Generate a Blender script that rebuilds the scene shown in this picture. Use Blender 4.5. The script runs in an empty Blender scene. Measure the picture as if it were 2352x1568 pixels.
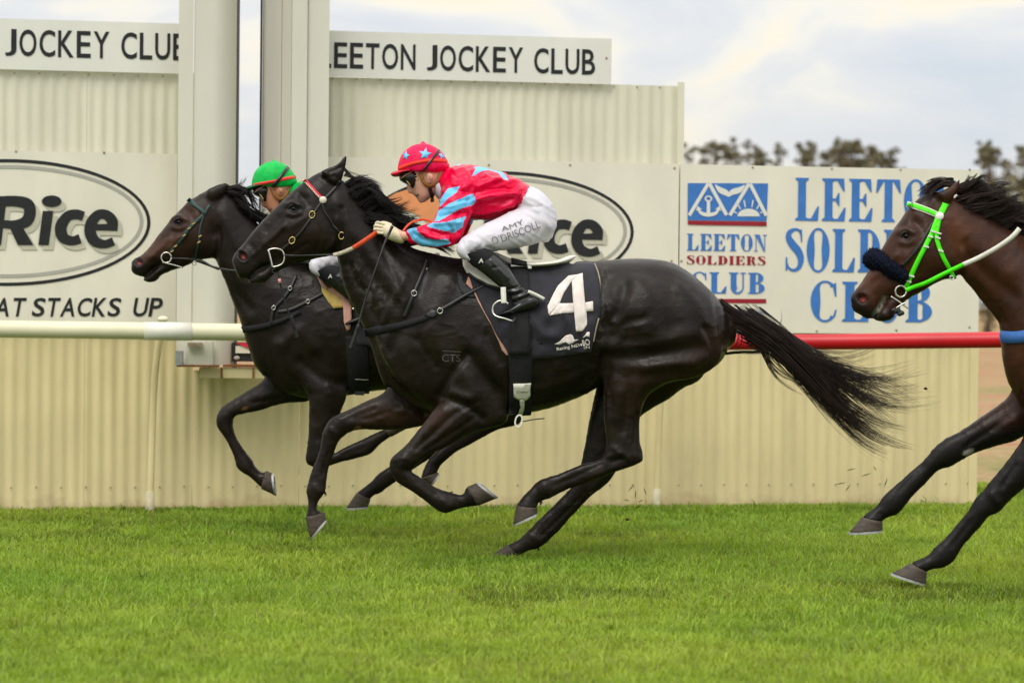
import bpy, bmesh, math, random
import numpy as np
from mathutils import Vector, Matrix
from mathutils.bvhtree import BVHTree
from mathutils.geometry import delaunay_2d_cdt

random.seed(7); np.random.seed(7)
scene = bpy.context.scene
C = scene.collection

# ------------------------------------------------------------------ camera
CAM_H = 1.364
FV = 7040.0                      # focal length in units of a 2352-wide view
PITCH = math.atan(94 / FV)       # looking slightly down
ROLL = 0.0098                    # camera held a little off level
cam_d = Vector((0, math.cos(PITCH), -math.sin(PITCH)))
R0 = Vector((1, 0, 0)); U0 = R0.cross(cam_d)
cam_r = R0 * math.cos(ROLL) + U0 * math.sin(ROLL)
cam_u = -R0 * math.sin(ROLL) + U0 * math.cos(ROLL)
CAMPOS = Vector((0, 0, CAM_H))
cam_data = bpy.data.cameras.new('camera')
cam = bpy.data.objects.new('camera', cam_data); C.objects.link(cam)
m = Matrix((( cam_r.x, cam_u.x, -cam_d.x, 0), (cam_r.y, cam_u.y, -cam_d.y, 0), (cam_r.z, cam_u.z, -cam_d.z, CAM_H), (0, 0, 0, 1)))
cam.matrix_world = m
cam_data.sensor_width = 36.0
cam_data.lens = 36.0 * FV / 2352.0
cam_data.clip_start = 0.5; cam_data.clip_end = 3000
cam_data.dof.use_dof = True
cam_data.dof.focus_distance = 15.75
cam_data.dof.aperture_fstop = 3.2
scene.camera = cam

# ------------------------------------------------------------------ world: bright broken overcast
SUN_EL, SUN_AZ = math.radians(52), math.radians(205)   # azimuth clockwise from +Y: behind the camera, a little left
world = bpy.data.worlds.new('World'); scene.world = world; world.use_nodes = True
nt = world.node_tree; nt.nodes.clear()
def wn(t, **k):
    n = nt.nodes.new(t)
    for a, b in k.items(): setattr(n, a, b)
    return n
L = nt.links.new
tc = wn('ShaderNodeTexCoord')
sky = wn('ShaderNodeTexSky', sky_type='NISHITA', sun_disc=False, sun_elevation=SUN_EL, sun_rotation=SUN_AZ)
skm = wn('ShaderNodeMixRGB', blend_type='MULTIPLY'); skm.inputs[0].default_value = 1; skm.inputs[2].default_value = (.11, .11, .11, 1)
L(sky.outputs[0], skm.inputs[1])
mp = wn('ShaderNodeMapping'); mp.inputs['Scale'].default_value = (7, 7, 17); mp.inputs['Location'].default_value = (2.15, 0, 3.6)
L(tc.outputs['Generated'], mp.inputs[0])
n1 = wn('ShaderNodeTexNoise'); n1.inputs['Scale'].default_value = 1.6; n1.inputs['Detail'].default_value = 7; n1.inputs['Roughness'].default_value = .52; n1.inputs['Distortion'].default_value = .55
L(mp.outputs[0], n1.inputs[0])
rp = wn('ShaderNodeValToRGB')
e = rp.color_ramp.elements
e[0].position = .30; e[0].color = (.66, .72, .79, 1)
e[1].position = .74; e[1].color = (1.0, .88, .69, 1)
a = e.new(.42); a.color = (.76, .785, .825, 1)
a = e.new(.50); a.color = (.83, .835, .835, 1)
a = e.new(.55); a.color = (.93, .90, .83, 1)
a = e.new(.61); a.color = (1.0, .925, .78, 1)
L(n1.outputs[0], rp.inputs[0])
# overcast skies are brighter overhead than at the horizon
sx = wn('ShaderNodeSeparateXYZ'); L(tc.outputs['Generated'], sx.inputs[0])
mx = wn('ShaderNodeMath', operation='MAXIMUM'); L(sx.outputs[2], mx.inputs[0]); mx.inputs[1].default_value = 0
ma = wn('ShaderNodeMath', operation='MULTIPLY_ADD'); L(mx.outputs[0], ma.inputs[0]); ma.inputs[1].default_value = 1.2; ma.inputs[2].default_value = .84
cm = wn('ShaderNodeMixRGB', blend_type='MULTIPLY'); cm.inputs[0].default_value = 1
L(rp.outputs[0], cm.inputs[1]); L(ma.outputs[0], cm.inputs[2])
mixs = wn('ShaderNodeMixRGB'); mixs.inputs[0].default_value = .93
L(skm.outputs[0], mixs.inputs[1]); L(cm.outputs[0], mixs.inputs[2])
bg = wn('ShaderNodeBackground'); bg.inputs[1].default_value = 1.0
L(mixs.outputs[0], bg.inputs[0])
wo = wn('ShaderNodeOutputWorld'); L(bg.outputs[0], wo.inputs[0])

# ------------------------------------------------------------------ sun through thin cloud
sd = bpy.data.lights.new('sun', 'SUN'); sd.energy = 1.5; sd.angle = math.radians(32); sd.color = (1, .955, .88)
sun = bpy.data.objects.new('sun', sd); C.objects.link(sun)
tosun = Vector((math.sin(SUN_AZ) * math.cos(SUN_EL), math.cos(SUN_AZ) * math.cos(SUN_EL), math.sin(SUN_EL)))
sun.rotation_euler = tosun.to_track_quat('Z', 'Y').to_euler(); sun.location = (0, -5, 20)

scene.view_settings.view_transform = 'Standard'
try: scene.view_settings.look = 'None'
except Exception: pass
scene.view_settings.exposure = 0.14; scene.view_settings.gamma = 1.0
scene.view_settings.use_curve_mapping = False

# ------------------------------------------------------------------ helpers
def ray(vx, vy):
    return cam_d * FV + cam_r * (vx - 1176) - cam_u * (vy - 784)
def P(vx, vy, Y):
    """point at distance Y (metres from the photographer) for measured picture position"""
    d = ray(vx, vy); return CAMPOS + d * (Y / d.y)
def toV(co):
    """measured picture positions of an (n,3) array of points"""
    q = co - np.array(CAMPOS)
    z = q @ np.array(cam_d)
    return np.stack([1176 + FV * (q @ np.array(cam_r)) / z, 784 - FV * (q @ np.array(cam_u)) / z], 1)
CROPS = {1: (400, 500, 1.96), 2: (1400, 500, 1.96), 3: (1300, 1200, 1.42583), 4: (800, 1300, 1.65083), 5: (2300, 1000, 1.68),
         6: (3296, 600, 1.96), 7: (3296, 1400, 1.5675), 9: (1550, 560, 5.22667), 10: (1450, 820, 3.92), 11: (1800, 980, 3.56308),
         12: (1000, 620, 5.6), 13: (1200, 980, 5.22667), 14: (2600, 550, 1.57219), 15: (0, 600, 1.96), 16: (0, 0, 2.13818),
         17: (1250, 50, 1.568), 18: (0, 1300, 1.80923), 19: (2400, 1300, 1.38679)}
SC = 4096 / 2352.0
def K(k, x, y):
    ox, oy, s = CROPS[k]; return ((ox + x / s) / SC, (oy + y / s) / SC)
def KK(k, pts): return [K(k, *p) for p in pts]

WL = {}          # world position of every parent's origin
def link(o, parent=None):
    C.objects.link(o)
    if parent is not None: o.parent = parent
    return o
def tag(o, label=None, cat=None, group=None, kind=None):
    if label: o['label'] = label
    if cat: o['category'] = cat
    if group: o['group'] = group
    if kind: o['kind'] = kind
    return o
def thing(name, loc, label, cat, group=None):
    o = bpy.data.objects.new(name, None); o.location = loc; o.empty_display_size = .1
    link(o); WL[o] = Vector(loc); return tag(o, label, cat, group)
def mk(name, verts, faces, mat, parent=None, smooth=True, colors=None, mats=None, fmat=None):
    """one mesh object from world-space vertices"""
    v = np.array([tuple(p) for p in verts], dtype=np.float64) if not isinstance(verts, np.ndarray) else verts.astype(np.float64)
    if parent is not None: org = np.array(WL[parent])
    else: org = np.array([(v[:, 0].min() + v[:, 0].max()) / 2, (v[:, 1].min() + v[:, 1].max()) / 2, v[:, 2].min()])
    me = bpy.data.meshes.new(name)
    me.from_pydata((v - org).tolist(), [], faces if isinstance(faces, list) else faces.tolist())
    if mats:
        for q in mats: me.materials.append(q)
        if fmat is not None: me.polygons.foreach_set('material_index', fmat)
    elif mat is not None: me.materials.append(mat)
    if colors is not None:
        at = me.color_attributes.new('Col', 'FLOAT_COLOR', 'POINT')
        c4 = np.ones((len(v), 4), dtype=np.float32); c4[:, :3] = colors
        at.data.foreach_set('color', c4.ravel())
    if smooth: me.polygons.foreach_set('use_smooth', [True] * len(me.polygons))
    me.update()
    o = bpy.data.objects.new(name, me); link(o, parent)
    if parent is None: o.location = org
    WL[o] = Vector(org)
    return o
def mkcopy(o, parent, loc):
    c = o.copy(); C.objects.link(c); c.parent = parent; c.location = loc; return c
class MB:
    def __init__(s): s.v = []; s.f = []
    def add(s, v, f):
        b = len(s.v); s.v += [Vector(p) for p in v]; s.f += [tuple(i + b for i in q) for q in f]; return s
    def box(s, c, sx, sy, sz, ax=None):
        c = Vector(c); X, Y, Z = ax if ax else (Vector((1, 0, 0)), Vector((0, 1, 0)), Vector((0, 0, 1)))
        v = [c + X * (a * sx / 2) + Y * (b * sy / 2) + Z * (d * sz / 2) for d in (-1, 1) for b in (-1, 1) for a in (-1, 1)]
        return s.add(v, [(0, 2, 3, 1), (4, 5, 7, 6), (0, 1, 5, 4), (2, 6, 7, 3), (0, 4, 6, 2), (1, 3, 7, 5)])
    def tube(s, pts, r, n=8, cap=True):
        pts = [Vector(p) for p in pts]; rr = r if isinstance(r, (list, tuple)) else [r] * len(pts)
        rings = []; prev = None
        for i, p in enumerate(pts):
            t = (pts[min(i + 1, len(pts) - 1)] - pts[max(i - 1, 0)]).normalized()
            if prev is None:
                a = Vector((0, 0, 1)) if abs(t.z) < .9 else Vector((1, 0, 0)); u = t.cross(a).normalized()
            else: u = (prev - t * prev.dot(t)).normalized()
            prev = u; w = t.cross(u)
            rings.append([p + (u * math.cos(2 * math.pi * k / n) + w * math.sin(2 * math.pi * k / n)) * rr[i] for k in range(n)])
        v = [q for g in rings for q in g]; f = []
        for i in range(len(rings) - 1):
            for k in range(n):
                f.append((i * n + k, i * n + (k + 1) % n, (i + 1) * n + (k + 1) % n, (i + 1) * n + k))
        if cap: f += [tuple(range(n))[::-1], tuple((len(rings) - 1) * n + k for k in range(n))]
        return s.add(v, f)
    def ell(s, c, rx, ry, rz, nu=16, nv=10, ax=None):
        c = Vector(c); X, Y, Z = ax if ax else (Vector((1, 0, 0)), Vector((0, 1, 0)), Vector((0, 0, 1)))
        v = [c + Z * rz]; f = []
        for j in range(1, nv):
            th = math.pi * j / nv
            for k in range(nu):
                ph = 2 * math.pi * k / nu
                v.append(c + X * (rx * math.sin(th) * math.cos(ph)) + Y * (ry * math.sin(th) * math.sin(ph)) + Z * (rz * math.cos(th)))
        v.append(c - Z * rz)
        for k in range(nu): f.append((0, 1 + k, 1 + (k + 1) % nu))
        for j in range(nv - 2):
            for k in range(nu):
                a = 1 + j * nu; f.append((a + k, a + nu + k, a + nu + (k + 1) % nu, a + (k + 1) % nu))
        a = 1 + (nv - 2) * nu
        for k in range(nu): f.append((a + k, len(v) - 1, a + (k + 1) % nu))
        return s.add(v, f)
    def obj(s, name, mat, parent=None, smooth=True): return mk(name, s.v, s.f, mat, parent, smooth)

def catmull(pts, sub):
    p = np.array(pts, dtype=float); n = len(p); out = []
    for i in range(n - 1):
        p0 = p[max(i - 1, 0)]; p1 = p[i]; p2 = p[i + 1]; p3 = p[min(i + 2, n - 1)]
        for t in np.linspace(0, 1, sub, endpoint=False):
            out.append(.5 * ((2 * p1) + (-p0 + p2) * t + (2 * p0 - 5 * p1 + 4 * p2 - p3) * t * t + (-p0 + 3 * p1 - 3 * p2 + p3) * t ** 3))
    out.append(p[-1]); return np.array(out)

def loft(rungs, Y0, n=28, sub=4, e=2.0, ends=(.6, .6)):
    """closed skin through measured rungs: each rung is (ax,ay,bx,by,half_depth[,y_offset])"""
    rr = [tuple(r) + (0,) * (6 - len(r)) for r in rungs]
    q = catmull(rr, sub)
    ang = np.arange(n) * 2 * math.pi / n
    ca, sa = np.cos(ang), np.sin(ang)
    ca = np.sign(ca) * np.abs(ca) ** (2 / e); sa = np.sign(sa) * np.abs(sa) ** (2 / e)
    rings = []
    for r in q:
        A = np.array(P(r[0], r[1], Y0 + r[5])); B = np.array(P(r[2], r[3], Y0 + r[5]))
        c = (A + B) / 2; u = (A - B) / 2
        rings.append((c, u, max(r[4], .001)))
    V = []
    def ring(c, u, h, k=1.0):
        for x, y in zip(ca, sa): V.append(c + u * x * k + np.array((0, h * y * k, 0)))
    c0, u0, h0 = rings[0]; c1, u1, h1 = rings[-1]
    d0 = c0 - rings[1][0]; d0 /= max(np.linalg.norm(d0), 1e-6); d1 = c1 - rings[-2][0]; d1 /= max(np.linalg.norm(d1), 1e-6)
    s0 = min(np.linalg.norm(u0), h0) * ends[0]; s1 = min(np.linalg.norm(u1), h1) * ends[1]
    ring(c0 + d0 * s0 * .7, u0, h0, .7)
    for c, u, h in rings: ring(c, u, h)
    ring(c1 + d1 * s1 * .7, u1, h1, .7)
    V.append(c0 + d0 * s0); V.append(c1 + d1 * s1)
    m_ = len(rings) + 2; F = []
    for i in range(m_ - 1):
        for k in range(n): F.append((i * n + k, i * n + (k + 1) % n, (i + 1) * n + (k + 1) % n, (i + 1) * n + k))
    a = m_ * n
    for k in range(n): F.append((k, a, (k + 1) % n)); F.append(((m_ - 1) * n + k, (m_ - 1) * n + (k + 1) % n, a + 1))
    return V, F

def join(parts):
    V = []; F = []
    for v, f in parts:
        b = len(V); V += [tuple(p) for p in v]; F += [tuple(i + b for i in q) for q in f]
    return V, F

def remesh(parts, voxel):
    V, F = join(parts)
    me = bpy.data.meshes.new('tmp'); me.from_pydata(V, [], F); me.update()
    bm = bmesh.new(); bm.from_mesh(me)
    # every loft must face outwards on its own
    bmesh.ops.recalc_face_normals(bm, faces=bm.faces); bm.to_mesh(me); bm.free()
    o = bpy.data.objects.new('tmp', me); C.objects.link(o)
    md = o.modifiers.new('r', 'REMESH'); md.mode = 'VOXEL'; md.voxel_size = voxel; md.adaptivity = 0
    dg = bpy.context.evaluated_depsgraph_get(); dg.update()
    ev = o.evaluated_get(dg); m2 = ev.to_mesh()
    n = len(m2.vertices); co = np.empty(n * 3); m2.vertices.foreach_get('co', co); co = co.reshape(-1, 3)
    k = len(m2.polygons); faces = np.empty(k * 4, dtype=np.int64); 
    lt = np.empty(k, dtype=np.int32); m2.polygons.foreach_get('loop_total', lt)
    assert (lt == 4).all()
    m2.polygons.foreach_get('vertices', faces); faces = faces.reshape(-1, 4)
    ev.to_mesh_clear(); bpy.data.objects.remove(o); bpy.data.meshes.remove(me)
    return co, faces
def laplace(co, faces, it, w=.5, mask=None):
    e = np.concatenate([faces[:, [0, 1]], faces[:, [1, 2]], faces[:, [2, 3]], faces[:, [3, 0]]])
    n = len(co); cnt = np.bincount(e[:, 0], minlength=n)      # closed skin: every edge is walked once each way
    ww = w if mask is None else (w * mask)[:, None]
    co = co.copy()
    for _ in range(it):
        s = np.stack([np.bincount(e[:, 0], co[e[:, 1], k], n) for k in range(3)], 1)
        co += ww * (s / np.maximum(cnt, 1)[:, None] - co)
    return co
def taubin(co, faces, it):
    for _ in range(it):
        co = laplace(co, faces, 1, .5); co = laplace(co, faces, 1, -.52)
    return co
def normals(co, faces):
    a = co[faces[:, 2]] - co[faces[:, 0]]; b = co[faces[:, 3]] - co[faces[:, 1]]
    fn = np.cross(a, b); n = len(co); vn = np.zeros((n, 3))
    for k in range(4):
        for j in range(3): vn[:, j] += np.bincount(faces[:, k], fn[:, j], n)
    return vn / np.maximum(np.linalg.norm(vn, axis=1), 1e-12)[:, None]
def segdist(q, pts):
    best = np.full(len(q), 1e9)
    p = np.array(pts, float)
    if len(p) == 1: return np.linalg.norm(q - p[0], axis=1)
    for a, b in zip(p[:-1], p[1:]):
        ab = b - a; t = np.clip(((q - a) @ ab) / max(ab @ ab, 1e-9), 0, 1)
        best = np.minimum(best, np.linalg.norm(q - a - t[:, None] * ab, axis=1))
    return best
def sculpt(co, faces, strokes, both=True):
    """raise or sink the surface along measured muscle lines: (points, width, millimetres)"""
    vn = normals(co, faces); q = toV(co); d = np.zeros(len(co))
    near = np.clip(-vn[:, 1] * 1.6, 0, 1); far = np.clip(vn[:, 1] * 1.6, 0, 1)
    side = near + (far if both else 0)
    for pts, w, mm in strokes:
        p = np.array(pts, float)
        lo = p.min(0) - 3 * w; hi = p.max(0) + 3 * w
        sel = np.where((q > lo).all(1) & (q < hi).all(1))[0]
        if len(sel) == 0: continue
        pp = catmull(p, 5) if len(p) > 2 else p
        dd = segdist(q[sel], pp)
        d[sel] += mm * .001 * np.exp(-(dd / w) ** 2) * side[sel]
    return co + vn * d[:, None]
def bvh_of(co, faces): return BVHTree.FromPolygons([tuple(p) for p in co], [tuple(int(i) for i in f) for f in faces])
def hit(bvh, vx, vy, fallbackY):
    d = ray(vx, vy).normalized(); r = bvh.ray_cast(CAMPOS, d)
    if r[0] is None: return P(vx, vy, fallbackY), -d
    return r[0], r[1] if r[1].dot(d) < 0 else -r[1]

# ------------------------------------------------------------------ materials
def mat(name, col, rough=.6, spec=.4, var=0.0, vscale=8, bump=0.0, bscale=60, metal=0.0, col2=None, attr=False, coat=0, trans=0, stretch=None, sheen=0):
    M = bpy.data.materials.new(name); M.use_nodes = True; t = M.node_tree; b = t.nodes['Principled BSDF']
    b.inputs['Roughness'].default_value = rough; b.inputs['Specular IOR Level'].default_value = spec; b.inputs['Metallic'].default_value = metal
    b.inputs['Coat Weight'].default_value = coat; b.inputs['Coat Roughness'].default_value = .15
    b.inputs['Sheen Weight'].default_value = sheen
    c4 = tuple(col) + (1,)
    co = t.nodes.new('ShaderNodeTexCoord'); src = co.outputs['Object']
    if stretch:
        g = t.nodes.new('ShaderNodeMapping'); g.inputs['Scale'].default_value = stretch; t.links.new(src, g.inputs[0]); src = g.outputs[0]
    base = None
    if attr:
        at = t.nodes.new('ShaderNodeAttribute'); at.attribute_name = 'Col'; base = at.outputs['Color']
    if var or col2:
        n = t.nodes.new('ShaderNodeTexNoise'); n.inputs['Scale'].default_value = vscale; n.inputs['Detail'].default_value = 5; n.inputs['Roughness'].default_value = .6
        t.links.new(src, n.inputs[0])
        r = t.nodes.new('ShaderNodeMapRange'); r.inputs[1].default_value = .32; r.inputs[2].default_value = .68; t.links.new(n.outputs[0], r.inputs[0])
        x = t.nodes.new('ShaderNodeMixRGB'); t.links.new(r.outputs[0], x.inputs[0])
        if col2 is not None:
            if base: t.links.new(base, x.inputs[1])
            else: x.inputs[1].default_value = c4
            x.inputs[2].default_value = tuple(col2) + (1,)
        else:
            lo = t.nodes.new('ShaderNodeMixRGB'); lo.blend_type = 'MULTIPLY'; lo.inputs[0].default_value = 1; lo.inputs[2].default_value = (1 - var,) * 3 + (1,)
            hi = t.nodes.new('ShaderNodeMixRGB'); hi.blend_type = 'MULTIPLY'; hi.inputs[0].default_value = 1; hi.inputs[2].default_value = (1 + var,) * 3 + (1,)
            for z in (lo, hi):
                if base: t.links.new(base, z.inputs[1])
                else: z.inputs[1].default_value = c4
            t.links.new(lo.outputs[0], x.inputs[1]); t.links.new(hi.outputs[0], x.inputs[2])
        t.links.new(x.outputs[0], b.inputs['Base Color'])
    elif base: t.links.new(base, b.inputs['Base Color'])
    else: b.inputs['Base Color'].default_value = c4
    if bump:
        n2 = t.nodes.new('ShaderNodeTexNoise'); n2.inputs['Scale'].default_value = bscale; n2.inputs['Detail'].default_value = 4
        t.links.new(src, n2.inputs[0])
        bp = t.nodes.new('ShaderNodeBump'); bp.inputs['Strength'].default_value = bump; bp.inputs['Distance'].default_value = .01
        t.links.new(n2.outputs[0], bp.inputs['Height']); t.links.new(bp.outputs[0], b.inputs['Normal'])
    return M
def s2l(*c): return tuple(((x / 255) / 12.92 if x / 255 <= .04045 else ((x / 255 + .055) / 1.055) ** 2.4) for x in c)
# ================================================================== THE SETTING
WA = Vector((-3.25, 19.44, 0)); WB = Vector((3.15, 20.87, 0))
WU = (WB - WA).normalized(); WN = Vector((WU.y, -WU.x, 0))      # along the wall / out of it towards the track
def PW(vx, vy, off=0.0):
    d = ray(vx, vy); t = (off - (CAMPOS - WA).dot(WN)) / d.dot(WN); return CAMPOS + d * t
def SZ(vx, vy, off=0.0):
    p = PW(vx, vy, off); return (p - WA).dot(WU), p.z
def W(s, z, off=0.0): q = WA + WU * s + WN * off; return Vector((q.x, q.y, z))
WAX = (WU, WN, Vector((0, 0, 1)))

M_cream_lo = mat('beige_sheet_paint', s2l(222, 207, 159), .5, .35, var=.10, vscale=3.0, bump=.05, bscale=9, col2=None, stretch=(1, 1, .35))
M_cream_hi = mat('cream_sheet_paint', s2l(219, 216, 195), .5, .35, var=.07, vscale=3.0, bump=.05, bscale=9, stretch=(1, 1, .35))
M_board = mat('sign_board_white', s2l(226, 225, 216), .45, .4, var=.05, vscale=2.5, stretch=(1, 1, .5))
M_board2 = mat('sign_board_cream', s2l(226, 222, 205), .45, .4, var=.06, vscale=2.5, stretch=(1, 1, .5))
M_black = mat('sign_black', (.018, .019, .02), .5, .3, var=.15, vscale=12)
def dirty_base(M, zmax):
    t = M.node_tree; b = t.nodes['Principled BSDF']; src = b.inputs['Base Color'].links[0].from_socket
    g = t.nodes.new('ShaderNodeNewGeometry'); sp = t.nodes.new('ShaderNodeSeparateXYZ'); t.links.new(g.outputs['Position'], sp.inputs[0])
    n = t.nodes.new('ShaderNodeTexNoise'); n.inputs['Scale'].default_value = 3.3; n.inputs['Detail'].default_value = 8; n.inputs['Roughness'].default_value = .7; t.links.new(g.outputs['Position'], n.inputs[0])
    # splashes of red dirt reach different heights along the wall
    h = t.nodes.new('ShaderNodeMath'); h.operation = 'MULTIPLY_ADD'; t.links.new(n.outputs[0], h.inputs[0]); h.inputs[1].default_value = zmax * 2.6; h.inputs[2].default_value = -zmax * .85
    d = t.nodes.new('ShaderNodeMath'); d.operation = 'SUBTRACT'; t.links.new(h.outputs[0], d.inputs[0]); t.links.new(sp.outputs[2], d.inputs[1])
    r = t.nodes.new('ShaderNodeMapRange'); r.inputs[1].default_value = 0; r.inputs[2].default_value = zmax * .6; r.inputs[3].default_value = 0; r.inputs[4].default_value = .55; t.links.new(d.outputs[0], r.inputs[0])
    x = t.nodes.new('ShaderNodeMixRGB'); t.links.new(r.outputs[0], x.inputs[0]); t.links.new(src, x.inputs[1]); x.inputs[2].default_value = (.40, .24, .13, 1)
    # streaks of old rain
    m = t.nodes.new('ShaderNodeMapping'); m.inputs['Scale'].default_value = (9, 9, .35); t.links.new(g.outputs['Position'], m.inputs[0])
    n2 = t.nodes.new('ShaderNodeTexNoise'); n2.inputs['Scale'].default_value = 1.6; n2.inputs['Detail'].default_value = 5; t.links.new(m.outputs[0], n2.inputs[0])
    r2 = t.nodes.new('ShaderNodeMapRange'); r2.inputs[1].default_value = .5; r2.inputs[2].default_value = .75; r2.inputs[3].default_value = 0; r2.inputs[4].default_value = .15; t.links.new(n2.outputs[0], r2.inputs[0])
    y = t.nodes.new('ShaderNodeMixRGB'); t.links.new(r2.outputs[0], y.inputs[0]); t.links.new(x.outputs[0], y.inputs[1]); y.inputs[2].default_value = (.34, .29, .17, 1)
    t.links.new(y.outputs[0], b.inputs['Base Color'])
dirty_base(M_cream_lo, .16); dirty_base(M_cream_hi, .01)
M_grey = mat('sign_grey', s2l(170, 168, 158), .5, .3, var=.06)
M_shadowgrey = mat('sign_pale_grey', s2l(190, 187, 168), .5, .3, var=.06)
M_orange = mat('sign_orange', s2l(226, 150, 100), .5, .3, var=.06)
M_blue = mat('sign_blue', s2l(62, 118, 190), .5, .3, var=.10, vscale=14)
M_red = mat('sign_red', s2l(150, 32, 48), .5, .3, var=.10, vscale=14)
M_signwhite = mat('sign_white', s2l(222, 222, 214), .5, .3)
M_pillar = mat('pillar_paint', s2l(212, 209, 194), .45, .4, var=.05, vscale=2.2, bump=.03, bscale=5, stretch=(1, 1, .3))
M_rust = mat('rust', (.28, .11, .035), .85, .2, var=.5, vscale=30)
M_galv = mat('galvanised', (.42, .43, .43), .45, .5, var=.2, vscale=20, metal=.6)
M_screw = mat('screw_head', (.36, .29, .19), .6, .3, var=.4, vscale=40)

# ---- ground: one sheet to the horizon; turf near the rail, bare red dirt and dry grass beyond
def ground_mat():
    M = bpy.data.materials.new('ground_earth'); M.use_nodes = True; t = M.node_tree; b = t.nodes['Principled BSDF']
    b.inputs['Roughness'].default_value = .95; b.inputs['Specular IOR Level'].default_value = .1
    g = t.nodes.new('ShaderNodeNewGeometry'); s = t.nodes.new('ShaderNodeSeparateXYZ'); t.links.new(g.outputs['Position'], s.inputs[0])
    n1 = t.nodes.new('ShaderNodeTexNoise'); n1.inputs['Scale'].default_value = .55; n1.inputs['Detail'].default_value = 8; t.links.new(g.outputs['Position'], n1.inputs[0])
    n2 = t.nodes.new('ShaderNodeTexNoise'); n2.inputs['Scale'].default_value = 9; n2.inputs['Detail'].default_value = 6; t.links.new(g.outputs['Position'], n2.inputs[0])
    r = t.nodes.new('ShaderNodeValToRGB'); e = r.color_ramp.elements
    e[0].position = .36; e[0].color = (.30, .155, .085, 1); e[1].position = .66; e[1].color = (.20, .19, .07, 1)
    k = e.new(.5); k.color = (.34, .22, .12, 1)
    t.links.new(n1.outputs[0], r.inputs[0])
    mm = t.nodes.new('ShaderNodeMixRGB'); mm.blend_type = 'OVERLAY'; mm.inputs[0].default_value = .6; t.links.new(r.outputs[0], mm.inputs[1]); t.links.new(n2.outputs[0], mm.inputs[2])
    # turf soil in front of about 22 m
    ad = t.nodes.new('ShaderNodeMath'); ad.operation = 'MULTIPLY_ADD'; t.links.new(n1.outputs[0], ad.inputs[0]); ad.inputs[1].default_value = 3.0; t.links.new(s.outputs[1], ad.inputs[2])
    st = t.nodes.new('ShaderNodeMapRange'); st.inputs[1].default_value = 22.8; st.inputs[2].default_value = 24.5; t.links.new(ad.outputs[0], st.inputs[0])
    x = t.nodes.new('ShaderNodeMixRGB'); t.links.new(st.outputs[0], x.inputs[0]); x.inputs[1].default_value = (.045, .07, .016, 1); t.links.new(mm.outputs[0], x.inputs[2])
    t.links.new(x.outputs[0], b.inputs['Base Color'])
    return M
gx = np.concatenate([np.linspace(-900, -12, 8), np.linspace(-10, 12, 45), np.linspace(16, 900, 8)]); gy = np.concatenate([np.linspace(-60, 6, 5), np.linspace(8, 40, 65), np.linspace(45, 1500, 14)])
gv = []; gf = []
for j, y in enumerate(gy):
    for i, x in enumerate(gx):
        z = .012 * math.sin(x * 1.9 + y * .7) * math.cos(y * 1.3) if 8 <= y <= 22 else 0
        gv.append((x, y, z - .012))
for j in range(len(gy) - 1):
    for i in range(len(gx) - 1):
        a = j * len(gx) + i; gf.append((a, a + 1, a + len(gx) + 1, a + len(gx)))
tag(mk('ground', gv, gf, ground_mat()), 'ground of the racecourse, turf near the rail and red dirt beyond', kind='structure')

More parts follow.
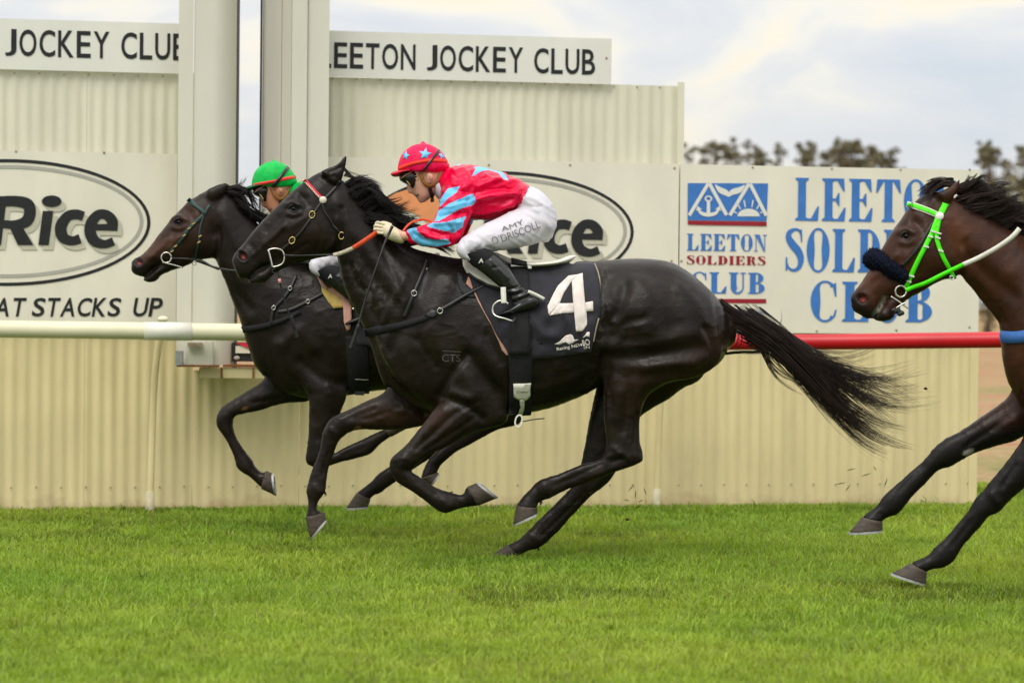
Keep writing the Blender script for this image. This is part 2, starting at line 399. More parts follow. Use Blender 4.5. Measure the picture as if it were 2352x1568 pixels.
# ---- turf: every blade is geometry
def vnoise(x, y, s, seed):
    rs = np.random.RandomState(seed); tab = rs.rand(64, 64)
    X = x * s; Y = y * s; i = np.floor(X).astype(int); j = np.floor(Y).astype(int); fx = X - i; fy = Y - j
    fx = fx * fx * (3 - 2 * fx); fy = fy * fy * (3 - 2 * fy)
    g = lambda a, b: tab[a % 64, b % 64]
    return (g(i, j) * (1 - fx) + g(i + 1, j) * fx) * (1 - fy) + (g(i, j + 1) * (1 - fx) + g(i + 1, j + 1) * fx) * fy
def make_turf(N, name='grass_turf'):
    rs = np.random.RandomState(3)
    y = 9.0 + (23.2 - 9.0) * rs.rand(N * 2) ** 1.15
    x = (rs.rand(N * 2) * 2 - 1) * (.19 * y + 1.0)
    wall_y = 19.44 + (x + 3.25) * .2234
    keep = ((y < wall_y - .03) | (x > 3.08)) & (rs.rand(N * 2) < .60 + .6 * vnoise(x, y, 1.3, 1))
    x = x[keep][:N]; y = y[keep][:N]; n = len(x)
    clump = vnoise(x, y, 2.1, 2) * .55 + vnoise(x, y, 6.5, 5) * .45
    fine = vnoise(x, y, 22, 8)
    h = (.022 + .026 * rs.rand(n)) * (.58 + .85 * clump) * (.75 + .5 * fine)
    h[rs.rand(n) < .012] *= 1.7
    near_wall = np.clip(1 - (wall_y[keep][:N] - y) / .25, 0, 1) * (x < 3.1); h *= 1 - .5 * near_wall
    a = rs.rand(n) * 2 * np.pi; lean = (.3 + 1.1 * rs.rand(n)) * h
    w = (.0017 + .0018 * rs.rand(n)) * (.8 + y / 30)
    dx, dy = np.cos(a), np.sin(a); px, py = -dy, dx
    b = a + rs.randn(n) * .6; ex, ey = np.cos(b), np.sin(b)
    z0 = -.014
    V = np.empty((n, 5, 3))
    V[:, 0] = np.stack([x - px * w, y - py * w, np.full(n, z0)], 1); V[:, 1] = np.stack([x + px * w, y + py * w, np.full(n, z0)], 1)
    mx_, my_ = x + dx * lean * .35, y + dy * lean * .35
    V[:, 2] = np.stack([mx_ - px * w * .85, my_ - py * w * .85, h * .62], 1); V[:, 3] = np.stack([mx_ + px * w * .85, my_ + py * w * .85, h * .62], 1)
    V[:, 4] = np.stack([x + dx * lean * .35 + ex * lean * .65, y + dy * lean * .35 + ey * lean * .65, h], 1)
    i = np.arange(n)[:, None] * 5
    F = np.concatenate([i + np.array([[0, 1, 3]]), i + np.array([[0, 3, 2]]), i + np.array([[2, 3, 4]])], 0)
    big = vnoise(x, y, .7, 11)
    col = np.empty((n, 3)); t = np.clip(.02 + .62 * big + .40 * vnoise(x, y, 3.1, 13) + .5 * (rs.rand(n) - .5), 0, 1)[:, None]
    col = np.array([.178, .308, .032]) * (1 - t) + np.array([.345, .425, .058]) * t
    col *= ((.72 + .5 * rs.rand(n)) * (.86 + .36 * vnoise(x, y, 7.3, 17)))[:, None]
    dry = rs.rand(n) < .02 + .05 * (vnoise(x, y, .9, 33) > .68); col[dry] = np.array([.24, .215, .09]) * (.7 + .5 * rs.rand(dry.sum()))[:, None]
    dk = (vnoise(x, y, 1.7, 21) > .76) & (rs.rand(n) < .6); col[dk] *= .6
    cc = np.repeat(col, 5, 0)
    me = bpy.data.meshes.new(name); V = V.reshape(-1, 3)
    me.vertices.add(len(V)); me.vertices.foreach_set('co', V.ravel()); me.loops.add(len(F) * 3); me.loops.foreach_set('vertex_index', F.ravel().astype(np.int32))
    me.polygons.add(len(F)); me.polygons.foreach_set('loop_start', np.arange(len(F), dtype=np.int32) * 3); me.update(calc_edges=True)
    at = me.color_attributes.new('Col', 'FLOAT_COLOR', 'POINT'); c4 = np.ones((len(V), 4), dtype=np.float32); c4[:, :3] = cc; at.data.foreach_set('color', c4.ravel())
    me.materials.append(M_grass); o = bpy.data.objects.new(name, me); C.objects.link(o); return o
def grass_mat():
    M = bpy.data.materials.new('grass_blade'); M.use_nodes = True; t = M.node_tree; b = t.nodes['Principled BSDF']
    at = t.nodes.new('ShaderNodeAttribute'); at.attribute_name = 'Col'
    t.links.new(at.outputs[0], b.inputs['Base Color']); b.inputs['Roughness'].default_value = .55; b.inputs['Specular IOR Level'].default_value = .25
    tr = t.nodes.new('ShaderNodeBsdfTranslucent'); hs = t.nodes.new('ShaderNodeMixRGB'); hs.blend_type = 'MULTIPLY'; hs.inputs[0].default_value = 1
    hs.inputs[2].default_value = (1.2, 1.25, .7, 1); t.links.new(at.outputs[0], hs.inputs[1]); t.links.new(hs.outputs[0], tr.inputs[0])
    mx2 = t.nodes.new('ShaderNodeMixShader'); mx2.inputs[0].default_value = .42
    t.links.new(b.outputs[0], mx2.inputs[1]); t.links.new(tr.outputs[0], mx2.inputs[2]); t.links.new(mx2.outputs[0], t.nodes['Material Output'].inputs[0])
    return M
M_grass = grass_mat()
tag(make_turf(410000), 'short bright green turf of the race track', 'grass', kind='stuff')

# ---- corrugated wall behind the rail
PITCHC = .0785
def sheet_mesh(s0, s1, z0, z1, amp=.0050):
    n = max(8, int(round((s1 - s0) / PITCHC * 10))); v = []; f = []
    for i in range(n + 1):
        s = s0 + (s1 - s0) * i / n; o = amp * math.cos(2 * math.pi * s / PITCHC)
        v += [W(s, z0, o), W(s, z1, o)]
    for i in range(n): f.append((2 * i, 2 * i + 2, 2 * i + 3, 2 * i + 1))
    return v, f
def wall_run(t, s0, s1, z0, z1, m_, nm='corrugated_sheet'):
    k = max(1, int(round((s1 - s0) / (PITCHC * 10))))
    for i in range(k):
        a = s0 + (s1 - s0) * i / k; b = s0 + (s1 - s0) * (i + 1) / k + (.012 if i < k - 1 else 0)
        v, f = sheet_mesh(a, b, z0, z1); 
        off = .004 * (i % 2)
        v = [p + WN * off for p in v]
        mk(nm, v, f, m_, t)
def screws(t, s0, s1, z, step=2 * PITCHC, r=.006, off=.008, jit=.004):
    proto = None; s = math.ceil(s0 / PITCHC) * PITCHC
    while s < s1:
        p = W(s, z + random.uniform(-jit, jit), off)
        if proto is None:
            b = MB(); 
            ringv = [p + WU * (r * math.cos(k * math.pi / 3)) + Vector((0, 0, r * .8 * math.sin(k * math.pi / 3))) for k in range(6)]
            b.add(ringv + [q + WN * .006 for q in ringv], [(0, 1, 7, 6), (1, 2, 8, 7), (2, 3, 9, 8), (3, 4, 10, 9), (4, 5, 11, 10), (5, 0, 6, 11), (6, 7, 8, 9, 10, 11)])
            proto = b.obj('screw', M_screw, t, False); base = p.copy()
        else: mkcopy(proto, t, p - base)
        s += step
sL = SZ(-330, 700)[0]; sG0 = SZ(445, 700)[0]; sG1 = SZ(690, 700)[0]; sE = SZ(2241, 900)[0]; sU = SZ(1566, 300)[0]
zL = SZ(300, 842)[1]; zTopL = SZ(200, 162)[1]; zTopU = SZ(1480, 196)[1]; zSplit = 1.42; zR = SZ(1900, 384)[1]
wt = thing('corrugated_wall', W(sL + 3, 0), 'long beige corrugated steel wall standing behind the running rail', 'wall')
wall_run(wt, sL, sG0 - .002, -.02, zSplit, M_cream_lo)
wall_run(wt, sG0, sG1, -.02, zL - .02, M_cream_lo)
wall_run(wt, sG1 + .002, sE, -.02, zSplit, M_cream_lo)
screws(wt, sL, sE, SZ(300, 1117)[1]); screws(wt, sL, sG0, SZ(200, 172)[1]); screws(wt, sG1, sU, SZ(1100, 190)[1])
wall_run(wt, sL, sG0, zSplit + .003, zTopL, M_cream_hi, 'upper_sheet')
wall_run(wt, sG1, sU, zSplit + .003, zTopU, M_cream_hi, 'upper_sheet')
wall_run(wt, sU + .004, sE, zSplit + .003, zR - .03, M_cream_hi, 'upper_sheet')
# flashing at the free edges and rails behind
b = MB(); b.box(W(sU - .012, (zSplit + zTopU) / 2 + .2, .012), .045, .012, zTopU - zSplit - .35, WAX); b.obj('edge_flashing', M_cream_hi, wt, False)
b = MB(); b.box(W(sE - .02, .62, .012), .06, .012, 1.24, WAX); b.obj('edge_flashing', M_cream_lo, wt, False)
for s_ in np.arange(sL + .4, sE, 2.4):
    if sG0 - .1 < s_ < sG1 + .1: continue
    top = 2.7 if s_ < sU else 2.2
    b = MB(); b.box(W(s_, top / 2, -.06), .07, .07, top, WAX); b.obj('back_post', M_galv, wt, False)
for z_ in (.25, 1.15, 2.15):
    for a_, c_ in ((sL, sG0), (sG1, sE)):
        b = MB(); b.box(W((a_ + c_) / 2, z_, -.03 + .0), c_ - a_, .025, .06, WAX); b.obj('back_rail', M_galv, wt, False)

# ---- boards
def board(name, x0, y0, x1, y1, off, m_, label, th=.008, group=None):
    sa, za = SZ(x0, y0, off); sb, zb = SZ(x1, y1, off)
    return sa, sb, za, zb
def board_thing(name, s0, s1, z0, z1, off, m_, label, cat='sign'):
    t = thing(name, W((s0 + s1) / 2, z0, off), label, cat)
    b = MB(); b.box(W((s0 + s1) / 2, (z0 + z1) / 2, off - .004), s1 - s0, .008, z1 - z0, WAX); b.obj('board', m_, t, False)
    return t
def plate(t, name, pts, off, m_):
    """flat printed shape from (s,z) polygon list"""
    V = []; F = []
    for poly, faces in pts:
        q = len(V); V += [W(s, z, off) for s, z in poly]; F += [tuple(i + q for i in f) for f in faces]
    return mk(name, V, F, m_, t, False)
def text2d(body, shear=0, bold=0, spacing=1.0, res=4):
    cu = bpy.data.curves.new('t', 'FONT'); cu.body = body; cu.shear = shear; cu.offset = bold; cu.resolution_u = res; cu.space_character = spacing
    o = bpy.data.objects.new('t', cu); C.objects.link(o)
    dg = bpy.context.evaluated_depsgraph_get(); dg.update(); me = o.evaluated_get(dg).to_mesh()
    v = np.array([(q.co.x, q.co.y) for q in me.vertices]); f = [tuple(p.vertices) for p in me.polygons]
    o.evaluated_get(dg).to_mesh_clear(); bpy.data.objects.remove(o); bpy.data.curves.remove(cu)
    lo = v.min(0); hi = v.max(0); return (v - lo) / (hi - lo), f
def caps(t, body, s0, z0, s1, z1, off, m_, bold=.012, gap=.13, name='letter', space=.42, mapf=None, slant=0):
    gl = [None if c == ' ' else text2d_raw(c, bold) for c in body]; x = 0; pos = []
    for g in gl:
        if g is None: x += space; pos.append(x); continue
        pos.append(x); x += g[2] + gap
    tot = x - gap
    for g, p in zip(gl, pos):
        if g is None: continue
        v, f, w = g
        pts = [(s0 + (p + a * w + slant * b_) / tot * (s1 - s0), z0 + b_ * (z1 - z0)) for a, b_ in v]
        if mapf: mapf(name, pts, f)
        else: mk(name, [W(a, b_, off) for a, b_ in pts], f, m_, t, False)
def text2d_raw(ch, bold):
    v, f = text2d(ch, 0, bold); wd = {'I': .22, 'J': .52, 'L': .58, 'E': .64, 'T': .66, 'O': .78, 'N': .72, 'C': .72, 'K': .72, 'Y': .72, 'U': .70, 'B': .66, 'S': .66, 'A': .78, 'P': .62, 'H': .70}.get(ch, .68)
    return v, f, wd
def put(v, s0, z0, s1, z1): return [(s0 + a * (s1 - s0), z0 + b_ * (z1 - z0)) for a, b_ in v]
def bolts(t, pts, off):
    for x, y in pts:
        p = PW(x, y, off); b = MB(); b.ell(p, .009, .005, .009, 8, 6); b.obj('bolt', M_screw, t)

OFF = .045
# name boards above the wall
def name_board(x0, y0, x1, y1, tx0, ty0, tx1, ty1, label):
    s0, z1 = SZ(x0, y0, OFF); s1, z0 = SZ(x1, y1, OFF)
    t = board_thing('name_board', s0, s1, z0, z1, OFF, M_board, label)
    a, zb = SZ(tx0, ty1, OFF); c, _ = SZ(tx1, ty1, OFF); zt = SZ(tx0, ty0, OFF)[1]
    caps(t, 'LEETON JOCKEY CLUB', a, zb, c, zt, OFF + .0035, M_black)
    return t, s0, s1, z0, z1
jx, jt = K(16, 60, 250); _, jb = K(16, 60, 480)
zj0 = SZ(30, jb, OFF)[1]; zj1 = SZ(30, jt, OFF)[1]; jy = 100
ty1_ = next(y_ for y_ in np.arange(20, 220, .25) if SZ(-256, y_, OFF)[1] <= zj0); ty0_ = next(y_ for y_ in np.arange(0, 220, .25) if SZ(-256, y_, OFF)[1] <= zj1)
nb = name_board(-300, 34, 418, 170, -256, ty0_, 430, ty1_, 'white name board with black lettering left of the tall pillars')
ex, et = K(17, 133, 185); _, eb = K(17, 133, 347)
nb2 = name_board(735, 70, 1404, 193, K(17, 42, 0)[0], et, K(17, 1772, 0)[0], eb, 'white name board with black lettering right of the tall pillars')
bolts(nb2[0], [K(17, 1843, 287)], OFF)

# ---- glyph tools
def strip(pts, widths, sub=6):
    p = np.array(pts, float); w = np.array(widths, float)
    if len(p) > 2:
        q = catmull(np.concatenate([p, w[:, None]], 1), sub); p = q[:, :2]; w = q[:, 2]
    t = np.gradient(p, axis=0); t /= np.maximum(np.linalg.norm(t, axis=1), 1e-9)[:, None]; nrm = np.stack([-t[:, 1], t[:, 0]], 1)
    a = p + nrm * w[:, None] / 2; b_ = p - nrm * w[:, None] / 2
    v = np.empty((2 * len(p), 2)); v[0::2] = a; v[1::2] = b_
    return [tuple(x) for x in v], [(2 * i, 2 * i + 1, 2 * i + 3, 2 * i + 2) for i in range(len(p) - 1)]
def poly(*pts): return list(pts), [tuple(range(len(pts)))]
def rect(x0, y0, x1, y1): return poly((x0, y0), (x1, y0), (x1, y1), (x0, y1))
def arc(cx, cy, rx, ry, a0, a1, wf, n=28):
    """ring segment whose thickness varies: wf(angle)"""
    v = []; 
    for i in range(n + 1):
        a = math.radians(a0 + (a1 - a0) * i / n); w = wf(a)
        v += [(cx + rx * math.cos(a), cy + ry * math.sin(a)), (cx + (rx - w[0]) * math.cos(a), cy + (ry - w[1]) * math.sin(a))]
    return v, [(2 * i, 2 * i + 2, 2 * i + 3, 2 * i + 1) for i in range(n)]
ST, TH, SE = .21, .055, .055       # stem, hairline and serif of the fat-face capitals (height 1)
def serif(ch):
    g = []
    def stem(x, w=ST, s=.07, top=True, bot=True):
        g.append(rect(x, SE * .8, x + w, 1 - SE * .8))
        if top: g.append(poly((x - s, 1), (x - s, 1 - SE * .7), (x, 1 - SE * 1.6), (x + w, 1 - SE * 1.6), (x + w + s, 1 - SE * .7), (x + w + s, 1)))
        if bot: g.append(poly((x - s, 0), (x + w + s, 0), (x + w + s, SE * .7), (x + w, SE * 1.6), (x, SE * 1.6), (x - s, SE * .7)))
    fat = lambda k: (lambda a: (k * (abs(math.cos(a)) ** 1.3) * 1.0 + TH * .6, TH))
    if ch == 'L':
        stem(.07); g.append(rect(.28, 0, .60, TH)); g.append(poly((.60, 0), (.63, .34), (.59, .34), (.42, TH), (.42, 0))); return g, .64
    if ch == 'E':
        stem(.07); g.append(rect(.28, 0, .60, TH)); g.append(poly((.60, 0), (.63, .32), (.59, .32), (.42, TH), (.42, 0)))
        g.append(rect(.28, 1 - TH, .58, 1)); g.append(poly((.58, 1), (.60, .70), (.565, .70), (.41, 1 - TH), (.41, 1)))
        g.append(rect(.27, .48, .43, .53)); g.append(poly((.43, .36), (.46, .36), (.46, .66), (.43, .66), (.36, .53), (.36, .48))); return g, .65
    if ch == 'T':
        stem(.23, top=False); g.append(rect(.03, 1 - TH, .64, 1))
        g.append(poly((.03, 1), (.0, .68), (.035, .68), (.20, 1 - TH), (.22, 1))); g.append(poly((.64, 1), (.67, .68), (.635, .68), (.47, 1 - TH), (.45, 1))); return g, .68
    if ch == 'I': stem(.07); return g, .35
    if ch == 'O': g.append(arc(.32, .5, .32, .52, 0, 360, fat(.19))); return g, .65
    if ch == 'C':
        g.append(arc(.34, .5, .33, .52, 48, 312, fat(.19))); g.append(poly((.50, .93), (.585, .97), (.60, .62), (.565, .62)))
        g.append(poly((.50, .07), (.57, .12), (.61, .30), (.58, .30))); return g, .64
    if ch == 'D':
        stem(.07); g.append(arc(.27, .5, .36, .5, -90, 90, lambda a: (.2 * max(0, math.cos(a)) ** 1.0 + .03, TH))); return g, .66
    if ch == 'U':
        stem(.07, bot=False); g.append(rect(.50, .3, .55, 1)); g.append(rect(.42, 1 - SE, .63, 1))
        g.append(arc(.31, .32, .24, .34, 180, 360, lambda a: (.19 * max(0, -math.cos(a)) + .05, .09))); g.pop(0); g.insert(0, rect(.07, .32, .07 + ST, 1 - SE)); return g, .64
    if ch == 'N':
        g.append(rect(.08, 0, .125, 1)); g.append(rect(0, 0, .2, SE)); g.append(rect(.55, 0, .595, 1)); g.append(rect(.47, 1 - SE, .68, 1)); g.append(rect(0, 1 - SE, .2, 1))
        g.append(poly((.05, 1), (.29, 1), (.595, .0), (.52, 0))); return g, .69
    if ch == 'B':
        stem(.07); g.append(arc(.27, .745, .29, .255, -90, 90, lambda a: (.17 * max(0, math.cos(a)) + .03, TH))); g.append(arc(.27, .265, .34, .265, -90, 90, lambda a: (.19 * max(0, math.cos(a)) + .03, TH))); return g, .64
    if ch == 'R':
        stem(.07); g.append(arc(.27, .74, .30, .26, -90, 90, lambda a: (.17 * max(0, math.cos(a)) + .03, TH)))
        g.append(strip([(.33, .50), (.44, .42), (.47, .22), (.53, .04), (.66, .06)], [.06, .16, .17, .12, .04])); return g, .68
    if ch == 'S':
        g.append(strip([(.47, .80), (.40, .945), (.27, .97), (.13, .90), (.11, .77), (.22, .62), (.38, .46), (.45, .28), (.40, .10), (.26, .03), (.12, .08), (.05, .22)],
                       [.05, .06, .07, .13, .17, .20, .20, .17, .11, .07, .06, .05]))
        g.append(poly((.47, .98), (.435, .98), (.42, .90), (.45, .68), (.485, .68))); g.append(poly((.03, .02), (.065, .02), (.09, .10), (.07, .33), (.03, .33))); return g, .54
    return g, .3
def serif_text(t, body, s0, z0, s1, z1, off, m_, name='lettering', gap=.07):
    gl = [serif(c) for c in body]; tot = sum(w for _, w in gl) + gap * (len(gl) - 1); x = 0
    for g, w in gl:
        parts = []
        V = []; F = []
        for k, (pv, pf) in enumerate(g):
            q = len(V); V += [W(s0 + (x + a) / tot * (s1 - s0), z0 + b_ * (z1 - z0), off + .0003 * k) for a, b_ in pv]; F += [tuple(i + q for i in f) for f in pf]
        mk('letter', V, F, m_, t, False)
        x += w + gap

# ---- sponsor boards with an oval emblem
def sponsor(label, fx, fy, x0, y0, x1, y1, extra):
    s0, z1 = SZ(x0, y0, OFF); s1, z0 = SZ(x1, y1, OFF)
    t = board_thing('sponsor_board', s0, s1, z0, z1, OFF, M_board2, label)
    L15 = lambda x, y, o=.004: (lambda p: SZ(fx(p[0]), fy(p[1]), OFF + o))(K(15, x, y))
    def shape(name, polys, off, m_):
        V = []; F = []
        for k, (pv, pf) in enumerate(polys):
            q = len(V)
            for a, b_ in pv:
                p = K(15, a, b_); s, z = SZ(fx(p[0]), fy(p[1]), OFF + off); V.append(W(s, z, OFF + off + .0003 * k))
            F += [tuple(i + q for i in f) for f in pf]
        return mk(name, V, F, m_, t, False)
    extra(shape)
    ring = lambda cx, cy, rx, ry, w: arc(cx, cy, rx, ry, 0, 360, lambda a: (w, w), 72)
    shape('oval_outline', [ring(49, 568, 1131, 497, 26)], .003, M_black)
    shape('oval_inner_line', [ring(49, 560, 1075, 442, 28)], .003, M_grey)
    def rice(dx, dy):
        sh = lambda pts: [(x + dx - (y - 745) * .0, y + dy) for x, y in pts]
        P_ = []
        # R
        P_.append(poly(*sh([(-95, 745), (8, 745), (55, 362), (-45, 362)])))
        P_.append(strip(sh([(30, 402), (130, 402), (215, 425), (235, 490), (205, 560), (120, 585), (20, 580)]), [82, 84, 92, 92, 90, 70, 62]))
        P_.append(poly(*sh([(75, 605), (160, 575), (262, 745), (140, 745)])))
        # i
        P_.append(poly(*sh([(300, 745), (382, 745), (418, 478), (335, 478)])))
        P_.append(arc(405 + dx, 402 + dy, 78, 46, 0, 360, lambda a: (78, 46), 24))
        # c
        P_.append(strip(sh([(655, 520), (600, 505), (530, 520), (478, 600), (492, 680), (560, 712), (628, 695)]), [72, 78, 80, 92, 88, 72, 74]))
        # e
        P_.append(strip(sh([(690, 605), (790, 606), (917, 606)]), [48, 50, 56]))
        P_.append(strip(sh([(875, 630), (880, 560), (835, 510), (770, 508), (718, 570), (708, 650), (745, 715), (820, 738), (890, 715)]), [88, 86, 78, 76, 88, 92, 84, 66, 66]))
        return P_
    shape('word_shade', rice(34, 38), .005, M_shadowgrey)
    shape('word', rice(0, 0), .009, M_black)
    for body, xa, xb in (('THAT', -290, 185), ('STACKS', 245, 935), ('UP', 1035, 1258)):
        caps(t, body, xa, 1305, xb, 1158, 0, M_black, bold=.016, gap=.10, mapf=lambda nm, pts, f: shape(nm, [(pts, f)], .004, M_black), slant=.17)
    return t
def none_extra(shape): pass
def sun_extra(shape):
    # orange field of the emblem left of the word
    pts = [(-890, 310), (-800, 252), (-680, 215), (-520, 195), (-320, 225), (-215, 320), (-190, 480), (-190, 625), (-330, 640), (-470, 600), (-545, 480), (-640, 415), (-790, 375)]
    shape('orange_field', [poly(*pts)], .0055, M_orange)
t_l = sponsor('cream sponsor board with oval emblem left of the pillars', lambda x: x, lambda y: y, -330, 339, 404, 752, none_extra)
bolts(t_l, KK(15, [(125, 12), (815, 22)]), OFF)
t_r = sponsor('cream sponsor board with oval emblem behind the red-silked jockey', lambda x: 1142 + (x - 14) * .9456, lambda y: 505 + .958 * (y - 482), 735, 360, 1556, 756, sun_extra)
bolts(t_r, KK(17, [(1105, 957), (1615, 957)]) + [K(17, 2270, 976)], OFF)

# ---- soldiers club board
s0, z1 = SZ(1563, 377, OFF); s1, z0 = SZ(2247, 768, OFF)
tb = board_thing('club_board', s0, s1, z0, z1, OFF, M_board2, 'cream board with large blue serif lettering and a square emblem')
def S14(x, y): p = K(14, x, y); return SZ(p[0], p[1], OFF)
def ser(body, x0, y0, x1, y1, m_, gap=.07):
    a, zt = S14(x0, y0); _, zb = S14(x0, y1); c, zt2 = S14(x1, y0)
    serif_text(tb, body, a, zb, c, zt, OFF + .0035, m_, gap=gap)
ser('LEETON', 915, 253, 1925, 522, M_blue); ser('SOLDIERS', 848, 570, 2010, 842, M_blue); ser('CLUB', 1008, 903, 1782, 1155, M_blue, .09)
ser('LEETON', 232, 604, 735, 710, M_blue); ser('SOLDIERS', 230, 741, 728, 797, M_red); ser('CLUB', 252, 845, 726, 978, M_blue)
def sh14(name, polys, off, m_):
    V = []; F = []
    for k, (pv, pf) in enumerate(polys):
        q = len(V)
        for a, b_ in pv: s, z = S14(a, b_); V.append(W(s, z, OFF + off + .0003 * k))
        F += [tuple(i + q for i in f) for f in pf]
    return mk(name, V, F, m_, tb, False)
sh14('emblem_square', [poly((237, 287), (742, 289), (732, 527), (235, 520))], .0035, M_blue)
sh14('red_bar', [poly((236, 523), (732, 530), (732, 557), (236, 548))], .006, M_red)
sh14('red_bar', [poly((236, 1013), (730, 1015), (730, 1042), (236, 1040))], .0035, M_red)
sh14('zigzag', [strip([(245, 490), (365, 290)], [22, 22]), strip([(372, 290), (480, 488)], [22, 22]), strip([(500, 490), (620, 292)], [22, 22]), strip([(628, 292), (730, 492)], [22, 22])], .006, M_signwhite)
sh14('anchor', [strip([(366, 395), (366, 475)], [20, 22]), arc(366, 385, 24, 20, 0, 360, lambda a: (10, 9), 20), strip([(296, 440), (320, 475), (366, 486), (412, 475), (436, 440)], [8, 20, 24, 20, 8]), poly((288, 462), (296, 430), (325, 452)), poly((446, 462), (436, 430), (408, 452))], .006, M_signwhite)
sh14('bird', [strip([(408, 298), (440, 330), (478, 350), (492, 372)], [6, 34, 34, 8]), strip([(594, 300), (560, 330), (515, 345), (492, 372)], [6, 34, 34, 8])], .006, M_signwhite)
sh14('rising_sun', [arc(618, 496, 70, 48, 180, 360, lambda a: (70, 48), 20)] + [strip([(618 + 78 * math.cos(a), 496 + 58 * math.sin(a)), (618 + 110 * math.cos(a), 496 + 105 * math.sin(a))], [7, 9]) for a in [math.radians(q) for q in (200, 230, 255, 285, 310, 340)]], .006, M_signwhite)
v, f = text2d('for good reason', shear=.3, bold=.005)
sh14('motto', [([(330 + a * 400, 1120 - b_ * 36) for a, b_ in v], f)], .004, M_blue)
bolts(tb, KK(14, [(152, 193), (645, 188), (1143, 196), (1575, 202), (2010, 203), (197, 777), (135, 775), (2008, 1193), (1548, 1212), (1048, 1216)]), OFF)

# ---- twin finish pillars in front of the gap
def prism(name, plan, z0, z1, m_, parent, smooth=False):
    n = len(plan); v = [(x, y, z0) for x, y in plan] + [(x, y, z1) for x, y in plan]
    f = [(i, (i + 1) % n, n + (i + 1) % n, n + i) for i in range(n)] + [tuple(range(n))[::-1], tuple(range(n, 2 * n))]
    return mk(name, v, f, m_, parent, smooth)
def pxy(vx, Y): p = P(vx, 700, Y); return (p.x, p.y)
zb_ = P(450, 838, 19.36).z
tp = thing('finish_pillar', P(470, 838, 19.45), 'tall cream finish pillar with a rounded flank left of the gap', 'pillar', 'finish pillars')
YF = 19.36
plan = [pxy(405, 19.62), pxy(408, YF), pxy(440, YF)]
prism('front_plate', [pxy(405.5, YF + .06), pxy(405.5, YF), pxy(439.4, YF), pxy(439.4, YF + .06)], zb_, 4.6, M_pillar, tp)
c0 = pxy(441, YF + .012); r_ = []
for k in range(13):
    a = math.radians(-90 + 90 * k / 12); cx = 484.; 
    r_.append((P(cx, 700, YF).x + .128 * math.cos(a) , YF + .012 + .24 * (1 + math.sin(a))))
prism('round_column', [pxy(441, YF + .35), c0] + r_ + [(r_[-1][0] - .01, YF + .35)], zb_, 4.6, M_pillar, tp)
b = MB(); b.box((r_[-1][0] - .004, YF + .34, 2.75), .014, .16, 3.7); b.obj('edge_strip', M_black, tp, False)
tq = thing('finish_pillar', P(690, 842, 19.6), 'tall cream finish pillar with a dark side face right of the gap', 'pillar', 'finish pillars')
zq = P(690, 842, 19.5).z
prism('side_plate', [pxy(598, 20.0), pxy(640, 19.66), pxy(641.5, 19.66), pxy(641.5, 20.02)], zq, 4.6, M_pillar, tq)
prism('side_channel', [pxy(642.5, 20.0), pxy(642.5, 19.64), pxy(664.5, 19.50), pxy(664.5, 20.0)], zq, 4.6, M_pillar, tq)
prism('front_plate', [pxy(665.2, 19.8), pxy(665.2, 19.48), pxy(701, 19.485), pxy(701, 19.8)], zq, 4.6, M_pillar, tq)
prism('front_plate', [pxy(702, 19.8), pxy(702, 19.505), pxy(751, 19.52), pxy(751, 19.8)], zq, 4.6, M_pillar, tq)
prism('back_plate', [pxy(600, 20.03), pxy(600, 20.05), pxy(750, 20.05), pxy(750, 20.03)], zq, 4.6, M_pillar, tq)
for vx_, Yq in ((642, 19.70), (664.8, 19.56), (701.5, 19.56)):
    q_ = P(vx_, 700, Yq); b = MB(); b.box((q_.x, Yq + .02, 2.75), .012, .03, 3.6); b.obj('joint', M_pillar, tq, False)
b = MB(); b.box(P(599, 400, 19.985) + Vector((-.004, 0, 0)), .012, .02, 3.7); b.obj('edge_strip', M_black, tq, False)
# cabinet, bracket and lamp at the pillar foot
tj = thing('junction_box', P(447, 840, 19.3), 'pale steel box under the left pillar behind the cream rail', 'box')
a, c = P(428, 784, 19.28), P(488, 838, 19.28)
b = MB(); b.box(((a.x + c.x) / 2, 19.31, (a.z + c.z) / 2), c.x - a.x, .07, a.z - c.z); b.obj('case', M_pillar, tj, False)
b = MB(); q = P(448, 791, 19.25); b.box(q, .09, .03, .025); b.obj('latch', M_screw, tj, False)
b = MB(); q = P(412, 822, 19.27); b.box(q, .045, .06, .09); b.obj('switch', M_galv, tj, False)
b = MB(); q = P(455, 840, 19.30); b.box(q, .26, .09, .012); b.obj('rusty_lip', M_rust, tj, False)
tk = thing('bracket_shelf', P(540, 870, 19.4), 'rust-streaked beige shelf bracket below the pillar gap', 'bracket')
a, c = P(457, 844, 19.34), P(640, 869, 19.34)
b = MB(); b.box(((a.x + c.x) / 2, 19.42, (a.z + c.z) / 2), c.x - a.x, .12, a.z - c.z); b.obj('beam', M_cream_lo, tk, False)
b = MB(); b.box(((a.x + c.x) / 2 + .07, 19.45, a.z + .012), c.x - a.x - .16, .2, .014); b.obj('rusty_plate', M_rust, tk, False)
for vx in (509, 582):
    b = MB(); b.box(P(vx, 856, 19.355) , .012, .004, .068); b.obj('rust_streak', M_rust, tk, False)
b = MB(); a, c = P(489, 786, 19.52), P(529, 832, 19.52); b.box(((a.x + c.x) / 2, 19.53, (a.z + c.z) / 2), c.x - a.x, .03, a.z - c.z); b.obj('web_plate', M_grey, tk, False)
tl = thing('finish_camera_box', P(570, 828, 19.55), 'small red and cream device on the bracket between the pillars', 'device')
M_dark = mat('dark_plastic', (.02, .02, .022), .5, .4); M_redp = mat('red_plastic', s2l(205, 40, 62), .4, .4)
a, c = P(534, 786, 19.5), P(640, 831, 19.5)
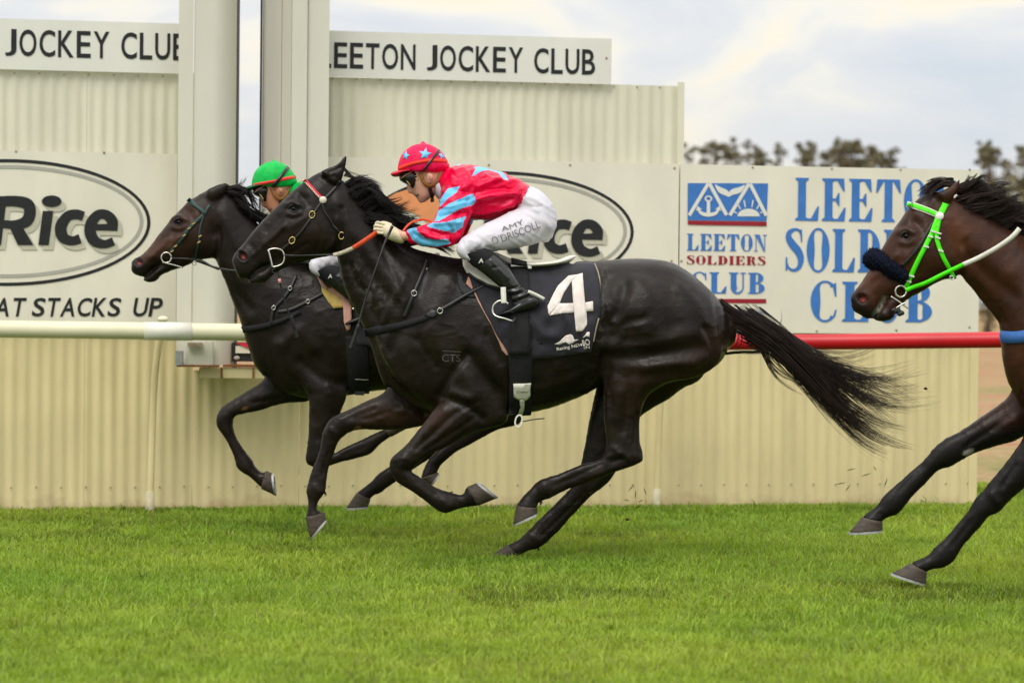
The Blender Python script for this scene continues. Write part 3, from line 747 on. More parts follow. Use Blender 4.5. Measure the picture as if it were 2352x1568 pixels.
b = MB(); b.box(((a.x + c.x) / 2, 19.56, (a.z + c.z) / 2), c.x - a.x, .10, a.z - c.z); b.obj('case', M_dark, tl, False)
b = MB(); b.box(P(590, 803, 19.5), .27, .012, .045); b.obj('cream_panel', M_cream_hi, tl, False)
b = MB(); q = P(595, 796, 19.49); b.add([q + Vector((-.15, -.004, .022)), q + Vector((-.05, -.006, -.018)), q + Vector((.12, -.006, -.022)), q + Vector((.12, -.004, .022))], [(0, 1, 2, 3)]); b.obj('red_panel', M_redp, tl, False)
b = MB(); b.ell(P(544, 822, 19.5), .02, .012, .014); b.obj('knob', M_grey, tl)

# ---- running rail
M_railw = mat('rail_cream', s2l(226, 222, 190), .35, .5, var=.06, vscale=3); M_railr = mat('rail_red', s2l(190, 14, 30), .38, .5, var=.08, vscale=3); M_socket = mat('post_socket', s2l(190, 182, 152), .6, .3, var=.15, vscale=20); M_sleeve = mat('rail_sleeve', s2l(232, 230, 216), .35, .5, var=.04)
def rp_(vx, vy, Y): return P(vx, vy, Y)
white_pts = [rp_(-420, 751, 18.55), rp_(0, 755.5, 18.85), rp_(200, 758, 18.95), rp_(330, 760, 19.02), rp_(440, 761.5, 19.08), rp_(560, 763, 19.15), rp_(800, 768, 19.25), rp_(1100, 775, 19.42), rp_(1300, 780, 19.5)]
red_pts = [rp_(1300, 780, 19.5), rp_(1500, 783, 19.6), rp_(1700, 785.5, 19.65), rp_(1900, 785, 19.6), rp_(2100, 782.5, 19.45), rp_(2300, 780, 19.25), rp_(2700, 774, 18.9)]
def smooth_pts(p, sub=6): return [Vector(q) for q in catmull([tuple(x) for x in p], sub)]
rail = thing('running_rail', P(345, 1172, 19.1), 'round plastic running rail in front of the wall, cream then red', 'rail')
b = MB(); b.tube(smooth_pts(white_pts), .0535, 20); b.obj('cream_pipe', M_railw, rail)
b = MB(); b.tube(smooth_pts(red_pts), .0505, 20); b.obj('red_pipe', M_railr, rail)
b = MB(); b.tube([white_pts[3] , (white_pts[3] + white_pts[4]) / 2, white_pts[4]], [.0565, .0575, .0565], 20); b.obj('joint_sleeve', M_sleeve, rail)
def rail_post(top, mid, base, m_):
    b = MB(); b.tube(smooth_pts([top, mid, base], 8), [.022] * 17, 12); return b.obj('post', m_, rail)
for (tx, ty, bx, by, Y) in ((374, 740, 344, 1120, 19.22), (1545, 785, 1507, 1142, 20.05)):
    bs = P(bx, by + 30, Y + .12)
    bs.z = 0
    tpnt = P(tx, ty, Y + .06); mid = P((tx * .35 + bx * .65), 880, Y + .12)
    rail_post(tpnt, mid, Vector((bs.x, bs.y, -.05)), M_cream_lo)
    b = MB(); b.tube([Vector((bs.x, bs.y, -.03)), Vector((bs.x, bs.y, .02)), Vector((bs.x, bs.y, .135))], [.030, .030, .029], 14); b.obj('post_socket', M_socket, rail)
    b = MB(); b.ell(tpnt + Vector((0, 0, .02)), .035, .025, .020); b.obj('clip', M_railw, rail)

# ---- gum trees on the far side of the course
M_bark = mat('gum_bark', (.16, .13, .10), .9, .2, var=.4, vscale=3); M_leaf = mat('gum_leaf', (.08, .09, .04), .6, .3, attr=True)
def gum_tree(vx, vtop, wpx, Y, seed, label, lean=0, tone=1.0):
    rs = np.random.RandomState(seed)
    base = P(vx, 700, Y); base.z = 0; top = P(vx, vtop, Y).z; wid = wpx * Y / FV
    t = thing('gum_tree', base, label, 'tree', 'gum trees beyond the course')
    b = MB(); h = top
    trunk = [base + Vector((lean * k * .1 * wid + .1 * wid * math.sin(k * 2 + seed), 0, h * k * .16)) for k in range(5)]
    b.tube(trunk, [.035 * wid + .09, .03 * wid + .08, .026 * wid + .06, .02 * wid + .05, .016 * wid + .04], 8)
    tips = []
    for k in range(15):
        a = rs.rand() * 6.28; st = trunk[rs.randint(2, 5)]
        en = base + Vector((lean * .3 * wid + math.cos(a) * wid * (.15 + .34 * rs.rand()), math.sin(a) * wid * .35, h * (.72 + .24 * rs.rand())))
        midp = (st + en) / 2 + Vector((0, 0, .06 * h * rs.rand())); b.tube([st, midp, en], [.018 * wid + .03, .012 * wid + .02, .03], 6); tips.append(en)
    tips.append(base + Vector((lean * .3 * wid, 0, h * .92))); b.tube([trunk[-1], tips[-1]], [.016 * wid + .03, .02], 6)
    b.obj('trunk', M_bark, t)
    cl = []
    for tp_ in tips:
        for k in range(7):
            r = wid * (.045 + .075 * rs.rand()); c = np.array(tp_) + rs.randn(3) * np.array([.12, .12, .07]) * wid; c[2] = min(c[2], h - r * .7); cl.append((c, r, .7 + .6 * rs.rand()))
    V = []; F = []; Co = []
    for c, r, tn in cl:
        n = 50; d = rs.randn(n, 3); d /= np.linalg.norm(d, axis=1)[:, None]; p = c + d * (r * rs.rand(n)[:, None] ** .45) * np.array([1, 1, .75])
        L_ = .022 * wid + .05
        ax = rs.randn(n, 3); ax[:, 2] -= .6; ax /= np.linalg.norm(ax, axis=1)[:, None]; sd = np.cross(ax, rs.randn(n, 3)); sd /= np.linalg.norm(sd, axis=1)[:, None]
        q = len(V) * 1
        for i in range(n):
            k = len(V); l = L_ * (.7 + .7 * rs.rand())
            V += [p[i] - ax[i] * l, p[i] + sd[i] * l * .42, p[i] + ax[i] * l, p[i] - sd[i] * l * .42]; F.append((k, k + 1, k + 2, k + 3))
            g = tn * (.75 + .5 * rs.rand()) * tone; Co += [(.185 * g, .170 * g, .100 * g)] * 4
    mk('crown', np.array(V), F, M_leaf, t, False, colors=np.array(Co))
    return t
def tx(px): return K(14, px, 0)[0]
def ty(py): return K(14, 0, py)[1]
TR = [(245, 42, 80, 190, 'slim gum tree nearest the right end of the upper wall'), (365, -6, 120, 185, 'tallest dark gum tree just right of the upper wall'),
      (480, 8, 110, 195, 'leaning gum tree second behind the club board'), (690, 38, 150, 190, 'round gum tree above the small blue lettering'),
      (800, 44, 80, 205, 'thin wispy gum tree with sky through its crown'), (930, 33, 150, 190, 'domed gum tree above the letter L of the large lettering'),
      (1100, 84, 130, 205, 'low gum tree between two domed crowns'), (1310, 38, 240, 180, 'broadest gum tree above the middle of the club board'),
      (1490, 58, 140, 190, 'rounded gum tree at the right end of the row'), (2135, 50, 190, 150, 'gum tree right of the club board, open dark crown'),
      (590, 92, 110, 215, 'half hidden gum tree between the tallest and the round crown'), (1010, 96, 110, 215, 'small pale gum tree right of the first domed crown'), (1215, 84, 120, 215, 'small gum tree left of the broadest crown'), (1400, 70, 120, 200, 'gum tree merging with the right side of the broadest crown'),
      (2330, 62, 190, 158, 'gum tree at the right edge of the picture')]
for i, (px, py, w_, Y, lb) in enumerate(TR):
    gum_tree(tx(px), ty(py) - 17, w_ / 1.57219 / SC * 1.12, Y, 40 + i, lb, lean=random.uniform(-.4, .4))
M_scrub = mat('scrub_leaf', (.2, .2, .09), .7, .2, attr=True)
def scrub(vx, vtop, wpx, Y, seed, label):
    rs = np.random.RandomState(seed); base = P(vx, 700, Y); base.z = 0; h = P(vx, vtop, Y).z; w = wpx * Y / FV
    t = thing('scrub_bush', base, label, 'bush', 'scrub behind the course')
    n = 1500; d = rs.randn(n, 3); d /= np.linalg.norm(d, axis=1)[:, None]; lump = 1 + .25 * np.sin(d[:, 0] * 7 + seed) * np.cos(d[:, 2] * 6)
    p = np.array(base) + np.array([0, 0, h * .5]) + d * (rs.rand(n)[:, None] ** .4) * lump[:, None] * np.array([w * .5, w * .4, h * .48])
    V = []; F = []; Co = []
    for i in range(n):
        a = rs.randn(3); a /= np.linalg.norm(a); s = np.cross(a, rs.randn(3)); s /= np.linalg.norm(s); l = .05 * w + .06; k = len(V)
        V += [p[i] - a * l, p[i] + s * l * .5, p[i] + a * l, p[i] - s * l * .5]; F.append((k, k + 1, k + 2, k + 3)); g = .7 + .6 * rs.rand(); Co += [(.17 * g, .155 * g, .075 * g)] * 4
    mk('foliage', np.array(V), F, M_scrub, t, False, colors=np.array(Co))
    b = MB(); b.tube([base, base + Vector((0, 0, h * .4))], [.12, .06], 6); b.obj('stem', M_bark, t)
for i, (px, py, w_, Y, lb) in enumerate([(2130, 235, 160, 120, 'olive scrub bush behind the neck of the bay horse'), (2260, 200, 190, 125, 'wide olive scrub bush right of the bay horse mane'), (2390, 230, 190, 118, 'olive scrub bush at the right picture edge'), (1900, 300, 300, 128, 'low scrub bush behind the right end of the club board'), (2520, 260, 260, 130, 'olive scrub bush outside the right picture edge'), (560, 150, 330, 170, 'low scrub bush behind the gum trees')]):
    if i in (3, 4, 5): continue
    scrub(tx(px), ty(py), w_ / 1.57219 / SC, Y, 80 + i, lb)
# ================================================================== HORSES
def coat_mat(name, r0=.25, r1=.43, bump=.16):
    M = mat(name, (.02, .02, .02), .45, .19, var=.22, vscale=9, attr=True, bump=bump, bscale=150, stretch=(.35, 1, 1))
    t = M.node_tree; b = t.nodes['Principled BSDF']
    n = t.nodes.new('ShaderNodeTexNoise'); n.inputs['Scale'].default_value = 5.5; n.inputs['Detail'].default_value = 6
    c = t.nodes.new('ShaderNodeTexCoord'); t.links.new(c.outputs['Object'], n.inputs[0])
    r = t.nodes.new('ShaderNodeMapRange'); r.inputs[1].default_value = .35; r.inputs[2].default_value = .65; r.inputs[3].default_value = r0; r.inputs[4].default_value = r1
    t.links.new(n.outputs[0], r.inputs[0]); t.links.new(r.outputs[0], b.inputs['Roughness'])
    m2 = t.nodes.new('ShaderNodeTexNoise'); m2.inputs['Scale'].default_value = 13; m2.inputs['Detail'].default_value = 5; m2.inputs['Roughness'].default_value = .62; t.links.new(c.outputs['Object'], m2.inputs[0])
    b2 = t.nodes.new('ShaderNodeBump'); b2.inputs['Strength'].default_value = .22; b2.inputs['Distance'].default_value = .012; t.links.new(m2.outputs[0], b2.inputs['Height'])
    old = b.inputs['Normal'].links[0].from_node; t.links.new(b2.outputs[0], old.inputs['Normal'])
    return M
M_coat = coat_mat('horse_coat'); M_hoof = mat('hoof_horn', (.085, .064, .047), .6, .35, var=.45, vscale=26, col2=(.035, .027, .022), stretch=(1, 1, 2.5))
M_shoe = mat('horseshoe_metal', (.40, .40, .39), .5, .4, var=.25, vscale=40, metal=.3); M_hair = mat('horse_hair', (.010, .008, .0075), .5, .22, var=.3, vscale=20)
M_hairbr = mat('brown_hair', (.022, .0125, .009), .5, .22, var=.4, vscale=20); M_lid = mat('eyelid_skin', (.010, .008, .007), .5, .3); M_eye = mat('horse_eye', (.003, .002, .002), .07, .18)

def T(pts, s=1.0, o=(0, 0), c=(0, 0)):
    return [((r[0] - c[0]) * s + o[0], (r[1] - c[1]) * s + o[1], (r[2] - c[0]) * s + o[0], (r[3] - c[1]) * s + o[1]) + tuple(r[4:]) for r in pts]
def Yo(pts, yo): return [tuple(r[:5]) + (yo,) for r in pts]

def build_horse(name, barrel, label, Y0, lofts, strokes, color, eye, nostril, voxel, masks, hooves):
    """lofts: list of rung lists; masks: (V points, radius, iterations) extra smoothing where limbs join the trunk"""
    parts = []
    for lf in lofts:
        e_ = 2.0
        if isinstance(lf, dict): e_ = lf.get('e', 2.0); lf = lf['r']
        parts.append(loft(lf, Y0, e=e_))
    co, F = remesh(parts, voxel)
    co = taubin(co, F, 6); co = laplace(co, F, 2, .5)
    q = toV(co)
    ny = np.abs(normals(co, F)[:, 1])   # flanks are smoothed along, silhouettes are kept
    lo_, hi_ = q.min(0), q.max(0)
    tors = np.clip((co[:, 2] - .75) / .15, 0, 1) * np.clip((ny - .25) / .4, 0, 1) * barrel(q)
    co = laplace(co, F, 60, .6, tors); q = toV(co)
    for pts, rad, it in masks:
        w = np.exp(-(segdist(q, pts) / rad) ** 2); co = laplace(co, F, it, .6, w); q = toV(co)
    co = sculpt(co, F, [(p_, w_ * (1.15 if w_ < 6 else 1), mm * (1.25 if w_ < 6 else 1.6)) for p_, w_, mm in strokes])
    co = laplace(co, F, 1, .35)
    # fine veins and skin creases under the short summer coat
    vn = normals(co, F); q = toV(co); a_ = q[:, 0] + 7000; b_ = q[:, 1] + 7000; wob = 14 * vnoise(a_, b_, 1 / 40., 61)
    rg = 1 - np.abs(2 * vnoise(a_ + wob, b_ * 1.35 - wob, 1 / 30., 63) - 1); rg2 = 1 - np.abs(2 * vnoise(a_ - wob, b_ + wob * .6, 1 / 17., 65) - 1)
    gate = np.clip((vnoise(a_, b_, 1 / 90., 67) - .35) * 3, 0, 1); und = vnoise(a_, b_, 1 / 48., 69) - .5
    co = co + vn * ((rg ** 7) * .0034 * gate + (rg2 ** 6) * .0014 + und * .007)[:, None]; co = laplace(co, F, 1, .3)
    vn = normals(co, F); q = toV(co)
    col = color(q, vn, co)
    g = P(*hooves['ground'], Y0); root = thing(name, Vector((g.x, Y0, 0)), label, 'horse')
    # nostril: a real hollow, pink inside
    for (x, y, rx, ry, ang, dep) in nostril:
        ca, sa = math.cos(ang), math.sin(ang); dx = q[:, 0] - x; dy = q[:, 1] - y
        rr = ((dx * ca + dy * sa) / rx) ** 2 + ((-dx * sa + dy * ca) / ry) ** 2
        side = np.clip(np.abs(vn[:, 1]) * 2.0, 0, 1)
        k = np.exp(-rr ** 1.5) * side; rim = np.exp(-((np.sqrt(rr) - 1.35) / .35) ** 2) * side
        co = co - vn * (k * dep)[:, None] + vn * (rim * dep * .22)[:, None]
        pink = np.clip(1 - rr * 1.6, 0, 1)[:, None] * side[:, None]
        dark = np.exp(-((np.sqrt(rr) - 1.0) / .4) ** 2)[:, None] * side[:, None]
        col = col * (1 - .6 * dark) ; col = col * (1 - pink) + np.array([.30, .055, .045]) * pink
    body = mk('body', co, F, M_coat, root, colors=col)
    bvh = bvh_of(co, F)
    if eye:
        p, nn = hit(bvh, eye[0], eye[1], Y0)
        er = .0185
        b = MB(); b.ell(p + Vector((0, er * .62, 0)), er * 1.15, er, er, 16, 10); b.obj('eye', M_eye, root)
        yo = 2 * Y0 - (p.y + er * .62); b = MB(); b.ell(Vector((p.x, yo, p.z)), er * 1.15, er, er, 16, 10); b.obj('eye', M_eye, root)
        # upper lid
        b = MB(); pts = [p + Vector((er * 1.5 * math.cos(a), -.002, er * 1.15 * math.sin(a) + .002)) for a in [math.radians(z) for z in (-10, 25, 60, 90, 125, 160, 195)]]
        b.tube(pts, [.002, .005, .0065, .007, .0065, .005, .002], 8); b.obj('eyelid', M_lid, root)
    for h in hooves['list']:
        make_hoof(root, Y0, *h)
    return dict(root=root, bvh=bvh, Y=Y0, co=co, F=F)

def make_hoof(root, Y0, cor, sole, yo, hw=.056):
    """cor: coronet front, heel; sole: toe, heel"""
    (a, b_), (c, d) = cor, sole
    lerp = lambda p, r, t: (p[0] + (r[0] - p[0]) * t, p[1] + (r[1] - p[1]) * t)
    rg = []
    for t, w in ((0, .80), (.08, .90), (.35, .93), (.7, .98), (.97, 1.02)):
        p, r = lerp(a, c, t), lerp(b_, d, t); rg.append((*p, *r, hw * w, yo))
    v, f = loft(rg, Y0, n=20, sub=2, e=2.3, ends=(.15, .05))
    o = mk('hoof', v, f, M_hoof, root)
    # shoe: an open ring on the rim of the sole
    A = P(*c, Y0 + yo); B = P(*d, Y0 + yo); cen = (A + B) / 2; u = (A - B) / 2
    up = (P(*lerp(a, c, .5), Y0 + yo) + P(*lerp(b_, d, .5), Y0 + yo)) / 2 - cen
    up -= u * up.dot(u) / max(u.dot(u), 1e-9); up.normalize()
    yv = Vector((0, hw * 1.02, 0)); V = []; Fc = []; n = 20
    for i in range(n + 1):
        an = math.radians(-150 + 300 * i / n)
        for k, dz in ((1.03, .0015), (1.03, -.010), (.72, -.010), (.72, .0015)):
            V.append(cen + u * math.cos(an) * k + yv * math.sin(an) * k + up * dz)
    for i in range(n):
        for k in range(4): Fc.append((i * 4 + k, i * 4 + (k + 1) % 4, i * 4 + 4 + (k + 1) % 4, i * 4 + 4 + k))
    Fc += [(0, 1, 2, 3), tuple(n * 4 + k for k in (3, 2, 1, 0))]
    mk('horseshoe', V, Fc, M_shoe, o, False)
    return o

def hair(name, root, locks, m_, Y0, seed=1):
    """locks: (V polyline, y offset, n strands, root spread px, tip spread px, radius m, [y spread])"""
    rs = np.random.RandomState(seed); V = []; F = []
    for lk in locks:
        pts, yo, n, rsp, tsp, rad = lk[:6]; n = int(n * 1.2); ysp = lk[6] if len(lk) > 6 else .03
        base = catmull(pts, 4); m_n = len(base)
        tt = np.linspace(0, 1, m_n)
        for s in range(n):
            if s % 11 == 0:
                c0 = rs.randn(2) * rsp * .5; c1_ = rs.randn(2) * tsp * .5; cph = rs.rand() * 6.28; cam_p = tsp * .16 * rs.rand(); cL = 1 - .27 * rs.rand() ** 1.6; cy0 = rs.randn() * ysp * .4; cy1 = rs.randn() * ysp
            r0 = c0 + rs.randn(2) * rsp * .22; r1 = c1_ + rs.randn(2) * (tsp * .09 + .8); ph = cph + rs.randn() * .25; amp = cam_p + tsp * .03 * rs.rand(); L_ = cL * (1 - .15 * rs.rand() ** 2)
            if rs.rand() < .06: r1 = r1 + rs.randn(2) * tsp * .35; amp *= 1.6
            y0 = yo + cy0 + rs.randn() * ysp * .12; y1 = yo + cy1 + rs.randn() * ysp * .2
            q = base + r0 * (1 - tt)[:, None] + r1 * (tt ** 1.3)[:, None] + np.stack([np.sin(tt * 6.5 + ph), np.cos(tt * 5.6 + ph)], 1) * (amp * 1.7) * tt[:, None]
            kk = max(3, int(m_n * L_)); q = q[:kk]; k0 = len(V)
            d = np.gradient(q, axis=0); d /= np.maximum(np.linalg.norm(d, axis=1), 1e-6)[:, None]
            for i in range(kk):
                w = .82 * rad * (1 - .85 * (i / (kk - 1)) ** 1.5) * (.7 + .5 * rs.rand() * 0 + .3)
                c = P(q[i, 0], q[i, 1], Y0 + y0 + (y1 - y0) * tt[i]); wpx = np.array([-d[i, 1], d[i, 0]])
                o_ = cam_r * wpx[0] * w - cam_u * wpx[1] * w
                V += [c + o_, c - o_ , c + Vector((0, -w, 0))]
            for i in range(kk - 1):
                a = k0 + i * 3; F += [(a, a + 1, a + 4, a + 3), (a + 1, a + 2, a + 5, a + 4), (a + 2, a, a + 3, a + 5)]
    return mk(name, V, F, m_, root)

# ---------------------------------------------------------------- horse 1: black, nearest
Y1 = 16.0
torso1 = [(1668, 722, 1674, 800, .09), (1648, 684, 1650, 836, .19), (1602, 641, 1600, 862, .255), (1545, 604, 1530, 868, .285), (1470, 593, 1455, 862, .285), (1400, 597, 1400, 876, .265),
          (1330, 605, 1335, 910, .265), (1260, 608, 1262, 938, .28), (1180, 606, 1195, 950, .285), (1110, 600, 1120, 955, .265), (1050, 592, 1060, 956, .235), (1000, 582, 1000, 948, .215), (950, 569, 945, 930, .20), (908, 541, 903, 902, .175)]
neck1 = [(1005, 583, 885, 892, .17), (960, 573, 868, 850, .165), (925, 553, 853, 800, .15), (893, 527, 835, 755, .125), (863, 494, 812, 710, .108), (835, 465, 793, 665, .098), (810, 440, 780, 615, .09), (788, 416, 768, 575, .082), (765, 398, 755, 560, .07)]
head1 = [(765, 394, 792, 530, .06), (735, 394, 784, 560, .078), (702, 415, 768, 585, .098), (670, 442, 738, 592, .108), (640, 469, 708, 598, .098), (610, 500, 680, 605, .083), (582, 530, 646, 612, .070), (562, 556, 614, 614, .063), (547, 573, 598, 621, .060), (537, 586, 583, 631, .058), (534, 600, 570, 639, .050), (541, 620, 560, 638, .034)]
jaw1 = [(650, 590, 665, 612, .052), (632, 600, 646, 619, .05), (614, 612, 630, 631, .047), (599, 622, 617, 641, .045), (587, 631, 608, 648, .044), (577, 639, 596, 650, .040), (570, 645, 583, 650, .028)]
ear1 = [(735, 393, 778, 424, .030), (752, 386, 786, 410, .027), (768, 381, 790, 397, .022), (781, 372, 793, 384, .016), (788, 364, 796, 371, .010), (793, 358, 797, 362, .005)]
nh1 = [(1412, 700, 1655, 750, .12), (1392, 785, 1656, 825, .125), (1385, 850, 1604, 864, .115), (1385, 890, 1530, 882, .092), (1386, 920, 1488, 910, .072), (1387, 950, 1473, 948, .056), (1390, 985, 1469, 985, .049), (1393, 1012, 1469, 1015, .046),
       (1387, 1040, 1476, 1038, .044), (1374, 1054, 1474, 1060, .041), (1356, 1061, 1430, 1078, .037), (1335, 1066, 1372, 1098, .032), (1312, 1077, 1338, 1113, .029), (1288, 1087, 1305, 1124, .029), (1264, 1095, 1282, 1134, .031), (1242, 1102, 1258, 1145, .036), (1228, 1112, 1244, 1150, .034), (1214, 1128, 1236, 1154, .03), (1201, 1143, 1234, 1162, .036), (1187, 1160, 1234, 1167, .043)]
fh1 = [(1410, 720, 1640, 770, .11), (1382, 830, 1618, 860, .11), (1370, 885, 1570, 892, .095), (1362, 922, 1515, 928, .08), (1357, 952, 1472, 957, .062), (1350, 985, 1440, 1000, .05), (1344, 1015, 1425, 1036, .046),
       (1338, 1045, 1422, 1068, .043), (1333, 1070, 1412, 1088, .04), (1324, 1096, 1394, 1110, .037), (1308, 1122, 1360, 1137, .032), (1288, 1143, 1334, 1163, .029), (1268, 1163, 1312, 1185, .029), (1246, 1186, 1290, 1210, .029), (1225, 1206, 1268, 1232, .031), (1207, 1224, 1250, 1249, .035), (1195, 1236, 1234, 1259, .033), (1182, 1243, 1213, 1263, .03), (1165, 1251, 1190, 1275, .042)]
nf1 = [(1000, 800, 1130, 830, .075), (1000, 860, 1155, 900, .085), (1018, 906, 1168, 948, .078), (992, 943, 1150, 976, .07), (963, 982, 1082, 994, .056), (931, 1021, 1030, 1025, .047), (907, 1043, 988, 1044, .042), (897, 1056, 962, 1064, .041), (894, 1070, 946, 1078, .040),
       (899, 1090, 945, 1082, .037), (913, 1110, 952, 1087, .032), (947, 1129, 972, 1100, .028), (980, 1152, 1000, 1117, .028), (1003, 1170, 1029, 1128, .033), (1024, 1177, 1045, 1133, .035), (1046, 1170, 1055, 1136, .03), (1070, 1164, 1065, 1134, .034), (1098, 1160, 1073, 1118, .043)]
ff1 = [(905, 830, 1060, 900, .08), (887, 893, 1010, 962, .075), (843, 920, 955, 982, .062), (808, 938, 882, 987, .05), (774, 953, 834, 985, .044), (757, 966, 806, 990, .042), (745, 984, 793, 999, .041), (739, 1002, 779, 1014, .037), (735, 1027, 770, 1036, .031), (727, 1053, 762, 1060, .028), (717, 1074, 754, 1081, .028), (710, 1102, 750, 1106, .03), (704, 1120, 747, 1126, .035), (703, 1131, 741, 1139, .033), (706, 1144, 733, 1150, .03), (706, 1165, 729, 1168, .034), (701, 1188, 744, 1178, .043)]
H1_strokes = [
    # shoulder and chest
    ([(847, 772), (883, 858), (924, 902), (975, 950)], 13, -16), ([(905, 800), (940, 860), (985, 900)], 30, 10),
    ([(985, 610), (955, 690), (925, 750), (900, 800)], 16, -9), ([(1030, 640), (1000, 720), (975, 790)], 26, 9),
    ([(1072, 815), (1040, 855), (1010, 905)], 9, -9), ([(1075, 815), (1110, 860), (1150, 900)], 12, -7), ([(1075, 870), (1085, 900)], 22, 12),
    ([(1100, 800), (1140, 850), (1165, 915)], 18, 7), ([(1160, 780), (1172, 860), (1172, 940)], 10, -8), ([(1020, 915), (1065, 930), (1110, 962)], 9, -9), ([(1040, 900), (1080, 915)], 10, 8),
    ([(1050, 945), (1000, 990), (955, 1030)], 6, -6), ([(1085, 962), (1030, 1000), (975, 1035)], 6, -5), ([(1020, 945), (975, 995)], 10, 5),
    # neck
    ([(800, 610), (840, 690), (880, 760)], 11, -8), ([(770, 470), (830, 560), (900, 640), (950, 690)], 22, 8), ([(815, 560), (860, 640), (905, 700)], 14, -6), ([(850, 500), (900, 570), (960, 610)], 12, -5),
    # ribs, flank
    ([(1385, 660), (1398, 700), (1392, 740)], 20, -7), ([(1436, 658), (1424, 706), (1402, 738), (1391, 766), (1387, 835), (1383, 880)], 14, -11), ([(1470, 650), (1490, 690), (1495, 740)], 34, 8), ([(1340, 650), (1350, 760), (1340, 850)], 22, -5),
    # quarters
    ([(1392, 795), (1440, 796), (1490, 791), (1540, 780)], 14, 8), ([(1400, 822), (1470, 819), (1540, 810), (1610, 794)], 17, -10), ([(1560, 770), (1600, 765), (1615, 790)], 18, 8),
    ([(1645, 684), (1654, 745), (1660, 790)], 8, -7), ([(1618, 755), (1636, 796), (1626, 838), (1560, 866)], 9, -8), ([(1480, 845), (1540, 838), (1600, 835)], 14, 8), ([(1400, 850), (1480, 862), (1560, 856)], 14, -6),
    ([(1500, 640), (1540, 690), (1550, 740)], 24, -7), ([(1440, 700), (1470, 760), (1520, 770)], 26, 8), ([(1435, 870), (1440, 930), (1432, 990)], 9, -6), ([(1462, 950), (1455, 1020)], 5, -6), ([(1425, 900), (1415, 960)], 12, 5),
    ([(1412, 1030), (1440, 1050)], 8, 6), ([(1405, 1060), (1430, 1052)], 6, -5), ([(1380, 1065), (1320, 1095), (1270, 1115)], 4.5, -5), ([(1345, 1130), (1290, 1185), (1245, 1228)], 4.5, -5),
    ([(1460, 1045), (1470, 1055)], 8, 5), ([(930, 1055), (920, 1075)], 8, 5), ([(960, 1105), (1000, 1135)], 4.5, -5), ([(755, 1040), (740, 1090)], 4.5, -4), ([(820, 965), (900, 950)], 7, -5),
    # head
    ([(655, 520), (625, 545), (605, 560)], 6, 5), ([(700, 500), (672, 520)], 8, 4), ([(774, 505), (772, 545), (752, 572)], 8, 6), ([(784, 480), (784, 530), (774, 575)], 6, -8), ([(730, 530), (745, 550)], 25, 6),
    ([(655, 470), (672, 464), (692, 472)], 6, 6), ([(660, 490), (675, 494), (690, 489)], 5, 3), ([(675, 480)], 9, -7), ([(690, 452), (705, 470)], 8, -5), ([(640, 500), (615, 530)], 8, -5),
    ([(578, 630), (594, 619), (616, 607)], 3.5, -7), ([(585, 600), (600, 610)], 7, -3), ([(590, 632), (606, 630)], 8, 4), ([(690, 600), (650, 612)], 6, -4),
    ([(757, 394), (782, 384)], 4, -9), ([(745, 410), (765, 405)], 7, -5),
    ([(690, 448), (700, 455)], 8, -8), ([(705, 560), (660, 585), (625, 595)], 5, -5), ([(655, 515), (630, 545), (600, 570), (580, 585)], 2.6, 4), ([(720, 500), (735, 540), (725, 575)], 4, -4), ([(600, 636)], 9, 6), ([(572, 560), (585, 575), (590, 592)], 6, -4), ([(610, 510), (580, 545)], 5, 3),
    ([(660, 474), (672, 468), (686, 472)], 3.2, 6), ([(662, 464), (674, 458), (690, 464)], 3.5, -5), ([(664, 490), (676, 493), (688, 488)], 3, 4), ([(660, 500), (676, 503), (692, 498)], 4, -4),
    # tendons and veins of the limbs
    ([(1400, 900), (1408, 960), (1410, 1020)], 5, -4), ([(1450, 960), (1445, 1010)], 3.5, -5), ([(1395, 1048), (1425, 1040)], 5, 5), ([(1440, 1068), (1400, 1078), (1350, 1098)], 4, 4), ([(1250, 1108), (1256, 1136)], 8, 4), ([(1232, 1122), (1238, 1140)], 4, -4),
    ([(1390, 1090), (1340, 1140)], 5, 4), ([(1218, 1228), (1240, 1242)], 8, 4), ([(905, 1055), (930, 1050)], 6, 5), ([(912, 1075), (935, 1080)], 5, -5), ([(1018, 1150), (1030, 1160)], 8, 4), ([(1048, 1148), (1056, 1160)], 4, -4),
    ([(1100, 930), (1050, 960), (1000, 1010)], 4, 4), ([(980, 970), (940, 1020)], 5, -5), ([(860, 940), (800, 962)], 5, -5), ([(760, 985), (775, 1000)], 7, 4), ([(722, 1118), (735, 1128)], 7, 4), ([(930, 940), (870, 960)], 6, 4),
    # belly, ribs, loin
    ([(1230, 890), (1290, 880), (1350, 850)], 10, 5), ([(1235, 915), (1300, 900)], 7, -5), ([(1400, 640), (1470, 625), (1540, 640)], 16, -5), ([(1560, 660), (1600, 700), (1620, 740)], 12, 5), ([(1500, 835), (1560, 830), (1620, 822)], 12, 5), ([(1410, 770), (1440, 740), (1480, 730)], 10, -6), ([(1395, 700), (1405, 740)], 7, 8),
    ([(1000, 760), (1020, 820), (1060, 850)], 14, 6), ([(960, 780), (1000, 840)], 9, -6), ([(880, 800), (910, 850), (950, 890)], 8, 5), ([(930, 640), (900, 700), (880, 740)], 9, 6), ([(870, 560), (900, 620), (930, 680)], 8, -5), ([(1120, 770), (1150, 830)], 10, -5)]
def speck(q, s_, thr, seed): return np.clip((vnoise(q[:, 0] + 5000, q[:, 1] + 5000, s_, seed) * .6 + vnoise(q[:, 0] + 5000, q[:, 1] + 5000, s_ * 2.7, seed + 1) * .4 - thr) * 8, 0, 1)
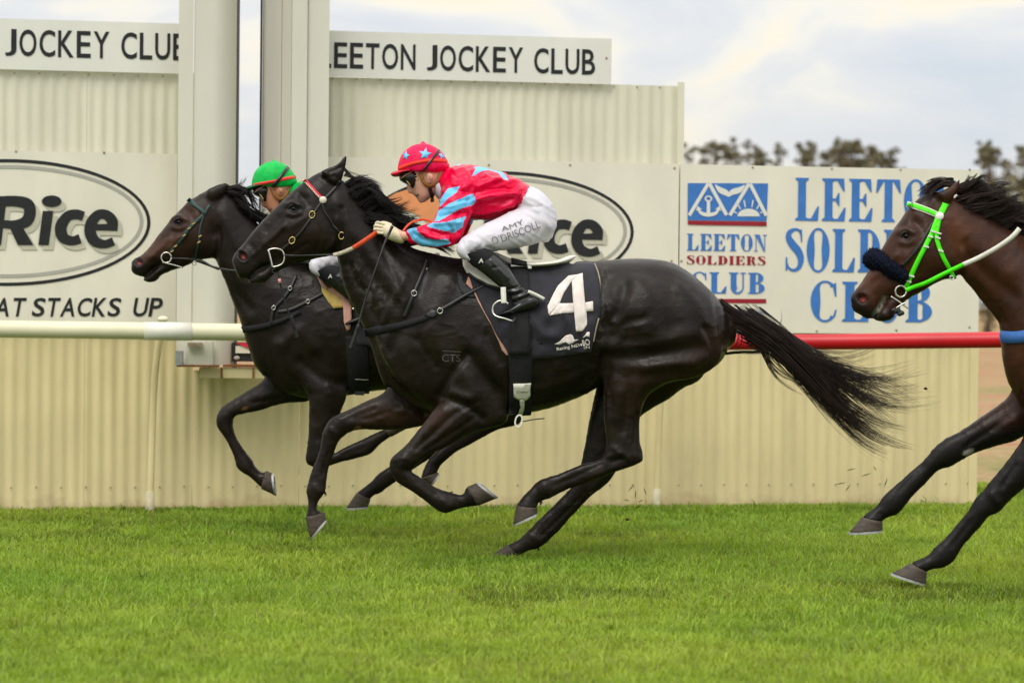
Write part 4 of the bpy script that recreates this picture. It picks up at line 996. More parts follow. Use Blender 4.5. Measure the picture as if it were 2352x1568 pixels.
def spot(c, q, x, y, rx, ry, ang, colr, amt=1.0):
    ca, sa = math.cos(ang), math.sin(ang); dx = q[:, 0] - x; dy = q[:, 1] - y; rr = ((dx * ca + dy * sa) / rx) ** 2 + ((-dx * sa + dy * ca) / ry) ** 2
    k = (np.clip(1.5 - rr, 0, 1) * amt)[:, None]; return c * (1 - k) + np.array(colr) * k
def col1(q, vn, co):
    n = len(q); c = np.tile(np.array([.0105, .0074, .0058]), (n, 1))
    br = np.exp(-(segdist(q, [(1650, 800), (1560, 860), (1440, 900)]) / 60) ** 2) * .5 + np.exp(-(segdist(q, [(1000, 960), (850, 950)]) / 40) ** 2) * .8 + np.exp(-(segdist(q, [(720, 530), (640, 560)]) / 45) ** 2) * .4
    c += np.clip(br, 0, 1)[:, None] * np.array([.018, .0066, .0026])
    mz = np.exp(-(segdist(q, [(550, 610), (590, 635)]) / 22) ** 2)[:, None]; c = c * (1 - .4 * mz) + np.array([.022, .019, .018]) * .4 * mz
    sw = (np.exp(-(segdist(q, [(815, 600), (850, 690)]) / 16) ** 2) + np.exp(-(segdist(q, [(850, 655), (880, 690)]) / 22) ** 2) * .7 + np.exp(-(segdist(q, [(990, 670), (1040, 660)]) / 22) ** 2) * .6 + np.exp(-(segdist(q, [(1383, 620), (1390, 700), (1378, 780)]) / 12) ** 2) * .8) * speck(q, .12, .56, 3)
    c = c + np.clip(sw, 0, 1)[:, None] * np.array([.040, .038, .034])
    dust = speck(q, .022, .5, 9)[:, None] * np.clip((q[:, 1] - 560) / 80, 0, 1)[:, None] * .5; c = c * (1 + .55 * dust) + dust * np.array([.004, .0025, .0015])
    c = spot(c, q, 821, 983, 9, 4.5, -.3, (.13, .065, .03)); c = spot(c, q, 1357, 1131, 5, 3, -.6, (.10, .08, .05), .7)
    c = spot(c, q, 675, 481, 14, 10, 0, (.006, .005, .005), .8)  # shade of the eye socket, painted into the coat colour
    return c
hooves1 = dict(ground=(1155, 1288), list=[
    (((1186, 1160), (1235, 1166)), ((1178, 1204), (1234, 1178)), -.15), (((1165, 1250), (1190, 1274)), ((1125, 1276), (1166, 1286)), .14),
    (((1098, 1161), (1073, 1117)), ((1141, 1144), (1094, 1109)), -.14), (((701, 1187), (746, 1177)), ((713, 1236), (749, 1192)), .13)])
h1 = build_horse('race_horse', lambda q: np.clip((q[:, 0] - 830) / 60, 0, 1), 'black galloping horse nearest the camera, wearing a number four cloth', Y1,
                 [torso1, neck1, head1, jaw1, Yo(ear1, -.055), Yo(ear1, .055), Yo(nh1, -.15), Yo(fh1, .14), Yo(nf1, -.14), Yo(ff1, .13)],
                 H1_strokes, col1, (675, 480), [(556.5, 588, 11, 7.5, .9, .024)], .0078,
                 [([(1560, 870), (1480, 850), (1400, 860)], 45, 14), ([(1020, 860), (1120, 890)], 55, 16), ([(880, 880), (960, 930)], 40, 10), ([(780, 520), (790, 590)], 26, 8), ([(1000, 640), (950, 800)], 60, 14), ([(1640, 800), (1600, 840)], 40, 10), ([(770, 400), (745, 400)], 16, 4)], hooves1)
hair('mane', h1['root'], [
    ([(792, 398), (815, 405), (840, 418), (866, 424)], 0, 30, 8, 26, .0014, .03), ([(790, 384), (800, 396), (815, 408), (838, 414)], .02, 22, 5, 14, .0014, .02),
    ([(800, 432), (822, 420), (848, 420), (880, 440)], 0, 150, 10, 20, .0022, .05), ([(815, 447), (842, 430), (868, 446), (888, 474)], -.02, 240, 13, 18, .0024, .05),
    ([(832, 464), (858, 446), (882, 462), (905, 480)], -.03, 240, 13, 18, .0024, .05), ([(848, 480), (875, 462), (900, 476), (935, 470)], -.02, 170, 12, 26, .0022, .05),
    ([(858, 492), (884, 476), (910, 488), (952, 478)], -.01, 110, 10, 26, .002, .05), ([(868, 504), (895, 492), (925, 502), (970, 506)], 0, 220, 13, 16, .0024, .05),
    ([(884, 520), (915, 512), (950, 522), (985, 530)], 0, 230, 13, 14, .0024, .05), ([(905, 536), (940, 532), (980, 545), (1020, 560)], 0, 230, 13, 14, .0024, .06),
    ([(930, 555), (970, 552), (1010, 564), (1046, 582)], 0, 200, 12, 12, .0024, .06), ([(850, 500), (880, 505), (905, 530), (930, 552)], -.07, 220, 12, 14, .0024, .02)], M_hair, Y1, 4)
dk_v, dk_f = loft([(1636, 676, 1650, 722, .030), (1660, 698, 1664, 732, .030), (1688, 720, 1682, 746, .026), (1718, 736, 1710, 756, .020), (1748, 756, 1742, 768, .012), (1772, 770, 1769, 776, .006)], Y1, n=16)
mk('dock', dk_v, dk_f, M_hairbr, h1['root'])
hair('tail', h1['root'], [
    ([(1658, 698), (1692, 722), (1735, 750), (1790, 782), (1850, 818)], 0, 300, 8, 24, .0023, .03),
    ([(1668, 706), (1700, 735), (1720, 775), (1742, 800), (1790, 805)], 0, 44, 12, 22, .0018, .05),
    ([(1680, 720), (1702, 752), (1700, 785), (1672, 812)], 0, 20, 14, 16, .0012, .05),
    ([(1655, 815), (1700, 808), (1745, 808), (1790, 798), (1830, 800)], 0, 30, 5, 12, .0016, .04),
    ([(1705, 735), (1780, 785), (1850, 850), (1930, 935), (2005, 990), (2078, 1014)], -.02, 240, 32, 42, .0021, .07),
    ([(1715, 740), (1790, 790), (1850, 860), (1910, 930), (1980, 1000), (2050, 1035)], -.02, 130, 26, 36, .002, .07),
    ([(1725, 745), (1820, 800), (1890, 850), (1970, 905), (2075, 985)], .02, 150, 30, 50, .002, .08),
    ([(1725, 745), (1830, 805), (1920, 860), (2000, 905), (2090, 915)], .02, 120, 30, 46, .0019, .08),
    ([(1725, 745), (1830, 800), (1920, 845), (2015, 874), (2135, 856)], .02, 80, 26, 40, .0016, .08),
    ([(1730, 748), (1830, 795), (1920, 812), (1990, 800), (2065, 748)], 0, 12, 18, 16, .0012, .08),
    ([(1730, 748), (1830, 800), (1910, 822), (1980, 815), (2030, 790)], 0, 22, 18, 26, .0013, .08),
    ([(1750, 760), (1830, 815), (1920, 870), (2020, 908), (2140, 892)], 0, 60, 26, 56, .0014, .08),
    ([(1735, 760), (1790, 830), (1850, 900), (1930, 985), (2025, 1055)], 0, 22, 20, 30, .0013, .08),
    ([(1735, 765), (1762, 830), (1795, 872), (1850, 900)], 0, 34, 10, 22, .0014, .06),
    ([(1770, 770), (1792, 740), (1790, 702)], 0, 4, 4, 16, .0010, .04), ([(1860, 830), (1960, 860), (2040, 890), (2105, 930)], 0, 44, 30, 40, .0015, .08)], M_hairbr, Y1, 5)
for k_, (x, y, ex, ey) in enumerate([(1240, 1146, 1244, 1160), (1238, 1254, 1236, 1268), (1026, 1138, 1040, 1128), (744, 1122, 748, 1138)]):
    hair('fetlock_hair', h1['root'], [([(x - 3, y - 4), ((x + ex) / 2, (y + ey) / 2), (ex, ey)], (-.15, .14, -.14, .13)[k_], 40, 5, 4, .0016, .012)], M_hair, Y1, 20 + k_)

# ---------------------------------------------------------------- horse 2: dark brown, beyond
Y2 = 17.3
torso2 = [(1328, 735, 1333, 800, .09), (1305, 700, 1300, 840, .19), (1260, 660, 1255, 860, .24), (1200, 626, 1195, 860, .265), (1130, 613, 1130, 865, .265), (1060, 612, 1060, 875, .26), (990, 618, 990, 884, .265), (920, 618, 925, 892, .27), (850, 614, 860, 898, .265), (790, 608, 800, 908, .25), (745, 602, 750, 914, .225), (700, 594, 705, 915, .205), (660, 575, 655, 902, .19), (627, 549, 622, 880, .165)]
neck2 = [(700, 594, 607, 868, .165), (655, 572, 586, 838, .15), (618, 542, 566, 785, .13), (592, 514, 550, 732, .112), (568, 488, 531, 686, .10), (548, 465, 515, 640, .092), (530, 446, 500, 605, .085), (515, 438, 488, 580, .07)]
head2 = [r + (w,) for r, w in zip([K(1, a, b_) + K(1, c, d) for a, b_, c, d in [(930, 480, 960, 900), (870, 500, 930, 980), (780, 548, 885, 1040), (700, 592, 822, 1047), (640, 652, 742, 1075), (570, 722, 670, 1105), (510, 800, 605, 1128), (440, 890, 530, 1130), (380, 962, 445, 1108), (320, 1022, 395, 1145), (275, 1043, 350, 1180), (250, 1066, 312, 1186), (248, 1098, 288, 1172)]],
                                 [.06, .078, .096, .104, .095, .08, .07, .064, .06, .058, .055, .048, .035])]
jaw2 = [K(1, a, b_) + K(1, c, d) + (w,) for a, b_, c, d, w in [(600, 1060, 650, 1112, .05), (555, 1075, 605, 1128, .05), (490, 1092, 545, 1148, .047), (440, 1122, 490, 1172, .045), (400, 1152, 458, 1192, .043), (366, 1182, 452, 1216, .042), (345, 1206, 405, 1232, .036), (335, 1214, 368, 1228, .022)]]
ear2 = [r + (w,) for r, w in zip([K(1, a, b_) + K(1, c, d) for a, b_, c, d in [(840, 510, 890, 600), (890, 485, 930, 575), (940, 464, 965, 545), (980, 456, 990, 512), (1004, 458, 1008, 482), (1018, 462, 1020, 474)]], [.028, .026, .022, .015, .010, .005])]
ff2 = [(600, 835, 730, 870, .075), (607, 868, 715, 919, .07), (566, 899, 650, 927, .056), (530, 920, 602, 941, .046), (508, 935, 562, 948, .041), (498, 955, 539, 955, .039), (496, 972, 534, 970, .038), (503, 987, 537, 986, .035), (513, 1001, 541, 997, .03), (526, 1025, 553, 1019, .027), (538, 1051, 568, 1042, .027), (545, 1074, 581, 1059, .032), (556, 1084, 584, 1068, .031), (571, 1093, 591, 1076, .027), (588, 1109, 601, 1085, .031), (600, 1121, 612, 1081, .04)]
nf2 = [(690, 850, 800, 880, .075), (708, 915, 797, 912, .066), (709, 955, 779, 955, .052), (707, 1007, 764, 1000, .043), (703, 1038, 760, 1028, .041), (701, 1054, 762, 1040, .04), (708, 1068, 766, 1041, .038), (733, 1076, 769, 1040, .033), (760, 1070, 771, 1037, .029), (787, 1061, 793, 1025, .027), (821, 1051, 825, 1012, .028), (851, 1042, 846, 1002, .033), (863, 1031, 852, 998, .032), (876, 1018, 867, 992, .028), (899, 1002, 883, 984, .04)]
lB2 = [(1090, 760, 1280, 790, .11), (1085, 850, 1255, 862, .11), (1100, 895, 1225, 890, .085), (1118, 922, 1205, 925, .06), (1128, 940, 1200, 955, .05), (1120, 955, 1192, 974, .042), (1105, 962, 1150, 984, .035), (1085, 974, 1110, 1004, .03), (1055, 994, 1078, 1022, .028), (1028, 1012, 1050, 1037, .029), (1000, 1036, 1022, 1060, .034), (984, 1054, 1013, 1068, .031), (974, 1072, 1009, 1076, .03), (967, 1097, 1005, 1084, .04)]
lA2 = [(1010, 790, 1200, 800, .10), (1000, 855, 1150, 866, .10), (1005, 900, 1110, 905, .075), (1014, 940, 1090, 948, .052), (1014, 965, 1088, 985, .045), (1000, 985, 1072, 1008, .04), (975, 1006, 1025, 1032, .034), (945, 1030, 975, 1062, .029), (918, 1052, 940, 1085, .028), (897, 1068, 913, 1105, .031), (869, 1087, 886, 1123, .035), (854, 1103, 876, 1131, .032), (838, 1116, 857, 1138, .029), (819, 1131, 850, 1146, .04)]
def map12(p): return ((p[0] - 540) * .89 + 303 , (p[1] - 600) * .9 + 607)
H2_strokes = [([map12(p) for p in pts], w * .9, mm) for pts, w, mm in H1_strokes[-16:]]
e2 = K(1, 620, 765); n2 = K(1, 300, 1075)
dE = (e2[0] - 675, e2[1] - 480)
H2_strokes = [([(p[0] + dE[0], p[1] + dE[1]) for p in pts], w, mm) for pts, w, mm in H1_strokes if 640 < pts[0][0] < 712 and pts[0][1] < 525]
H2_strokes += [(KK(1, [(345, 1195), (420, 1130), (490, 1080)]), 3.5, -7), (KK(1, [(620, 880), (540, 970)]), 6, 5), (KK(1, [(900, 900), (890, 990), (820, 1035)]), 7, 6), (KK(1, [(930, 820), (930, 950), (905, 1050)]), 6, -8), (KK(1, [(760, 900), (800, 950)]), 24, 6),
               (KK(1, [(960, 1130), (1060, 1300), (1180, 1450)]), 10, -7), (KK(1, [(950, 700), (1100, 950), (1250, 1150)]), 18, 7), ([(650, 790), (690, 760), (720, 800)], 14, 8), ([(690, 830), (740, 870), (790, 880)], 12, -8), ([(640, 790), (670, 850), (700, 890)], 14, 8), ([(720, 950), (730, 1010)], 6, -5), ([(545, 1000), (560, 1040)], 4, -4), ([(580, 925), (640, 915)], 6, -5), ([(790, 1044), (840, 1026)], 4, -4)]
def col2f(q, vn, co):
    n = len(q); c = np.tile(np.array([.0115, .0078, .0062]), (n, 1))
    br = np.exp(-(segdist(q, KK(1, [(380, 1000), (560, 900), (700, 700)])) / 22) ** 2) * 1.0 + np.exp(-(segdist(q, KK(1, [(700, 900), (800, 700)])) / 40) ** 2) * .5
    c += np.clip(br, 0, 1)[:, None] * np.array([.030, .0105, .0045])
    mz = np.exp(-(segdist(q, KK(1, [(265, 1080), (340, 1180)])) / 11) ** 2)[:, None]; c = c * (1 - .7 * mz) + np.array([.014, .013, .013]) * .7 * mz
    dust = speck(q, .025, .5, 19)[:, None]; c = c * (1 + .4 * dust)
    c = spot(c, q, 562, 938, 8, 4, -.3, (.13, .065, .03)); c = spot(c, q, e2[0], e2[1], 12, 9, 0, (.006, .005, .005), .8)  # chestnut on the foreleg; then eye-socket shade painted into the coat
    return c
hooves2 = dict(ground=(800, 1200), list=[
    (((600, 1122), (612, 1080)), ((631, 1137), (624, 1086)), .12), (((899, 1003), (882, 984)), ((936, 983), (912, 962)), -.13),
    (((967, 1098), (1006, 1084)), ((988, 1114), (1008, 1088)), -.13), (((819, 1131), (851, 1146)), ((795, 1166), (846, 1163)), .13)])
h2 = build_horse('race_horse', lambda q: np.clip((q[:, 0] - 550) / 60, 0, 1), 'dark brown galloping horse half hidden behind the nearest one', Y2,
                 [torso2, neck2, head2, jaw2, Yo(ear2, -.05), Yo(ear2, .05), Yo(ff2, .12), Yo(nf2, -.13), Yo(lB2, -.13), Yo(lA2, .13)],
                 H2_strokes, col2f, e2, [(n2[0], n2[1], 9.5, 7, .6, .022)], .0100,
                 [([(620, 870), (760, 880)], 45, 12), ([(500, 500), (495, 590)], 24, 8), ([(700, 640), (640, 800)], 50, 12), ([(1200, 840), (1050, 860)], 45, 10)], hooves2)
hair('mane', h2['root'], [(KK(1, [(985, 500), (1060, 490), (1120, 450), (1145, 410)]), 0, 16, 8, 12, .0015, .03), (KK(1, [(1000, 510), (1080, 495), (1150, 530), (1190, 580)]), 0, 160, 10, 18, .0024, .04), (KK(1, [(1060, 560), (1140, 520), (1190, 600), (1220, 680)]), -.02, 60, 12, 14, .0022, .04),
     (KK(1, [(1020, 540), (1090, 560), (1150, 640), (1190, 730)]), -.02, 150, 14, 14, .0024, .05), (KK(1, [(1120, 640), (1200, 690), (1270, 730), (1330, 700)]), -.02, 170, 14, 18, .0024, .05), (KK(1, [(1200, 720), (1290, 740), (1350, 800), (1450, 850)]), 0, 160, 14, 20, .0024, .05),
     ([(600, 522), (640, 535), (680, 565), (730, 590)], 0, 150, 14, 20, .0024, .05)], M_hair, Y2, 6)
hair('tail', h2['root'], [([(1318, 715), (1370, 740), (1430, 790), (1520, 850), (1560, 850)], 0, 120, 20, 34, .004, .06)], M_hair, Y2, 7)

# ---------------------------------------------------------------- horse 3: bay, right edge
Y3 = 14.7
def T3(p): return T(p, 1.088, (2500, 590), (1045, 592))
torso3 = T3(torso1[:-2]) + [(2420, 590, 2400, 960, .20), (2370, 572, 2345, 930, .18)]
K6 = lambda *a: K(6, a[0], a[1]) + K(6, a[2], a[3])
K7 = lambda *a: K(7, a[0], a[1]) + K(7, a[2], a[3])
neck3 = [(2480, 608, 2330, 910, .185), (2425, 585, 2312, 870, .17), (2385, 560, 2303, 810, .15), (2350, 540, 2298, 752, .125), K6(1420, 610, 1330, 1300) + (.11,), K6(1310, 545, 1250, 1205) + (.10,), K6(1200, 480, 1175, 1105) + (.094,), K6(1100, 420, 1110, 1030) + (.088,), K6(1010, 370, 1060, 960) + (.075,)]
head3 = [r + (w,) for r, w in zip([K6(*a) for a in [(980, 330, 1090, 850), (900, 320, 1085, 920), (800, 345, 1060, 975), (735, 388, 1015, 1003), (660, 455, 955, 1015), (600, 538, 880, 1042), (540, 620, 805, 1083), (490, 705, 742, 1120), (442, 795, 685, 1152), (397, 868, 632, 1186), (350, 938, 545, 1180), (300, 1017, 462, 1200), (255, 1087, 420, 1262), (222, 1128, 385, 1305), (208, 1168, 340, 1320), (226, 1210, 295, 1288)]],
                                 [.06, .07, .08, .098, .108, .108, .098, .086, .076, .07, .066, .063, .06, .056, .05, .036])]
jaw3 = [K6(*a) + (w,) for a, w in [((620, 1110, 690, 1150), .056), ((560, 1132, 640, 1186), .055), ((500, 1168, 590, 1236), .052), ((462, 1208, 548, 1292), .05), ((428, 1266, 528, 1326), .05), ((406, 1306, 480, 1342), .045), ((396, 1326, 430, 1340), .03)]]
ear3 = [r + (w,) for r, w in zip([K6(*a) for a in [(880, 330, 985, 410), (940, 305, 1010, 385), (990, 280, 1035, 345), (1030, 248, 1060, 290), (1065, 215, 1073, 232)]], [.028, .027, .022, .014, .005])]
lA3 = [r + (w,) for r, w in zip([K7(*a) for a in [(1190, 130, 1450, 480), (1160, 272, 1310, 520), (1052, 370, 1185, 568), (950, 440, 1062, 605), (860, 500, 955, 645), (775, 550, 872, 686), (692, 610, 796, 732), (652, 655, 746, 744), (605, 705, 700, 772), (540, 762, 640, 830), (440, 850, 560, 912), (387, 893, 512, 970), (355, 930, 478, 1015), (336, 965, 450, 1034), (290, 1002, 386, 1051), (236, 1048, 366, 1077)]],
                                [.08, .075, .065, .055, .048, .043, .042, .04, .034, .029, .029, .032, .035, .033, .03, .042])]
lB3 = [r + (w,) for r, w in zip([K7(*a) for a in [(1280, 300, 1560, 560), (1250, 540, 1450, 740), (1165, 675, 1310, 825), (1080, 780, 1205, 908), (1002, 878, 1150, 960), (950, 922, 1113, 1005), (925, 965, 1075, 1030), (903, 1002, 1030, 1043), (842, 1078, 960, 1130), (762, 1176, 884, 1218), (702, 1232, 833, 1297), (673, 1264, 795, 1341), (646, 1290, 745, 1366), (600, 1306, 682, 1373), (542, 1335, 642, 1391)]],
                                [.085, .075, .06, .05, .046, .044, .043, .038, .031, .03, .033, .036, .034, .031, .043])]
e3 = K(6, 650, 678); n3 = K(6, 300, 1165); s3 = 1.15
H3_strokes = [([((p[0] - 675) * s3 + e3[0], (p[1] - 480) * s3 + e3[1]) for p in pts], w * s3, mm) for pts, w, mm in H1_strokes if 640 < pts[0][0] < 712 and pts[0][1] < 525]
H3_strokes += [(KK(6, [(390, 1315), (430, 1240), (480, 1160)]), 3.5, -9), (KK(6, [(660, 850), (600, 930)]), 6, 5), (KK(6, [(1080, 800), (1070, 930), (1000, 990)]), 8, 7), (KK(6, [(1110, 720), (1110, 900), (1060, 1010)]), 7, -9), (KK(6, [(880, 850), (920, 900)]), 28, 7), (KK(6, [(440, 1270), (490, 1300)]), 8, 5),
               (KK(6, [(1160, 1050), (1290, 1200), (1400, 1350)]), 10, -8), (KK(6, [(1000, 560), (1200, 760), (1450, 950)]), 24, 8), (KK(6, [(1150, 850), (1300, 1000), (1500, 1150)]), 14, -7), (KK(7, [(1150, 430), (1000, 530), (880, 610)]), 6, -6), (KK(7, [(620, 720), (470, 880)]), 4.5, -5), (KK(7, [(1050, 900), (1090, 960)]), 7, 6), (KK(7, [(1200, 720), (1120, 850)]), 6, -6),
               (KK(7, [(920, 1070), (800, 1230)]), 4.5, -5), (KK(7, [(1120, 460), (1200, 430)]), 10, 7), ([(2325, 900), (2350, 930)], 10, -10)]
def col3f(q, vn, co):
    n = len(q); c = np.tile(np.array([.040, .0145, .0075]), (n, 1))
    dk = lambda pts, r: np.exp(-(segdist(q, pts) / r) ** 2)
    leg = np.clip((q[:, 1] - 905) / 90, 0, 1)
    d = np.maximum.reduce([leg, dk(KK(6, [(230, 1180), (330, 1290), (480, 1320)]), 22) * .9, dk(KK(6, [(740, 370), (900, 300)]), 20) * .8, dk([e3], 22) * .8, dk(KK(6, [(1100, 420), (1400, 600)]), 18) * .6])[:, None]  # black points, plus eye-socket shade painted into the coat round the eye
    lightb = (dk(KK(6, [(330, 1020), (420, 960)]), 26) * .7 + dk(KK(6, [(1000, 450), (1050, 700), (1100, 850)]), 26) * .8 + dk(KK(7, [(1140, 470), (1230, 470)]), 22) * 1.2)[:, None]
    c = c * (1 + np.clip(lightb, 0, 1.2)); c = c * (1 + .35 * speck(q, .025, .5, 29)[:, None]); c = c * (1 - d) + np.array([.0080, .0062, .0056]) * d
    c = spot(c, q, *K(7, 905, 640), 13, 6, -.35, (.30, .28, .25)); fm = np.exp(-(segdist(q, KK(6, [(400, 1290), (440, 1220), (475, 1160)])) / 5) ** 2) * speck(q, .3, .35, 5); return c + fm[:, None] * np.array([.35, .34, .28])
hooves3 = dict(ground=(2400, 1350), list=[
    ((K(7, 236, 1048), K(7, 368, 1076)), (K(7, 156, 1142), K(7, 368, 1128)), .13), ((K(7, 541, 1336), K(7, 644, 1392)), (K(7, 424, 1398), K(7, 640, 1468)), -.13)] +
    [(tuple(((x - 1045) * 1.088 + 2500, (y - 592) * 1.088 + 590) for x, y in a), tuple(((x - 1045) * 1.088 + 2500, (y - 592) * 1.088 + 590) for x, y in b_), yo) for a, b_, yo in hooves1['list'][:2]])
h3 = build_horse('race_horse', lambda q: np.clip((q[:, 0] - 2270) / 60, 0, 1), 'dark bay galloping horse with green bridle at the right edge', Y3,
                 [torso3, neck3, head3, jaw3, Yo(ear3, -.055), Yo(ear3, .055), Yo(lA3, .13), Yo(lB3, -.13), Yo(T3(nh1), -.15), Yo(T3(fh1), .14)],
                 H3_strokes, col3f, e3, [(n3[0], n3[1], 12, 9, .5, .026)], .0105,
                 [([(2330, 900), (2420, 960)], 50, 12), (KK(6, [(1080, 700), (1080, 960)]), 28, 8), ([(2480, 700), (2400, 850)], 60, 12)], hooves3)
hair('mane', h3['root'], [(KK(6, [(1060, 290), (1110, 270), (1160, 230), (1200, 220)]), 0, 30, 8, 16, .002, .03), (KK(6, [(1060, 330), (1150, 280), (1240, 260), (1300, 310)]), 0, 150, 14, 24, .0024, .04), (KK(6, [(1080, 390), (1190, 330), (1310, 310), (1400, 360)]), 0, 220, 16, 22, .0026, .05),
     (KK(6, [(1120, 420), (1250, 370), (1390, 340), (1490, 330)]), 0, 220, 16, 22, .0026, .05), (KK(6, [(1200, 470), (1330, 440), (1440, 400), (1520, 400)]), 0, 220, 18, 22, .0026, .05), (KK(6, [(1300, 540), (1420, 500), (1530, 450), (1600, 460)]), 0, 200, 18, 24, .0026, .05), (KK(6, [(1400, 600), (1500, 560), (1600, 540), (1750, 560)]), 0, 220, 18, 30, .0026, .05),
     ([(2350, 540), (2400, 540), (2450, 570), (2500, 600)], 0, 160, 16, 24, .0026, .05), (KK(6, [(1000, 250), (920, 245), (830, 290), (750, 375)]), 0, 200, 8, 12, .0024, .035), (KK(6, [(1010, 265), (940, 265), (860, 310), (770, 385)]), -.01, 120, 8, 12, .0024, .04)], M_hairbr, Y3, 8)
hair('tail', h3['root'], [([(3165, 695), (3260, 760), (3380, 850), (3500, 960)], 0, 120, 24, 60, .004, .07)], M_hairbr, Y3, 9)
# ================================================================== TACK
M_leather = mat('black_leather', (.014, .014, .015), .42, .45, var=.25, vscale=30, bump=.05, bscale=150)
M_webbing = mat('black_webbing', (.013, .013, .014), .75, .25, var=.2, vscale=60, bump=.1, bscale=400)
M_steel = mat('bit_steel', (.62, .60, .55), .25, .5, metal=.9, var=.15, vscale=60); M_brass = mat('brass', (.62, .47, .17), .3, .5, metal=.8, var=.2, vscale=60)
M_whitelea = mat('white_leather', s2l(222, 220, 208), .45, .4, var=.08, vscale=30); M_redband = mat('red_browband', s2l(200, 44, 60), .6, .3, var=.15, vscale=60)
M_pearl = mat('rosette_pearl', s2l(214, 208, 190), .3, .5, var=.1, vscale=60); M_orgrein = mat('orange_rubber', s2l(224, 84, 52), .6, .3, var=.2, vscale=25); M_beige = mat('beige_rubber', s2l(196, 184, 164), .7, .2, var=.25, vscale=60, bump=.3, bscale=200)
M_cloth = mat('number_cloth', (.017, .016, .023), .75, .3, var=.25, vscale=14, bump=.15, bscale=30, sheen=.15); M_pink = mat('pad_lining', s2l(196, 150, 134), .85, .2, var=.18, vscale=18, bump=.2, bscale=150)
M_clothwhite = mat('number_white', s2l(222, 212, 206), .75, .2, var=.14, vscale=16, bump=.15, bscale=40); M_pad = mat('grey_pad', (.022, .024, .026), .6, .3, var=.2, vscale=20)
M_yellow = mat('chamois_flap', s2l(198, 170, 96), .7, .3, var=.15, vscale=16); M_dgreen = mat('green_leather', (.016, .040, .034), .5, .4, var=.3, vscale=40)
M_neon = mat('neon_green_webbing', s2l(80, 240, 20), .5, .3, var=.08, vscale=50); M_bandblue = mat('blue_neck_band', s2l(62, 108, 178), .6, .3, var=.12, vscale=40); M_fleece = mat('navy_fleece', (.008, .010, .022), .95, .1, var=.4, vscale=60, bump=.8, bscale=130)
M_brand = mat('freeze_brand', (.085, .075, .068), .7, .2, var=.3, vscale=60)

def strap(name, root, hx, pts, wpx, m_, off=.004, th=.004, sub=6, yfix=None, mirror=False, wend=None, maxjump=.06):
    """a leather strap lying on the animal along a measured line"""
    q = catmull(pts, sub) if len(pts) > 2 else catmull([pts[0], ((pts[0][0] + pts[1][0]) / 2, (pts[0][1] + pts[1][1]) / 2), pts[1]], sub)
    d = np.gradient(q, axis=0); d /= np.maximum(np.linalg.norm(d, axis=1), 1e-6)[:, None]; n = np.stack([-d[:, 1], d[:, 0]], 1)
    rows = []; last = None
    for i, (p, nn) in enumerate(zip(q, n)):
        w = wpx if wend is None else wpx + (wend - wpx) * i / (len(q) - 1)
        row = []
        cp = hx['bvh'].ray_cast(CAMPOS, ray(*p).normalized())[0] if hx else None
        cy = cp.y if cp is not None else (last if last else hx['Y'] - .05)
        if cp is not None: last = cp.y
        for k in (-.5, 0, .5):
            x, y = p + nn * w * k
            r = hx['bvh'].ray_cast(CAMPOS, ray(x, y).normalized())
            if r[0] is None or abs(r[0].y - cy) > maxjump: pt = P(x, y, cy); nr = Vector((0, -1, 0))
            else: pt, nr = r[0], r[1]; nr = nr if nr.y < 0.3 else -nr
            row.append((pt + nr * off, pt + nr * (off + th)))
        rows.append(row)
    V = []; F = []
    for row in rows: V += [row[0][0], row[0][1], row[1][1], row[2][1], row[2][0], row[1][0]]
    for i in range(len(rows) - 1):
        for k in range(6): F.append((i * 6 + k, i * 6 + (k + 1) % 6, i * 6 + 6 + (k + 1) % 6, i * 6 + 6 + k))
    e_ = (len(rows) - 1) * 6; F += [(5, 4, 3, 2, 1, 0), tuple(e_ + k for k in range(6))]
    o = mk(name, V, F, m_, root)
    if mirror: mk(name, [Vector((p.x, 2 * hx['Y'] - p.y, p.z)) for p in V], [tuple(reversed(f)) for f in F], m_, root)
    return o
def flat(name, root, pts, wpx, m_, Y, th=.004, sub=5):
    """a free hanging strap: Y is one distance or a list of distances"""
    Ys = Y if isinstance(Y, (list, tuple)) else [Y] * len(pts); q = catmull([tuple(p) + (y,) for p, y in zip(pts, Ys)], sub)
    d = np.gradient(q[:, :2], axis=0); d /= np.maximum(np.linalg.norm(d, axis=1), 1e-6)[:, None]
    V = []; F = []
    for (x, y, Y_), dd in zip(q, d):
        n = np.array([-dd[1], dd[0]]) * wpx / 2; a = P(x + n[0], y + n[1], Y_); b = P(x - n[0], y - n[1], Y_); t = Vector((0, th, 0)); V += [a - t, b - t, b + t, a + t]
    for i in range(len(q) - 1):
        for k in range(4): F.append((i * 4 + k, i * 4 + (k + 1) % 4, i * 4 + 4 + (k + 1) % 4, i * 4 + 4 + k))
    e_ = (len(q) - 1) * 4; F += [(3, 2, 1, 0), (e_, e_ + 1, e_ + 2, e_ + 3)]
    return mk(name, V, F, m_, root)
def cord(name, root, pts, r, m_, Y, sub=5, n=8):
    Ys = Y if isinstance(Y, (list, tuple)) else [Y] * len(pts); q = catmull([tuple(p) + (y,) for p, y in zip(pts, Ys)], sub)
    b = MB(); b.tube([P(*p) for p in q], r, n); return b.obj(name, m_, root)
def ringo(name, root, c, rx, ry, r, m_, Y, ang=0, a0=0, a1=360):
    ca, sa = math.cos(ang), math.sin(ang); pts = []
    for i in range(25):
        a = math.radians(a0 + (a1 - a0) * i / 24); x, y = rx * math.cos(a), ry * math.sin(a); pts.append(P(c[0] + x * ca - y * sa, c[1] + x * sa + y * ca, Y))
    b = MB(); b.tube(pts, r, 6); return b.obj(name, m_, root)
def surfY(hx, p, out=.012): q, n = hit(hx['bvh'], p[0], p[1], hx['Y']); return q.y - out
